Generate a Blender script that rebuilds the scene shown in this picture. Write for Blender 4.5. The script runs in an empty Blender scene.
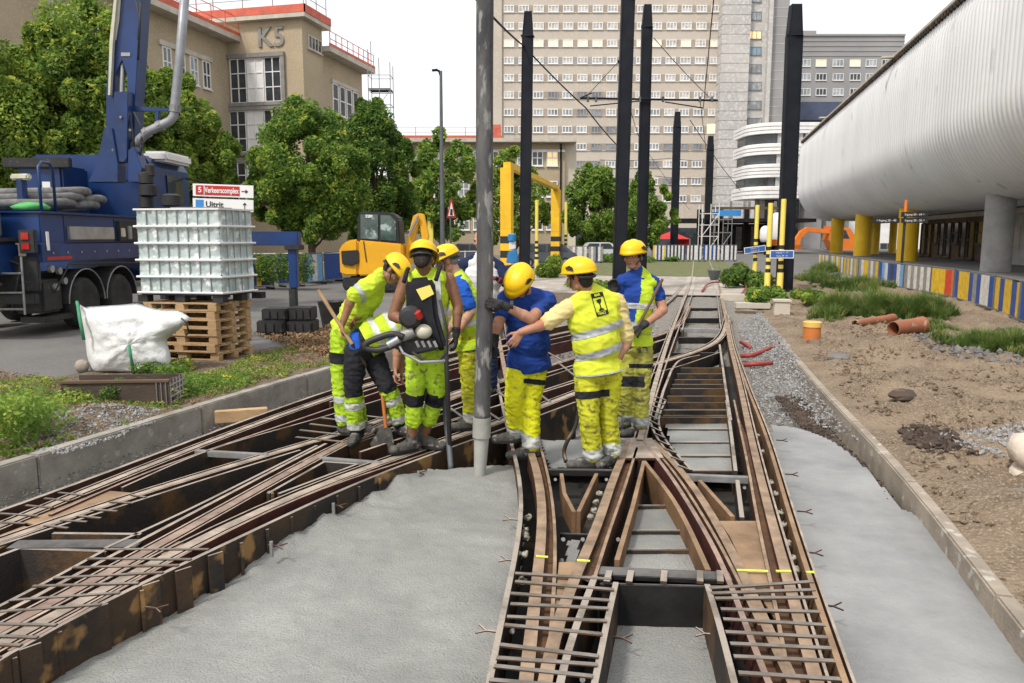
import bpy, bmesh, math, random
from mathutils import Vector, Matrix, noise
random.seed(7)
V = Vector
PI = math.pi
sc = bpy.context.scene
col = sc.collection

# ------------------------------------------------------------------ camera, sky, sun, exposure
CX, CY, F = 512.0, 341.5, 760.0
CAMH = 1.85
PITCH = math.atan(104.5 / F)
YAW = math.atan(184 * math.cos(PITCH) / F)
cam_d = bpy.data.cameras.new('camera')
cam = bpy.data.objects.new('camera', cam_d)
col.objects.link(cam)
cam.location = (0, 0, CAMH)
cam.rotation_euler = (PI / 2 - PITCH, 0, YAW)
cam_d.sensor_width = 36
cam_d.lens = F / 1024 * 36
cam_d.clip_start = 0.05
cam_d.clip_end = 3000
sc.camera = cam

w = bpy.data.worlds.new("World")
sc.world = w
w.use_nodes = True
nt = w.node_tree
nt.nodes.clear()
SUN_EL, SUN_AZ = math.radians(52), math.radians(205)   # azimuth clockwise from +Y: sun behind and a little left of the camera
sky = nt.nodes.new('ShaderNodeTexSky')
sky.sky_type = 'NISHITA'
sky.sun_disc = False
sky.sun_elevation = SUN_EL
sky.sun_rotation = SUN_AZ
sky.air_density = 1.0
sky.dust_density = 4.0
bg1 = nt.nodes.new('ShaderNodeBackground')
bg1.inputs[1].default_value = 0.06
bg2 = nt.nodes.new('ShaderNodeBackground')                # the even white cloud cover
bg2.inputs[0].default_value = (1.0, 0.975, 0.945, 1)
bg2.inputs[1].default_value = 0.84
add = nt.nodes.new('ShaderNodeAddShader')
out = nt.nodes.new('ShaderNodeOutputWorld')
nt.links.new(sky.outputs[0], bg1.inputs[0])
nt.links.new(bg1.outputs[0], add.inputs[0])
nt.links.new(bg2.outputs[0], add.inputs[1])
nt.links.new(add.outputs[0], out.inputs[0])

sd = bpy.data.lights.new('sun', 'SUN')
sd.energy = 2.4
sd.angle = math.radians(7)
sd.color = (1.0, 0.955, 0.89)
so = bpy.data.objects.new('sun', sd)
col.objects.link(so)
sdir = V((math.sin(SUN_AZ) * math.cos(SUN_EL), math.cos(SUN_AZ) * math.cos(SUN_EL), math.sin(SUN_EL)))
so.rotation_euler = sdir.to_track_quat('Z', 'Y').to_euler()
so.location = sdir * 50

sc.view_settings.view_transform = 'Standard'
sc.view_settings.look = 'None'
sc.view_settings.exposure = 0.2
sc.view_settings.gamma = 1.0
sc.render.engine = 'CYCLES'
sc.cycles.max_bounces = 5
sc.cycles.diffuse_bounces = 3
sc.cycles.glossy_bounces = 2
sc.cycles.transmission_bounces = 3
sc.cycles.transparent_max_bounces = 6

# ------------------------------------------------------------------ pixel -> place helpers (tape measure for the site)
cp, sp, cyw, syw = math.cos(PITCH), math.sin(PITCH), math.cos(YAW), math.sin(YAW)
FW = V((-syw * cp, cyw * cp, -sp))
RT = V((cyw, syw, 0))
UP = V((-syw * sp, cyw * sp, cp))
FH = V((-syw, cyw, 0))
CAM = V((0, 0, CAMH))

def ray(px, py):
    return FW + RT * ((px - CX) / F) + UP * ((CY - py) / F)
def G(px, py, z=0.0):
    r = ray(px, py)
    return CAM + r * ((z - CAMH) / r.z)
def PY(px, py, y):
    r = ray(px, py)
    return CAM + r * (y / r.y)
def PXP(px, py, x):
    r = ray(px, py)
    return CAM + r * (x / r.x)
def PD(px, py, d):
    r = ray(px, py)
    return CAM + r * (d / r.dot(FH))
def proj(p):
    v = V(p) - CAM
    d = v.dot(FW)
    return (CX + F * v.dot(RT) / d, CY - F * v.dot(UP) / d)
def ZAT(p, py):
    """height z above the plan position p that shows at picture row py"""
    v = V((p[0], p[1], 0))
    k = (CY - py) / F
    a = v.dot(UP); b = v.dot(FW)
    # (a + t*cp) = k (b - t*sp)
    t = (k * b - a) / (cp + k * sp)
    return CAMH + t

# ------------------------------------------------------------------ materials
MATS = {}
def rgb(c):
    return (c[0], c[1], c[2], 1)
def pm(name, c1, c2=None, scale=4.0, rough=0.7, bump=0.0, bscale=40.0, metal=0.0, detail=4.0, lo=0.35, hi=0.65,
       top=None, topamt=0.8, emit=None, spec=0.4, c3=None, s3=25.0, t3=0.62, stretch=None, rough2=None, bdist=0.01):
    """procedural surface: two colours mixed by noise, optional specks c3, optional dusty top colour, bump"""
    if name in MATS: return MATS[name]
    m = bpy.data.materials.new(name)
    m.use_nodes = True
    n, l = m.node_tree.nodes, m.node_tree.links
    b = n['Principled BSDF']
    b.inputs['Roughness'].default_value = rough
    b.inputs['Metallic'].default_value = metal
    b.inputs['Specular IOR Level'].default_value = spec
    tc = n.new('ShaderNodeTexCoord')
    src = tc.outputs['Object']
    if stretch:
        mp = n.new('ShaderNodeMapping')
        mp.inputs['Scale'].default_value = stretch
        l.new(src, mp.inputs[0]); src = mp.outputs[0]
    if c2 is None: c2 = tuple(x * 0.8 for x in c1)
    nz = n.new('ShaderNodeTexNoise')
    nz.inputs['Scale'].default_value = scale
    nz.inputs['Detail'].default_value = detail
    nz.inputs['Roughness'].default_value = 0.6
    l.new(src, nz.inputs['Vector'])
    rp = n.new('ShaderNodeMapRange')
    rp.inputs[1].default_value = lo; rp.inputs[2].default_value = hi
    l.new(nz.outputs[0], rp.inputs[0])
    mx = n.new('ShaderNodeMix'); mx.data_type = 'RGBA'
    mx.inputs[6].default_value = rgb(c1); mx.inputs[7].default_value = rgb(c2)
    l.new(rp.outputs[0], mx.inputs[0])
    colr = mx.outputs[2]
    if c3 is not None:
        n3 = n.new('ShaderNodeTexNoise'); n3.inputs['Scale'].default_value = s3; n3.inputs['Detail'].default_value = 3
        l.new(src, n3.inputs['Vector'])
        r3 = n.new('ShaderNodeMapRange'); r3.inputs[1].default_value = t3; r3.inputs[2].default_value = t3 + 0.08
        l.new(n3.outputs[0], r3.inputs[0])
        m3 = n.new('ShaderNodeMix'); m3.data_type = 'RGBA'; m3.inputs[7].default_value = rgb(c3)
        l.new(r3.outputs[0], m3.inputs[0]); l.new(colr, m3.inputs[6]); colr = m3.outputs[2]
    if top is not None:
        ge = n.new('ShaderNodeNewGeometry')
        sx = n.new('ShaderNodeSeparateXYZ'); l.new(ge.outputs['Normal'], sx.inputs[0])
        rt = n.new('ShaderNodeMapRange'); rt.inputs[1].default_value = 0.6; rt.inputs[2].default_value = 0.9
        rt.inputs[4].default_value = topamt
        l.new(sx.outputs[2], rt.inputs[0])
        mt = n.new('ShaderNodeMix'); mt.data_type = 'RGBA'
        l.new(rt.outputs[0], mt.inputs[0]); l.new(colr, mt.inputs[6])
        mt2 = n.new('ShaderNodeMix'); mt2.data_type = 'RGBA'
        mt2.inputs[6].default_value = rgb(top); mt2.inputs[7].default_value = rgb(tuple(x * 0.5 for x in top))
        l.new(rp.outputs[0], mt2.inputs[0]); l.new(mt2.outputs[2], mt.inputs[7])
        colr = mt.outputs[2]
    l.new(colr, b.inputs['Base Color'])
    if rough2 is not None:
        rr = n.new('ShaderNodeMapRange'); rr.inputs[1].default_value = lo; rr.inputs[2].default_value = hi
        rr.inputs[3].default_value = rough; rr.inputs[4].default_value = rough2
        l.new(nz.outputs[0], rr.inputs[0]); l.new(rr.outputs[0], b.inputs['Roughness'])
    if bump > 0:
        nb = n.new('ShaderNodeTexNoise'); nb.inputs['Scale'].default_value = bscale; nb.inputs['Detail'].default_value = 5
        l.new(src, nb.inputs['Vector'])
        bp = n.new('ShaderNodeBump'); bp.inputs['Strength'].default_value = bump; bp.inputs['Distance'].default_value = bdist
        l.new(nb.outputs[0], bp.inputs['Height']); l.new(bp.outputs[0], b.inputs['Normal'])
    if emit:
        b.inputs['Emission Color'].default_value = rgb(emit[:3]); b.inputs['Emission Strength'].default_value = emit[3]
    MATS[name] = m
    return m

def tagnodes(m): return m.node_tree.nodes, m.node_tree.links

M = {}
M['asphalt'] = pm('asphalt', (0.16, 0.157, 0.15), (0.115, 0.112, 0.108), 0.5, 0.85, 0.5, 90, c3=(0.19, 0.185, 0.175), s3=40, t3=0.56, detail=9)
M['dirt'] = pm('dirt', (0.25, 0.19, 0.13), (0.145, 0.108, 0.073), 1.1, 0.95, 1.0, 20, detail=12, lo=.4, hi=.62, c3=(0.3, 0.235, 0.165), s3=45, t3=0.53, bdist=0.05)
M['gravel_bed'] = pm('gravel_bed', (0.3, 0.28, 0.25), (0.13, 0.12, 0.105), 30, 0.95, 1.0, 35, detail=6, c3=(0.5, 0.48, 0.44), s3=60, t3=0.6, bdist=0.04)
M['trench'] = pm('trench', (0.075, 0.065, 0.055), (0.03, 0.027, 0.025), 8, 0.9, 0.8, 30, bdist=0.03)
M['concrete_wet'] = pm('concrete_wet', (0.315, 0.32, 0.30), (0.19, 0.197, 0.187), 1.3, 0.34, 0.5, 75, detail=9, c3=(0.19, 0.192, 0.187), s3=150, t3=0.54, rough2=0.75, spec=0.5, bdist=0.022)
M['concrete_smooth'] = pm('concrete_smooth', (0.315, 0.32, 0.315), (0.2, 0.207, 0.207), 1.4, 0.38, 0.4, 45, detail=7, c3=(0.26, 0.265, 0.265), s3=140, t3=0.56, rough2=0.8, bdist=0.008)
M['kerb'] = pm('kerb', (0.36, 0.31, 0.25), (0.24, 0.205, 0.165), 3.0, 0.9, 0.6, 45, detail=8, c3=(0.45, 0.42, 0.37), s3=8, t3=0.6)
M['kerb_grey'] = pm('kerb_grey', (0.35, 0.33, 0.295), (0.22, 0.2, 0.17), 3.2, 0.9, 0.6, 45, detail=8, c3=(0.4, 0.38, 0.35), s3=9, t3=0.62)
M['rail'] = pm('rail', (0.075, 0.034, 0.02), (0.035, 0.017, 0.012), 7, 0.75, 0.4, 80, top=(0.46, 0.385, 0.31), topamt=0.95, detail=6, spec=0.3)
M['rail_brown'] = pm('rail_brown', (0.10, 0.045, 0.024), (0.05, 0.024, 0.015), 7, 0.7, 0.4, 80, top=(0.37, 0.265, 0.18), topamt=0.95, detail=7, c3=(0.2, 0.1, 0.05), s3=12, t3=.62, spec=0.35)
M['rail_red'] = pm('rail_red', (0.09, 0.028, 0.022), (0.04, 0.016, 0.014), 6, 0.7, 0.3, 80, top=(0.4, 0.29, 0.23), topamt=0.9, spec=0.3)
M['plate'] = pm('plate', (0.03, 0.025, 0.022), (0.10, 0.055, 0.022), 2.6, 0.75, 0.5, 60, top=(0.36, 0.315, 0.265), topamt=0.95, detail=5, lo=0.5, hi=0.62, spec=0.3)
M['strap'] = pm('strap', (0.03, 0.025, 0.022), (0.10, 0.055, 0.022), 6, 0.7, 0.4, 60, top=(0.25, 0.225, 0.2), topamt=0.95, spec=0.3)
M['rust_plate'] = pm('rust_plate', (0.22, 0.13, 0.065), (0.12, 0.065, 0.033), 3, 0.8, 0.4, 60, top=(0.37, 0.25, 0.155), topamt=0.8, detail=7, spec=0.3)
M['black_steel'] = pm('black_steel', (0.010, 0.010, 0.011), (0.022, 0.021, 0.02), 5, 0.6, 0.3, 50, spec=.15, top=(0.17, 0.165, 0.16), topamt=0.85, c3=(0.12, 0.06, 0.02), s3=4, t3=0.66)
M['wall_rust'] = pm('wall_rust', (0.06, 0.035, 0.018), (0.016, 0.015, 0.015), 1.8, 0.8, 0.5, 50, top=(0.36, 0.315, 0.265), topamt=.95, detail=6, lo=0.42, hi=0.6, c3=(0.26, 0.15, 0.055), s3=4.5, t3=0.57)
M['grey_steel'] = pm('grey_steel', (0.3, 0.3, 0.3), (0.2, 0.2, 0.19), 6, 0.5, 0.2, 60, metal=0.3)
M['yellow_chalk'] = pm('yellow_chalk', (0.75, 0.85, 0.1), (0.5, 0.6, 0.1), 20, 0.8)
M['conc_bed'] = pm('conc_bed', (0.5, 0.46, 0.4), (0.38, 0.35, 0.3), 2.5, .9, .3, 30)
M['web_rust'] = pm('web_rust', (0.14, 0.07, 0.032), (0.07, 0.036, 0.02), 8, 0.8, 0.4, 60)
M['void_bitumen'] = pm('void_bitumen', (0.018, 0.017, 0.017), (0.04, 0.036, 0.032), 3, 0.75, 0.6, 30, c3=(0.09, 0.06, 0.035), s3=5, t3=.62)  # bitumen black, also paints in the dark of the voids between rails
M['foam'] = pm('foam', (0.42, 0.4, 0.33), (0.25, 0.24, 0.19), 15, 0.9, 0.8, 25)

# ------------------------------------------------------------------ mesh helpers
class MB:
    def __init__(s):
        s.v = []; s.f = []
    def add(s, vs, fs):
        o = len(s.v)
        s.v += [V(p) for p in vs]
        s.f += [tuple(i + o for i in f) for f in fs]
        return s
    def box(s, c, d, R=None):
        x, y, z = d[0] / 2, d[1] / 2, d[2] / 2
        vs = [V((a * x, b * y, e * z)) for a in (-1, 1) for b in (-1, 1) for e in (-1, 1)]
        if R is not None: vs = [R @ p for p in vs]
        c = V(c)
        return s.add([p + c for p in vs], [(0, 1, 3, 2), (4, 6, 7, 5), (0, 4, 5, 1), (2, 3, 7, 6), (0, 2, 6, 4), (1, 5, 7, 3)])
    def box2(s, a, b):
        return s.box(((a[0] + b[0]) / 2, (a[1] + b[1]) / 2, (a[2] + b[2]) / 2), (abs(a[0] - b[0]), abs(a[1] - b[1]), abs(a[2] - b[2])))
    def hexa(s, p):  # 8 points: bottom 4 ccw, top 4 ccw
        return s.add(p, [(3, 2, 1, 0), (4, 5, 6, 7), (0, 1, 5, 4), (1, 2, 6, 5), (2, 3, 7, 6), (3, 0, 4, 7)])
    def prism(s, poly, z0, z1):
        n = len(poly)
        vs = [V((p[0], p[1], z0)) for p in poly] + [V((p[0], p[1], z1)) for p in poly]
        return s.add(vs, [tuple(range(n))[::-1], tuple(range(n, 2 * n))] + [(i, (i + 1) % n, n + (i + 1) % n, n + i) for i in range(n)])
    def extr(s, poly, d):   # 3D polygon pushed by vector d
        n = len(poly); d = V(d)
        vs = [V(p) for p in poly] + [V(p) + d for p in poly]
        return s.add(vs, [tuple(range(n))[::-1], tuple(range(n, 2 * n))] + [(i, (i + 1) % n, n + (i + 1) % n, n + i) for i in range(n)])
    def tube(s, pts, r, n=8, cap=True):
        pts = [V(p) for p in pts]
        rs = r if isinstance(r, (list, tuple)) else [r] * len(pts)
        vs = []; prev = None
        for i, p in enumerate(pts):
            t = (pts[min(i + 1, len(pts) - 1)] - pts[max(i - 1, 0)]).normalized()
            if prev is None:
                a = V((0, 0, 1)) if abs(t.z) < 0.9 else V((1, 0, 0))
                u = t.cross(a).normalized()
            else:
                u = (prev - t * prev.dot(t)).normalized()
            prev = u; q = t.cross(u)
            for k in range(n):
                an = 2 * PI * k / n
                vs.append(p + (u * math.cos(an) + q * math.sin(an)) * rs[i])
        fs = []
        for i in range(len(pts) - 1):
            for k in range(n):
                a = i * n + k; b = i * n + (k + 1) % n
                fs.append((a, b, b + n, a + n))
        if cap:
            fs.append(tuple(range(n))[::-1]); fs.append(tuple(range((len(pts) - 1) * n, len(pts) * n)))
        return s.add(vs, fs)
    def cyl(s, a, b, r, n=16, r2=None):
        return s.tube([a, b], [r, r if r2 is None else r2], n)
    def beam(s, a, b, wd, ht, up=(0, 0, 1)):   # rectangular bar from a to b
        a, b = V(a), V(b); t = (b - a).normalized(); up = V(up)
        if abs(t.dot(up)) > 0.98: up = V((0, 1, 0))
        x = t.cross(up).normalized() * wd / 2; y = x.cross(t).normalized() * ht / 2
        return s.hexa([a - x - y, a + x - y, b + x - y, b - x - y, a - x + y, a + x + y, b + x + y, b - x + y])
    def sweep(s, path, wd, z1, dep, side=0.0):   # bar of constant width following a plan path, top at z1
        P = [V((p[0], p[1], 0)) for p in path]; n = len(P); L = []; Rr = []
        for i in range(n):
            t0 = (P[i] - P[i - 1]).normalized() if i else (P[1] - P[0]).normalized()
            t1 = (P[i + 1] - P[i]).normalized() if i < n - 1 else t0
            t = (t0 + t1).normalized(); nn = V((-t.y, t.x, 0)); k = 1 / max(0.4, t.dot(t0))
            L.append(P[i] + nn * (wd / 2 + side) * k); Rr.append(P[i] + nn * (-wd / 2 + side) * k)
        vs = []
        for i in range(n):
            for q in (L[i], Rr[i]):
                vs.append(V((q.x, q.y, z1))); vs.append(V((q.x, q.y, z1 - dep)))
        fs = []
        for i in range(n - 1):
            a = 4 * i; b = a + 4
            fs += [(a, a + 2, b + 2, b), (a + 1, b + 1, b + 3, a + 3), (a, b, b + 1, a + 1), (a + 2, a + 3, b + 3, b + 2)]
        fs += [(0, 1, 3, 2), (4 * n - 4, 4 * n - 2, 4 * n - 1, 4 * n - 3)]
        return s.add(vs, fs)
    def lathe(s, prof, c=(0, 0, 0), n=20, ax=None):  # prof: (r,h) list around z
        c = V(c); R = ax if ax is not None else Matrix.Identity(3); vs = []
        for r, h in prof:
            for k in range(n):
                an = 2 * PI * k / n
                vs.append(c + R @ V((r * math.cos(an), r * math.sin(an), h)))
        fs = []
        for i in range(len(prof) - 1):
            for k in range(n):
                a = i * n + k; b = i * n + (k + 1) % n
                fs.append((a, b, b + n, a + n))
        fs.append(tuple(range(n))[::-1]); fs.append(tuple(range((len(prof) - 1) * n, len(prof) * n)))
        return s.add(vs, fs)
    def build(s, name, mat, parent=None, smooth=False, bev=0.0, fix=True):
        off = V((0, 0, 0)); q = parent
        while q is not None:
            off += q.location; q = q.parent
        me = bpy.data.meshes.new(name)
        me.from_pydata([tuple(p - off) for p in s.v], [], s.f)
        if fix or bev:
            bm = bmesh.new(); bm.from_mesh(me)
            bmesh.ops.recalc_face_normals(bm, faces=bm.faces)
            if bev:
                es = [e for e in bm.edges if len(e.link_faces) == 2 and e.calc_face_angle(0) > 0.6]
                bmesh.ops.bevel(bm, geom=es, offset=bev, segments=2, affect='EDGES', clamp_overlap=True)
            bm.to_mesh(me); bm.free()
        me.update()
        if smooth:
            me.polygons.foreach_set('use_smooth', [True] * len(me.polygons))
            if smooth != 'all':
                try: me.set_sharp_from_angle(angle=math.radians(40))
                except Exception: pass
        o = bpy.data.objects.new(name, me)
        me.materials.append(mat)
        col.objects.link(o)
        if parent is not None: o.parent = parent
        return o

def thing(name, label, cat, loc=(0, 0, 0), group=None):
    o = bpy.data.objects.new(name, None); col.objects.link(o)
    o.empty_display_size = 0.2
    o.location = loc
    o['label'] = label; o['category'] = cat
    if group: o['group'] = group
    return o
def tag(o, label=None, cat=None, group=None, kind=None):
    if label: o['label'] = label
    if cat: o['category'] = cat
    if group: o['group'] = group
    if kind: o['kind'] = kind
    return o
def struct(o):
    o['kind'] = 'structure'; return o
def dup(root, loc, rz=0.0, label=None, scale=None, group=None):
    def rec(o, par):
        c = o.copy(); col.objects.link(c)
        if par is not None: c.parent = par
        for ch in list(o.children): rec(ch, c)
        return c
    r = rec(root, None); r.location = loc; r.rotation_euler = (0, 0, rz)
    if scale: r.scale = (scale,) * 3 if not isinstance(scale, tuple) else scale
    if label: r['label'] = label
    if group: r['group'] = group
    return r
def clone(part, delta):
    """another instance of a part inside the same thing (mesh shared)"""
    c = part.copy(); col.objects.link(c); c.location = V(part.location) + V(delta)
    for ch in list(part.children):
        d = ch.copy(); col.objects.link(d); d.parent = c
    return c
def smoothline(pts, n=6):
    """Catmull-Rom through plan points"""
    P = [V(p) for p in pts]
    if len(P) < 3: return P
    P = [P[0] * 2 - P[1]] + P + [P[-1] * 2 - P[-2]]; R = []
    for i in range(1, len(P) - 2):
        for k in range(n):
            t = k / n
            a, b, c, d = P[i - 1], P[i], P[i + 1], P[i + 2]
            R.append(0.5 * ((2 * b) + (c - a) * t + (2 * a - 5 * b + 4 * c - d) * t * t + (-a + 3 * b - 3 * c + d) * t ** 3))
    R.append(P[-2]); return R
def pl(pix, z=0.0, n=5):
    return smoothline([G(a, b, z) for a, b in pix], n)
def zz(ox, oy, pts, s=240 / 1024):
    return [(ox + a * s, oy + b * s) for a, b in pts]
def fbm(x, y, s, seed=0.0):
    return noise.fractal(V((x * s, y * s, seed)), 1.0, 2.0, 4)
def inpoly(x, y, P):
    c = False; j = len(P) - 1
    for i in range(len(P)):
        if (P[i][1] > y) != (P[j][1] > y) and x < (P[j][0] - P[i][0]) * (y - P[i][1]) / (P[j][1] - P[i][1]) + P[i][0]: c = not c
        j = i
    return c
def text_mesh(txt, size, depth=0.0, bold=0.0):
    cu = bpy.data.curves.new('t', 'FONT'); cu.body = txt; cu.size = size; cu.extrude = depth; cu.offset = bold
    cu.align_x = 'CENTER'; cu.align_y = 'CENTER'; cu.resolution_u = 3
    o = bpy.data.objects.new('t', cu); col.objects.link(o)
    dg = bpy.context.evaluated_depsgraph_get(); dg.update()
    me = bpy.data.meshes.new_from_object(o.evaluated_get(dg))
    bpy.data.objects.remove(o); bpy.data.curves.remove(cu)
    return me
def text_obj(name, txt, size, depth, mat, parent, pos, xdir, ydir, bold=0.0, sx=1.0):
    me = text_mesh(txt, size, depth, bold)
    x = V(xdir).normalized(); y = V(ydir).normalized(); z = x.cross(y)
    off = V((0, 0, 0)); q = parent
    while q is not None: off += q.location; q = q.parent
    for v in me.vertices:
        v.co = V(pos) - off + x * v.co.x * sx + y * v.co.y + z * v.co.z
    me.materials.clear(); me.materials.append(mat)
    o = bpy.data.objects.new(name, me); col.objects.link(o); o.parent = parent
    return o
# ------------------------------------------------------------------ ground, kerbs, concrete
def strip_between(A, B, nz=1):
    mb = MB(); n = len(A); vs = []
    for i in range(n):
        for k in range(nz + 1):
            vs.append(A[i].lerp(B[i], k / nz))
    fs = []
    for i in range(n - 1):
        for k in range(nz):
            a = i * (nz + 1) + k
            fs.append((a, a + 1, a + nz + 2, a + nz + 1))
    return mb.add(vs, fs)
def resample(P, n):
    L = [0.0]
    for i in range(1, len(P)): L.append(L[-1] + (P[i] - P[i - 1]).length)
    R = []; j = 0
    for k in range(n):
        s = L[-1] * k / (n - 1)
        while j < len(P) - 2 and L[j + 1] < s: j += 1
        t = (s - L[j]) / max(1e-9, L[j + 1] - L[j]); R.append(P[j].lerp(P[j + 1], min(1, t)))
    return R

LK_Z = 0.02      # left kerb top
lk_pix = [(-260, 545), (-120, 502), (0, 466), (100, 436), (200, 406), (340, 365), (420, 342), (500, 322), (560, 308)]
LK = [G(a, b, LK_Z) for a, b in lk_pix]                     # inner top edge
RK_Z = -0.06
rk_pix = [(1250, 910), (1023, 630), (894, 468), (810, 378), (775, 335), (758, 316)]
RK = [G(a, b, RK_Z) for a, b in rk_pix]

# wide ground sheet to the horizon, with its trench cut down where the rails lie
def axis(vals):
    return sorted(set(round(v, 3) for v in vals))
def interp_line(P, y):
    Q = sorted(P, key=lambda p: p.y)
    if y <= Q[0].y: 
        t = (y - Q[0].y) / (Q[1].y - Q[0].y); return Q[0].x + (Q[1].x - Q[0].x) * t
    if y >= Q[-1].y: return Q[-1].x
    for i in range(len(Q) - 1):
        if Q[i].y <= y <= Q[i + 1].y:
            t = (y - Q[i].y) / (Q[i + 1].y - Q[i].y); return Q[i].x + (Q[i + 1].x - Q[i].x) * t
TR_END = 17.5
mb = MB()
mb.add([(-900, -60, -0.62), (900, -60, -0.62), (900, 1500, -0.62), (-900, 1500, -0.62)], [(0, 1, 2, 3)])
struct(mb.build('ground', M['asphalt'], fix=False))

# trench bed with uneven gravel
vs = []; fs = []
ys = [0.5 + i * 0.16 for i in range(156)]
NXX = 70
for y in ys:
    xl = interp_line(LK, y) - 0.1; xr = interp_line(RK, y) + 0.12
    for k in range(NXX + 1):
        x = xl + (xr - xl) * k / NXX
        e = max(0.0, 1 - (x - xl) / 0.7)          # fillet of gravel against the left kerb
        er = max(0.0, 1 - (xr - x) / 1.1)
        far = min(1, max(0, (y - 9.5) / 4))
        far2 = min(1, max(0, (y - 14) / 8)); e *= 1
        z = -0.42 + 0.12 * e * (1 - far) + 0.06 * min(1, er * 1.6) * (1 - far) + 0.14 * far + 0.22 * far2 + 0.035 * fbm(x, y, 3.0) + 0.02 * fbm(x, y, 11.0)
        vs.append((x, y, z))
for j in range(len(ys) - 1):
    for k in range(NXX):
        a = j * (NXX + 1) + k
        fs.append((a, a + 1, a + NXX + 2, a + NXX + 1))
struct(MB().add(vs, fs).build('trench_bed', M['gravel_bed'], smooth='all', fix=False))

# left side: verge strip, road
def sheet(name, mat, xr0, xr1, y0, y1, nx, ny, zf, kind='structure'):
    vs = []; fs = []
    for j in range(ny + 1):
        y = y0 + (y1 - y0) * (j / ny)
        a, b = xr0(y), xr1(y)
        for k in range(nx + 1):
            x = a + (b - a) * k / nx
            vs.append((x, y, zf(x, y)))
    for j in range(ny):
        for k in range(nx):
            i = j * (nx + 1) + k
            fs.append((i, i + 1, i + nx + 2, i + nx + 1))
    o = MB().add(vs, fs).build(name, mat, smooth='all', fix=False); o['kind'] = kind
    return o
lkx = lambda y: interp_line(LK, y)
M['verge_soil'] = pm('verge_soil', (0.17, 0.125, 0.085), (0.09, 0.075, 0.05), 5, 0.95, 0.9, 30, c3=(0.3, 0.24, 0.17), s3=20, t3=0.6, bdist=0.03)
verge_edge_pix = [(-300, 372), (-100, 372), (60, 377), (250, 352), (340, 335), (430, 316), (500, 300)]
VE = [G(a, b, 0) for a, b in verge_edge_pix]
HCX, HCY = G(95, 421, 0).x, G(95, 421, 0).y
VQ = min(VE, key=lambda p: p.y)
def vex(y): return interp_line(VE, y) if y > VQ.y else VQ.x - (VQ.y - y) * 1.0
def verge_z(x, y):
    return 0.02 * fbm(x, y, 2.5) + 0.012 * fbm(x, y, 9) + .15 * max(0.0, min(1.0, (interp_line(LK, y) - .14 - x) / .3)) * math.exp(-1.3 * (((x - HCX) / 1.0) ** 2 + ((y - HCY) / .5) ** 2))
sheet('verge', M['verge_soil'], lambda y: min(vex(y), lkx(y) - 0.5) - 0.05, lambda y: lkx(y) - 0.125, 2.2, 25.2, 80, 200, verge_z)
sheet('road', M['asphalt'], lambda y: -70, lambda y: min(vex(y) + .6, lkx(y) - 0.3) if y < 25 else 3, 1.0, 70, 20, 200,
      lambda x, y: -0.012)
# far paved crossing and lawn
M['pave'] = pm('pave', (0.42, 0.38, 0.33), (0.3, 0.27, 0.235), 0.9, 0.9, 0.4, 30, detail=8, c3=(0.5, 0.47, 0.42), s3=1.5, t3=0.58)
mb = MB(); mb.add([(-9, 25.2, -0.006), (2.9, 25.2, -0.006), (3.2, 37, -0.006), (-9, 37, -0.006)], [(0, 1, 2, 3)])
struct(mb.build('pavement', M['pave'], fix=False))
mb = MB(); mb.add([(-120, 37, 0.0), (60, 37, 0.0), (120, 200, 0.0), (-150, 200, 0.0)], [(0, 1, 2, 3)])
struct(mb.build('street', M['asphalt'], fix=False))
M['lawn'] = pm('lawn', (0.16, 0.17, 0.07), (0.1, 0.115, 0.045), 2, 0.95, 0.8, 30, detail=8, c3=(0.24, 0.22, 0.12), s3=6)
mb = MB(); mb.add([(-5.5, 37, 0.006), (2.0, 37, 0.006), (2.2, 64, 0.006), (-7, 64, 0.006)], [(0, 1, 2, 3)])
struct(mb.build('lawn', M['lawn'], fix=False))

# right side: dirt
def dirt_z(x, y):
    r = max(0.0, min(1, (x - (interp_line(RK, y) + 0.1)) / 0.5))
    b = -0.10 + r * (0.07 * fbm(x, y, 0.9) + 0.085 * abs(fbm(x, y, 2.4, 3)) + 0.055 * fbm(x, y, 6, 5) + 0.028 * fbm(x, y, 17, 6))
    # low ridges pushed up by the digger
    b += r * 0.22 * max(0, fbm(x * 0.5, y, 0.8, 9) - 0.05)
    return b
sheet('dirt_ground', M['dirt'], lambda y: interp_line(RK, y) + 0.085, lambda y: 14.0, 1.2, 36, 150, 380, dirt_z)
mb = MB(); mb.add([(2.0, 35.5, -0.07), (70, 0.5, -0.13), (70, 170, -0.07), (2.0, 170, -0.07)], [(0, 1, 2, 3)])
struct(mb.build('yard', M['dirt'], fix=False))
mb = MB(); mb.add([(13.5, -20, -0.14), (80, -20, -0.14), (80, 40, -0.14), (13.5, 40, -0.14)], [(0, 1, 2, 3)])
struct(mb.build('forecourt', M['asphalt'], fix=False))

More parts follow.
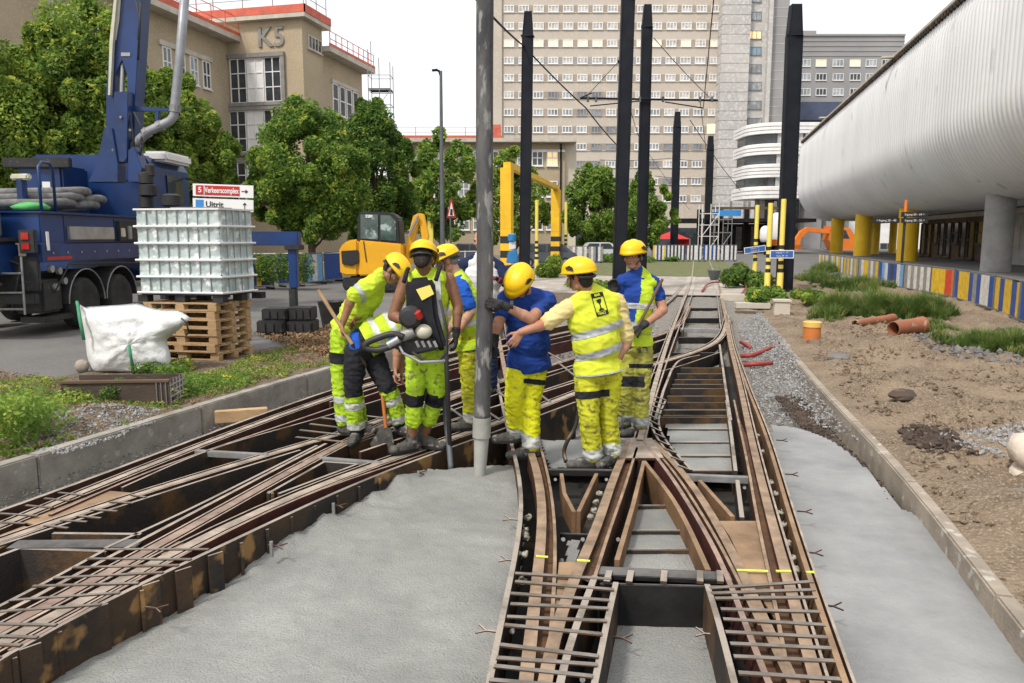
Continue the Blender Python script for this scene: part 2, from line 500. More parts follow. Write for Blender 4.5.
# kerbs: precast lengths
def kerb(name, P, wd, z1, dep, mat, label, sgn):
    L = [0.0]
    P = smoothline(P, 4)
    for i in range(1, len(P)): L.append(L[-1] + (P[i] - P[i - 1]).length)
    seg = 2.0; k = 0
    root = thing(name, label, 'kerb', (P[len(P) // 2].x, P[len(P) // 2].y, z1 - dep))
    cuts = [i * seg for i in range(int(L[-1] / seg) + 2)]
    def at(s):
        for i in range(len(P) - 1):
            if L[i] <= s <= L[i + 1]: return P[i].lerp(P[i + 1], (s - L[i]) / (L[i + 1] - L[i]))
        return P[-1]
    for a, b in zip(cuts[:-1], cuts[1:]):
        if a > L[-1] - 0.05: break
        b = min(b, L[-1])
        pts = [at(a + 0.006)] + [at(a + (b - a) * t) for t in (0.33, 0.66)] + [at(b - 0.006)]
        jz = random.uniform(-0.004, 0.004)
        m_ = MB().sweep(pts, wd, z1 + jz, dep, side=sgn * wd / 2)
        o = m_.build('kerb_stone', mat, root, bev=0.012)
    return root
kerb('concrete_kerb', LK, 0.13, LK_Z, 0.62, M['kerb_grey'], 'long grey concrete kerb along the weedy verge on the left of the tracks', 1)
kerb('concrete_kerb', RK, 0.10, RK_Z, 0.5, M['kerb'], 'long sandy concrete kerb between fresh concrete and bare dirt on the right', -1)

# fresh concrete
def poured(name, poly, zf, mat, step=0.05, rim=None):
    xs = [p[0] for p in poly]; ysv = [p[1] for p in poly]
    x0, x1, y0, y1 = min(xs), max(xs), min(ysv), max(ysv)
    nx = int((x1 - x0) / step) + 1; ny = int((y1 - y0) / step) + 1
    idx = {}; vs = []; fs = []
    def vid(i, j):
        if (i, j) not in idx:
            x = x0 + i * step; y = y0 + j * step
            idx[(i, j)] = len(vs); vs.append((x, y, zf(x, y)))
        return idx[(i, j)]
    for j in range(ny):
        for i in range(nx):
            if inpoly(x0 + (i + .5) * step, y0 + (j + .5) * step, poly):
                fs.append((vid(i, j), vid(i + 1, j), vid(i + 1, j + 1), vid(i, j + 1)))
    o = MB().add(vs, fs).build(name, mat, smooth='all', fix=False)
    return o

# traced lines of the two outer plates that hold the middle pour
E2p = [(-220, 800), (-60, 690), (0, 658), (37, 638), (94, 605), (140, 585), (194, 560), (240, 538), (317, 500), (416, 460), (500, 430), (575, 402)]
L0p = [(478, 740), (485, 683), (500, 610), (517, 553), (522, 520), (522, 494), (514, 456), (507, 426), (497, 380), (490, 345), (486, 322)]
E2 = pl(E2p); L0 = pl(L0p)
pourp = [(p.x, p.y) for p in E2 if p.y < G(0, 424).y + 0.0] + [(p.x, p.y) for p in reversed(L0) if p.y < G(0, 418).y]
E2F = resample(E2, 90)
def mid_z(x, y):
    t = max(0, min(1, (y - 3.3) / 3.0))
    z = -0.25 + 0.15 * t
    z += 0.014 * fbm(x, y, 1.6) + 0.010 * fbm(x, y, 6, 2) + 0.007 * fbm(x, y, 19, 3)
    z -= 0.006 * math.exp(-((y * 1.9 + .12 * x) % 1 - .5) ** 2 / .0008) * (1 if 4.6 < y < 6.6 else 0)
    z += 0.010 * max(0, math.sin(y * 4.2 + 0.6 * fbm(x, y, 1.3)) - 0.85) * (1 if y > 4.3 else 0) * 4
    if 4.0 < y < 8.5: 
        dd_ = min((V((x, y, 0)) - V((q.x, q.y, 0))).length for q in E2F)
        z += .07 * math.exp(-(dd_ / .1) ** 2) * max(0, .5 + 1.6 * fbm(x, y, 2.2, 7))
    # heap round the hose mouth
    h = G(480, 482, -0.13)
    d = math.hypot(x - h.x, y - h.y)
    z += 0.05 * math.exp(-(d / 0.45) ** 2)
    return z
o = poured('concrete_pour', pourp, mid_z, M['concrete_wet'], 0.03)
tag(o, kind='structure')
R4p = [(865, 740), (848, 683), (834, 654), (795, 531), (778, 477), (768, 440), (752, 400), (742, 372), (733, 345), (728, 318)]
R4 = pl(R4p)
rp = [(p.x, p.y) for p in R4 if p.y < G(0, 432, -.2).y]
edge = smoothline([G(772, 424, -0.2), G(800, 428, -0.2), (G(830, 439, -0.2)), G(856, 458, -0.2), G(880, 483, -0.2), G(903, 508, -0.2)], 5)
yk = G(910, 516, -0.2).y
kin = [V((interp_line(RK, yk + (1.6 - yk) * i / 30) + 0.05, yk + (1.6 - yk) * i / 30, 0)) for i in range(31)]
kin.append(V((interp_line(RK, 1.6), 1.6, 0)))
rp = rp + [(p.x, p.y) for p in edge] + [(p.x, p.y) for p in kin]
o = poured('concrete_pour', rp, lambda x, y: -0.21 + 0.008 * fbm(x, y, 1.2) + 0.004 * fbm(x * .5, y * 2, 5, 2) + 0.002 * fbm(x, y, 30, 3), M['concrete_smooth'], 0.03)
tag(o, kind='structure')

# ------------------------------------------------------------------ the steel trackwork
TOP = 0.0
NM = [0]
def relax(P, its=60):
    """steel does not wobble: even the traced line out to a fair curve"""
    L = sum((P[i + 1] - P[i]).length for i in range(len(P) - 1)); k = max(12, min(46, int(L / .22)))
    P = resample(P, k)
    for _ in range(its if k > 24 else its // 3):
        Q = [p.copy() for p in P]
        for i in range(2, len(P) - 2):
            Q[i] = P[i] * .4 + (P[i - 1] + P[i + 1]) * .4 - (P[i - 2] + P[i + 2]) * .1
        for i in (1, len(P) - 2): Q[i] = (P[i - 1] + P[i + 1]) * .25 + P[i] * .5
        P = Q
    return P
def web(root, pa, pb, z=-.045, mat='web_rust', name='rail_web'):
    A = resample(relax(pl(pa)), 40); B = resample(relax(pl(pb)), 40)
    for p in A + B: p.z = z
    return strip_between(A, B).build(name, M[mat], root, fix=False)
def member(root, name, pix, wd, mat, dep=0.3, z=0.0, px=True, n=5, side=0.0, jig=True):
    NM[0] += 1
    if root is RTN and mat == 'rail': mat = 'rail_brown'
    zz_ = z + (NM[0] % 7) * 0.0012 if jig else z         # crossing members never share a plane
    P = pl(pix, z, n) if px else pix
    if n > 1 and len(pix) > 3: P = relax(P)
    return MB().sweep(P, wd, zz_, dep, side).build(name, M[mat], root)
def strap(root, a, b, name='strap', z=0.007, wd=0.027, mat='strap'):
    NM[0] += 1
    A, B = G(a[0], a[1], z), G(b[0], b[1], z)
    return MB().beam(A, B, wd, 0.006 + (NM[0] % 5) * 0.0006, (0, 0, 1)).build(name, M[mat], root)

# ---- right turnout
RTN = thing('track_turnout', 'rusty steel tram turnout filling the middle and right foreground, in front of the workers', 'track', G(665, 560, -0.4))
member(RTN, 'side_plate', L0p, 0.03, 'plate', 0.36)
L1p = [(520, 740), (523, 683), (531, 615), (536, 591), (542, 523), (543, 501), (534, 461), (520, 425), (508, 385), (500, 345), (496, 322)]
member(RTN, 'rail', L1p, 0.062, 'rail', 0.16)
L1bp = [(542, 740), (549, 683), (550, 628), (555, 565), (556, 523), (553, 505), (542, 452), (530, 415), (518, 380), (508, 345), (504, 322)]
member(RTN, 'guard_rail', L1bp, 0.02, 'rail', 0.16); web(RTN, L1p[:8], L1bp[:8])
L2p = [(534, 740), (543, 683), (564, 605), (583, 560), (599, 523), (609, 490), (629, 442)]
member(RTN, 'rail', L2p, 0.062, 'rail', 0.16)
member(RTN, 'guard_rail', [(595, 577), (611, 523), (617, 512), (637, 448)], 0.02, 'rail', 0.16); web(RTN, [(578, 570), (599, 523), (609, 490), (629, 446)], [(595, 577), (611, 523), (617, 512), (637, 448)])
member(RTN, 'side_plate', [(550, 740), (560, 683), (576, 628), (595, 577)], 0.035, 'plate', 0.32)
member(RTN, 'side_plate', [(582, 740), (595, 683), (602, 645), (616, 582)], 0.03, 'plate', 0.36)
lad = zz(480, 523, [(150, 215), (560, 240), (150, 250), (570, 285), (130, 300), (550, 330), (130, 345), (545, 365), (115, 400), (540, 418), (105, 435), (520, 475), (85, 520), (505, 570), (70, 575), (500, 605), (60, 610), (480, 655), (40, 670), (470, 705), (20, 740), (460, 770)])
for i in range(0, len(lad), 2): strap(RTN, lad[i], lad[i + 1])
# right leg
member(RTN, 'side_plate', [(748, 740), (734, 683), (720, 628), (707, 585)], 0.03, 'plate', 0.36)
R1p = [(792, 740), (766, 683), (752, 645), (738, 605), (724, 568), (711, 543), (699, 523), (688, 504), (669, 474), (642, 440)]
member(RTN, 'rail', R1p, 0.03, 'rail_red', 0.16)
R1gp = [(760, 625), (748, 598), (733, 568), (720, 545), (707, 523), (696, 505), (676, 474), (647, 440)]
member(RTN, 'guard_rail', R1gp, 0.02, 'rail', 0.12)
R2p = [(822, 740), (790, 683), (773, 640), (756, 600), (741, 570), (730, 548), (716, 523), (706, 506), (684, 474), (652, 440)]
member(RTN, 'rail', R2p, 0.055, 'rail', 0.16); web(RTN, R1p[1:], R2p[1:], -.05)
R3bp = [(800, 740), (784, 655), (775, 600), (766, 560), (757, 520), (750, 475), (743, 442), (734, 400)]
member(RTN, 'guard_rail', R3bp, 0.02, 'rail', 0.16)
R3p = [(833, 740), (811, 683), (796, 620), (783, 566), (777, 540), (765, 495), (754, 450), (745, 410), (738, 375), (730, 345), (726, 320), (722, 302), (719, 286)]
member(RTN, 'rail', R3p, 0.06, 'rail', 0.16)
web(RTN, R3bp, R3p[:7])
member(RTN, 'side_plate', R4p, 0.028, 'rust_plate', 0.3)
lad = zz(640, 523, [(300, 278), (740, 250), (305, 300), (745, 285), (320, 322), (750, 318), (345, 368), (765, 380), (355, 410), (790, 435), (365, 465), (800, 488), (385, 515), (815, 535), (400, 570), (830, 590), (420, 640), (855, 668), (440, 705), (870, 735)])
for i in range(0, len(lad), 2): strap(RTN, lad[i], lad[i + 1])
# guard between rails of the left loop
# cover plates
def plate(root, name, pix, z=-0.015, t=0.012, mat='rust_plate'):
    P = [G(a, b, z) for a, b in pix]
    return MB().prism([(p.x, p.y) for p in P], z - t, z).build(name, M[mat], root)
plate(RTN, 'cover_plate', zz(640, 523, [(338, -9), (500, -9), (560, 240), (600, 460), (585, 420), (470, 250), (440, 180), (385, 60)]), -0.012)
plate(RTN, 'cover_plate', [(559, 562), (582, 562), (566, 600), (556, 650), (553, 625)], -0.012)
plate(RTN, 'cover_plate', zz(500, 400, [(585, 200), (640, 200), (660, 245), (575, 245)]), -0.02)
# chalk marks over the rails
for a, b in [((536, 556), (548, 557)), ((577, 560), (590, 561)), ((737, 570), (768, 571)), ((776, 571), (791, 571)), ((806, 572), (814, 572))]:
    A, B = G(a[0], a[1], 0.009), G(b[0], b[1], 0.009)
    MB().beam(A, B, 0.016, 0.006).build('chalk_mark', M['yellow_chalk'], RTN)
# cross member (box) at the mouth of the gap
def boxbar(root, name, a, b, wd, dep, z, mat):
    A, B = G(a[0], a[1], z), G(b[0], b[1], z)
    return MB().sweep([A, B], wd, z, dep).build(name, M[mat], root, bev=0.004)
boxbar(RTN, 'cross_beam', (597, 570), (731, 576), 0.11, 0.03, -0.005, 'black_steel')
boxbar(RTN, 'cross_web', (600, 583), (722, 586), 0.02, 0.36, -0.012, 'black_steel')
boxbar(RTN, 'cross_web', (612, 569), (728, 572), 0.015, 0.30, -0.02, 'black_steel')
for x in (608, 630, 664, 700, 720):
    A = G(x, 577, 0.0); MB().box((A.x, A.y, -0.0), (0.035, 0.14, 0.016)).build('bolt_plate', M['plate'], RTN)
# black steel cross bars by the frog
boxbar(RTN, 'cross_bar', (548, 469), (622, 470), 0.05, 0.05, -0.02, 'black_steel')
boxbar(RTN, 'cross_bar', (681, 474), (752, 477), 0.06, 0.05, -0.02, 'grey_steel')
boxbar(RTN, 'cross_bar', (560, 533), (590, 534), 0.02, 0.05, -0.12, 'black_steel')
# inner V plates and small V block
member(RTN, 'inner_plate', [(617, 560), (633, 505), (644, 461)], 0.03, 'rust_plate', 0.2, n=1)
member(RTN, 'inner_plate', [(644, 461), (674, 500), (692, 535), (708, 570)], 0.032, 'rust_plate', 0.24, n=2)
member(RTN, 'inner_plate', zz(500, 400, [(262, 315), (275, 400), (315, 478)]), 0.028, 'rust_plate', 0.16, n=1)
member(RTN, 'inner_plate', zz(500, 400, [(412, 315), (335, 478)]), 0.028, 'rust_plate', 0.16, n=1)
member(RTN, 'inner_plate', zz(640, 400, [(255, 345), (395, 500)]), 0.03, 'rust_plate', 0.16, n=1)
member(RTN, 'inner_plate', zz(640, 400, [(415, 345), (435, 505)]), 0.03, 'plate', 0.16, n=1)
member(RTN, 'inner_plate', zz(640, 400, [(370, 0), (390, 150), (408, 302)]), 0.03, 'plate', 0.2, n=1)
# frog casting at the crossing
plate(RTN, 'frog', [(631, 438), (652, 438), (664, 458), (625, 458)], 0.006, 0.02, 'rail')
# curved ladder from the frog to the far left rail
lad1 = zz(640, 400, [(110, 0), (75, 90), (88, 130), (130, 200), (220, 300)]); lad0 = zz(640, 400, [(40, -20), (40, 60), (52, 120), (90, 190), (165, 280)])
member(RTN, 'curved_plate', lad1, 0.02, 'plate', 0.22, n=3)
member(RTN, 'curved_plate', lad0, 0.02, 'plate', 0.22, n=3)
A = resample([G(a, b, 0.01) for a, b in lad0], 12); B = resample([G(a, b, 0.01) for a, b in lad1], 12)
for p, q in zip(A, B): MB().beam(p, q, 0.015, 0.01).build('strap', M['plate'], RTN)
# side struts, bolts in the dark bays
for (a, b) in zz(480, 523, [(355, 70), (440, 70), (350, 160), (590, 70), (530, 270), (140, 460), (440, 665)]) + zz(640, 400, [(445, 375)]) + zz(500, 400, [(238, 340), (455, 340), (272, 595), (355, 595)]):
    p = G(a, b, -0.08); MB().cyl(p, p + V((0, -0.02, 0.008)), 0.013, 8).build('bolt', M['grey_steel'], RTN)
# rebar anchors sticking out into the pour
def anchor(a, b, sx, root, z=-0.1, L=0.1):
    p = G(a, b, z); m = MB(); e = p + V((sx * L * 0.55, 0.0, 0))
    m.tube([p, e], 0.006, 5); m.tube([e, e + V((sx * L * .45, 0.03, 0.012))], 0.005, 5); m.tube([e, e + V((sx * L * .45, -0.035, 0.0))], 0.005, 5)
    m.build('anchor', M['rail'], root)
for a, b, s_ in [(516, 561, -1), (518, 520, -1), (497, 632, -1), (785, 474, 1), (797, 511, 1), (805, 552, 1), (822, 605, 1), (776, 440, 1), (612, 637, 1), (708, 604, -1), (716, 635, -1)]:
    anchor(a, b, s_, RTN, z=-0.08 if (a < 530 or a > 760) else -0.14)
for (a, b) in zz(480, 523, [(165, 130), (190, 30), (180, 245), (200, 60)]) + zz(640, 400, [(560, 350), (580, 400), (600, 480), (612, 530), (630, 610), (500, 150), (525, 220)]) + zz(640, 523, [(690, 340), (735, 470), (740, 510), (650, 150), (665, 200)]) + zz(500, 400, [(120, 500), (110, 575), (105, 660), (425, 400), (400, 470), (390, 495), (412, 435)]):
    p = G(a, b, -0.05)
    m_ = MB().lathe([(0.004, -0.02), (0.02, -0.012), (0.026, 0), (0.018, 0.012), (0.004, 0.018)], p + V((0, 0, 0)), 7)
    for v_ in m_.v: v_ += V((random.uniform(-.007, .007), random.uniform(-.018, .018), random.uniform(-.005, .005)))
    m_.build('foam_blob', M['foam'], RTN, smooth='all')

# concrete already cast inside the turnout
def inner_pour(pix, z, mat='concrete_wet', step=0.04):
    P = [G(a, b, z) for a, b in pix]
    o = poured('concrete_pour', [(p.x, p.y) for p in P], lambda x, y: z + 0.005 * fbm(x, y, 5), M[mat], step); tag(o, kind='structure')
inner_pour([(600, 760), (602, 683), (606, 650), (616, 614), (708, 614), (716, 645), (730, 683), (745, 760)], -0.25, step=0.025)
inner_pour([(645, 505), (634, 505), (617, 570), (704, 572), (690, 530), (676, 505)], -0.13, step=0.02)
inner_pour(zz(640, 400, [(110, 100), (372, 100), (408, 300), (205, 300), (130, 190)]), -0.10, step=0.03)
inner_pour([(540, 440), (628, 440), (610, 468), (550, 468)], -0.14, step=0.03)
inner_pour([(568, 540), (580, 540), (576, 562), (566, 562)], -0.14, step=0.02)
for y, xa, xb in [(505, 634, 676), (530, 627, 689), (549, 622, 700)]:
    boxbar(RTN, 'tie_bar', (xa, y), (xb, y), 0.02, 0.03, -0.10, 'plate')

def floor_between(root, pa, pb, z):  # near-black sheet added under the rails so the open voids go dark
    A = resample(pl(pa), 60); B = resample(pl(pb), 60)
    for p in A + B: p.z = z
    return strip_between(A, B, 3).build('base_plate', M['void_bitumen'], root, fix=False)
floor_between(RTN, L0p[:8], R4p[:6] , -.31)
# ---- straight track going away
STR = thing('tram_track', 'straight rusty tram track with cross ties running away to the far lawn', 'track', G(700, 400, -0.4))
member(STR, 'rail', [(640, 440), (646, 410), (655, 380), (665, 350), (674, 325), (684, 300), (689, 288), (692, 276), (694, 258)], 0.06, 'rail', 0.16, z=.012)
member(STR, 'guard_rail', [(645, 440), (652, 410), (661, 380), (671, 350), (680, 325), (689, 302)], 0.02, 'rail', 0.16)
member(STR, 'rail', [(719, 286), (715, 275), (708, 258)], 0.06, 'rail', 0.16, z=.012)
member(STR, 'side_plate', zz(620, 260, [(220, 470), (185, 560), (150, 683)]) , 0.03, 'plate', 0.25, n=1)
member(STR, 'side_plate', zz(620, 260, [(340, 405), (280, 415), (240, 440), (220, 470)]), 0.03, 'plate', 0.25, n=2)
member(STR, 'side_plate', zz(620, 260, [(425, 360), (450, 540), (472, 683)]), 0.03, 'plate', 0.25, n=1)
member(STR, 'side_plate', [(733, 345), (727, 318), (721, 290)], 0.025, 'plate', 0.25)
member(STR, 'side_plate', zz(620, 260, [(265, 300), (290, 200), (318, 120)]), 0.025, 'plate', 0.25)
member(STR, 'side_plate', zz(620, 260, [(430, 290), (412, 130)]), 0.025, 'plate', 0.25)
member(STR, 'side_plate', zz(620, 260, [(235, 260), (275, 150), (290, 110)]), 0.025, 'plate', 0.25)
for i, yz in enumerate([460, 485, 510, 530, 548, 580, 607, 640, 670]):
    t = (yz - 460) / 210
    a = zz(620, 260, [(285 - 30 - 95 * t, yz)])[0]; b = zz(620, 260, [(432 + 38 * t, yz)])[0]
    boxbar(STR, 'cross_tie', a, b, 0.02, 0.22, -0.03, 'plate')
for yz, xa, xb in [(10, 108, 370), (40, 100, 372), (65, 98, 374), (122, 118, 378), (178, 125, 385), (235, 160, 395), (298, 210, 405)]:
    a = zz(640, 400, [(xa, yz)])[0]; b = zz(640, 400, [(xb, yz)])[0]
    boxbar(STR, 'cross_tie', a, b, 0.02 if yz < 80 else 0.05, 0.2 if yz < 80 else 0.03, -0.03 if yz < 80 else -0.085, 'plate')
for yz, xa, xb in [(205, 300, 415), (248, 280, 425), (330, 250, 400), (395, 225, 440)]:
    a = zz(620, 260, [(xa, yz)])[0]; b = zz(620, 260, [(xb, yz)])[0]
    boxbar(STR, 'cross_tie', a, b, 0.05, 0.12, -0.02, 'black_steel')
boxbar(STR, 'cross_bar', *zz(620, 260, [(258, 290), (432, 295)]), 0.16, 0.08, -0.01, 'grey_steel')

for pp_ in ([(689, 289), (692, 276), (694, 258)], [(720, 289), (715, 275), (708, 258)]):
    member(STR, 'rail_bed', pp_, .34, 'conc_bed', .05, z=.0, n=1, jig=False)
floor_between(STR, [(632, 445), (646, 410), (665, 350), (689, 290)], [(766, 440), (752, 400), (733, 345), (722, 292)], -.30)
# ---- left turnout
LTN = thing('track_turnout', 'rusty steel tram turnout crossing the left foreground, black side facing the fresh concrete', 'track', G(200, 520, -0.4))
member(LTN, 'side_plate', E2p, 0.03, 'wall_rust', 0.42, n=4)
E1p = [(-240, 772), (-80, 690), (0, 648), (100, 593), (184, 547), (270, 504), (340, 476), (399, 458), (440, 443), (492, 424), (573, 394), (640, 368), (679, 357), (709, 346), (723, 333), (728, 315)]
member(LTN, 'rail', E1p, 0.075, 'rail', 0.16, n=4)
member(LTN, 'guard_rail', [(a + 9, b + 3) for a, b in E1p[2:9]], 0.02, 'rail_red', 0.16, n=4)
C2p = [(-240, 725), (-100, 655), (0, 598), (70, 556), (140, 527), (200, 521), (235, 500), (312, 460), (350, 439), (400, 418), (480, 388), (561, 362), (600, 350), (655, 337), (670, 330), (681, 322), (689, 306)]
C2p = [(-240, 755), (-100, 686), (0, 634), (80, 589), (163, 543), (240, 500), (312, 460), (350, 439), (400, 418), (480, 388), (561, 362), (600, 350), (655, 337), (670, 330), (681, 322), (689, 306)]
member(LTN, 'rail', C2p, 0.07, 'rail_red', 0.16, n=4)
member(LTN, 'rail', [(-240, 735), (-100, 666), (0, 617), (80, 573), (150, 536), (200, 510), (260, 478), (326, 444)], 0.03, 'rail', 0.16, n=4)
member(LTN, 'side_plate', [(-120, 640), (0, 574), (56, 572), (105, 549), (140, 536), (200, 504), (240, 485), (317, 446)][3:], 0.025, 'plate', 0.3, n=3)
B1p = [(-200, 580), (-100, 555), (0, 524), (42, 526), (131, 495), (200, 476), (270, 453), (317, 439), (350, 432)]
B1p = [(-200, 610), (-100, 575), (0, 541), (42, 526), (131, 495), (200, 476), (270, 453), (317, 439), (350, 432), (400, 412), (470, 388)]
member(LTN, 'rail', B1p, 0.06, 'rail', 0.16, n=4)
member(LTN, 'side_plate', [(-140, 590), (0, 545), (14, 540), (127, 504), (178, 488), (240, 468), (300, 450)], 0.025, 'plate', 0.3, n=4)
A0p = [(-200, 580), (-80, 540), (0, 513), (59, 491), (117, 467), (183, 443), (240, 423), (270, 410), (338, 388), (420, 362), (520, 335), (600, 318), (650, 304)]
member(LTN, 'side_plate', A0p, 0.025, 'plate', 0.3, n=4)
A1p = [(-200, 608), (-80, 562), (0, 530), (47, 508), (112, 478), (192, 448), (240, 431), (270, 419), (338, 395), (420, 369), (520, 342), (600, 325), (650, 312), (672, 298), (683, 285)]
member(LTN, 'rail', A1p, 0.06, 'rail', 0.16, n=4)
A2p = [(60, 500), (105, 489), (159, 466), (200, 449), (240, 434), (338, 402), (420, 376), (520, 350)]
A2p = [(50, 515), (105, 489), (159, 468), (200, 453), (240, 440), (338, 406), (420, 379), (520, 352), (600, 334)]
member(LTN, 'guard_rail', A2p, 0.025, 'rail_red', 0.2, n=4)
member(LTN, 'side_plate', [(122, 488), (160, 471), (197, 455), (222, 446), (338, 413), (400, 394), (470, 376)], 0.02, 'plate', 0.28, n=3)
floor_between(LTN, A0p, E2p[:10] + [(560, 395), (640, 362)], -.385)
# triangle plates at the V
member(LTN, 'inner_plate', [(53, 534), (141, 535)], 0.03, 'plate', 0.3, n=1)
member(LTN, 'inner_plate', [(20, 548), (107, 551)], 0.03, 'plate', 0.36, n=1)
member(LTN, 'inner_plate', [(-120, 600), (20, 548)], 0.03, 'plate', 0.36, n=1)
member(LTN, 'inner_plate', [(107, 549), (56, 577), (0, 606), (-120, 666)], 0.025, 'plate', 0.36, n=3)
member(LTN, 'inner_plate', zz(200, 380, [(290, 485), (530, 350), (672, 360)]), 0.025, 'plate', 0.2, n=1)
member(LTN, 'inner_plate', zz(200, 380, [(335, 487), (672, 360)]), 0.025, 'plate', 0.2, n=1)
MB().box(G(271, 500, -0.06), (0.07, 0.02, 0.12), Matrix.Rotation(-0.6, 3, 'Z')).build('end_plate', M['rust_plate'], LTN)
boxbar(LTN, 'cross_beam', (12, 544), (140, 543), 0.13, 0.05, 0.004, 'black_steel')
boxbar(LTN, 'cross_bar', (196, 450), (268, 454), 0.055, 0.05, 0.006, 'grey_steel')
boxbar(LTN, 'cross_bar', (318, 457), (382, 462), 0.055, 0.05, 0.006, 'grey_steel')
# extra inner rails in the lower left grid
plate(LTN, 'cover_plate', zz(0, 380, [(100, 605), (440, 470), (570, 482), (180, 625)]), -0.01, 0.01)
plate(LTN, 'cover_plate', [(-30, 552), (0, 535), (24, 526), (42, 529), (0, 548)], -0.01, 0.01)
plate(LTN, 'cover_plate', zz(0, 523, [(640, 130), (720, 75), (790, 80), (720, 135)]), -0.006, 0.01)
lad = zz(0, 523, [(450, 112), (890, 112), (375, 152), (815, 155), (310, 190), (760, 180), (230, 235), (695, 211), (140, 270), (590, 257), (40, 330), (510, 297), (0, 378), (430, 347), (-60, 430), (240, 435), (-90, 480), (160, 488), (-120, 515), (90, 522), (-200, 570), (0, 575)])
for i in range(0, len(lad), 2): strap(LTN, lad[i], lad[i + 1], wd=0.022)
lad = zz(0, 380, [(250, 480), (360, 492), (190, 505), (300, 515), (110, 535), (225, 545), (0, 570), (160, 580), (-60, 605), (110, 612), (560, 490), (620, 500), (470, 520), (570, 525), (390, 553), (500, 560), (330, 580), (430, 590), (260, 598), (370, 605), (190, 620), (290, 632)])
for i in range(0, len(lad), 2): strap(LTN, lad[i], lad[i + 1], wd=0.02)
# tangle behind the workers
for a, b in [((300, 430), (352, 436)), ((310, 424), (362, 430)), ((322, 418), (372, 424)), ((335, 412), (384, 418)), ((296, 437), (345, 442)), ((470, 400), (500, 420)), ((495, 390), (525, 410)), ((520, 380), (550, 402)), ((450, 408), (478, 428)), ((560, 364), (590, 388)), ((590, 354), (620, 376)), ((625, 342), (650, 362)), ((540, 348), (565, 362)), ((580, 335), (600, 350)), ((480, 360), (500, 382))]:
    strap(LTN, a, b, wd=0.035)
member(LTN, 'side_plate', [(576, 402), (640, 377), (680, 366), (720, 352)], 0.02, 'plate', 0.2, n=3)
member(LTN, 'side_plate', [(350, 445), (420, 422), (500, 393), (580, 366), (640, 348), (668, 338)], 0.02, 'plate', 0.2, n=3)
# lips of the grooved rails: thin bright edges either side of each running rail
def lip(root, pix, d, wd=.014, z=.001):
    P = relax(pl(pix, 0, 4)); Q = []
    for i, p in enumerate(P):
        t = (P[min(i + 1, len(P) - 1)] - P[max(i - 1, 0)]).normalized(); Q.append(p + V((-t.y, t.x, 0)) * d)
    NM[0] += 1
    return MB().sweep(Q, wd, z + (NM[0] % 7) * .0009, .1).build('rail_lip', M['rail'], root)
for pp_, ds in ((E1p, (-.06, .075)), (C2p, (-.058, .058)), (A1p, (.055, -.055)), (B1p, (-.05, .055))):
    for d_ in ds: lip(LTN, pp_, d_)
lip(LTN, A0p, -.022)
for pp_ in ([(640, 440), (646, 410), (655, 380), (665, 350), (674, 325), (684, 300), (689, 288)],): lip(STR, pp_, .055)
lip(RTN, R3p, -.05); lip(RTN, R4p, -.035)
for pp_ in ([(300, 462), (380, 432), (460, 403), (540, 375), (620, 352), (668, 338)], [(360, 452), (440, 425), (520, 398), (600, 372), (660, 356)], [(330, 402), (420, 374), (500, 352), (580, 333), (640, 320)], [(420, 430), (500, 405), (570, 384), (640, 360)]):
    member(LTN, 'tie_rail', pp_, .03, 'rail', .16, n=4)
# feet, stiffener ribs and anchors on the side facing the pour
for (a, b, bb) in [(30, 642, 50), (98, 603, 45), (150, 580, 40), (182, 566, 36), (214, 551, 30)]:
    p = G(a, b, 0.0)
    MB().box((p.x + 0.03, p.y - 0.03, -0.13), (0.012, 0.09, 0.26), Matrix.Rotation(-0.5, 3, 'Z')).build('stiffener', M['wall_rust'], LTN)
for a, b in []:
    p = G(a, b, -0.2)
    m_ = MB().box(p, (0.12, 0.07, 0.02), Matrix.Rotation(-0.75, 3, 'Z')); m_.cyl(p, p + V((0, 0, .05)), 0.012, 6); m_.build('foot_plate', M['wall_rust'], LTN)
for k in range(14):
    t = k / 13
    P_ = resample(E2, 60)[6 + int(t * 26)]
    d_ = 0.03
    MB().box((P_.x + 0.022, P_.y - 0.022, -0.2), (0.012, 0.02, 0.36), Matrix.Rotation(-0.75, 3, 'Z')).build('stiffener', M['wall_rust'], LTN)
for a, b in [(145, 607), (330, 505), (412, 472), (268, 545)]:
    anchor(a, b, 1, LTN, z=-0.08, L=0.12)
# vertical square pegs
for a, b in [(270, 540), (332, 502), (417, 470)]:
    p = G(a, b, -0.05); MB().cyl(p + V((.02, -.02, -0.1)), p + V((.02, -.02, 0.0)), 0.012, 8).build('bolt', M['grey_steel'], LTN)
# ------------------------------------------------------------------ buildings
M['brick_beige'] = pm('brick_beige', (0.42, 0.345, 0.24), (0.35, 0.285, 0.195), 0.35, 0.9, 0.3, 12, detail=9, c3=(0.47, 0.38, 0.245), s3=9.0, t3=0.54)
M['tower_beige'] = pm('tower_beige', (0.5, 0.455, 0.395), (0.44, 0.395, 0.34), 0.09, 0.9, 0.2, 4, detail=10, c3=(0.53, 0.45, 0.355), s3=2.5, t3=0.52)
M['tower_grey'] = pm('tower_grey', (0.5, 0.485, 0.46), (0.40, 0.39, 0.37), 0.12, 0.85, 0.2, 4, detail=10, c3=(0.54, 0.52, 0.5), s3=2.0, t3=0.52)
M['tower_dark'] = pm('tower_dark', (0.34, 0.33, 0.325), (0.26, 0.255, 0.255), 0.12, 0.85, 0.2, 4, detail=10)
M['far_grey'] = pm('far_grey', (0.32, 0.315, 0.31), (0.26, 0.26, 0.262), 0.1, 0.85, 0.2, 4, detail=8)
M['white_frame'] = pm('white_frame', (0.78, 0.77, 0.74), (0.68, 0.67, 0.65), 2, 0.5)
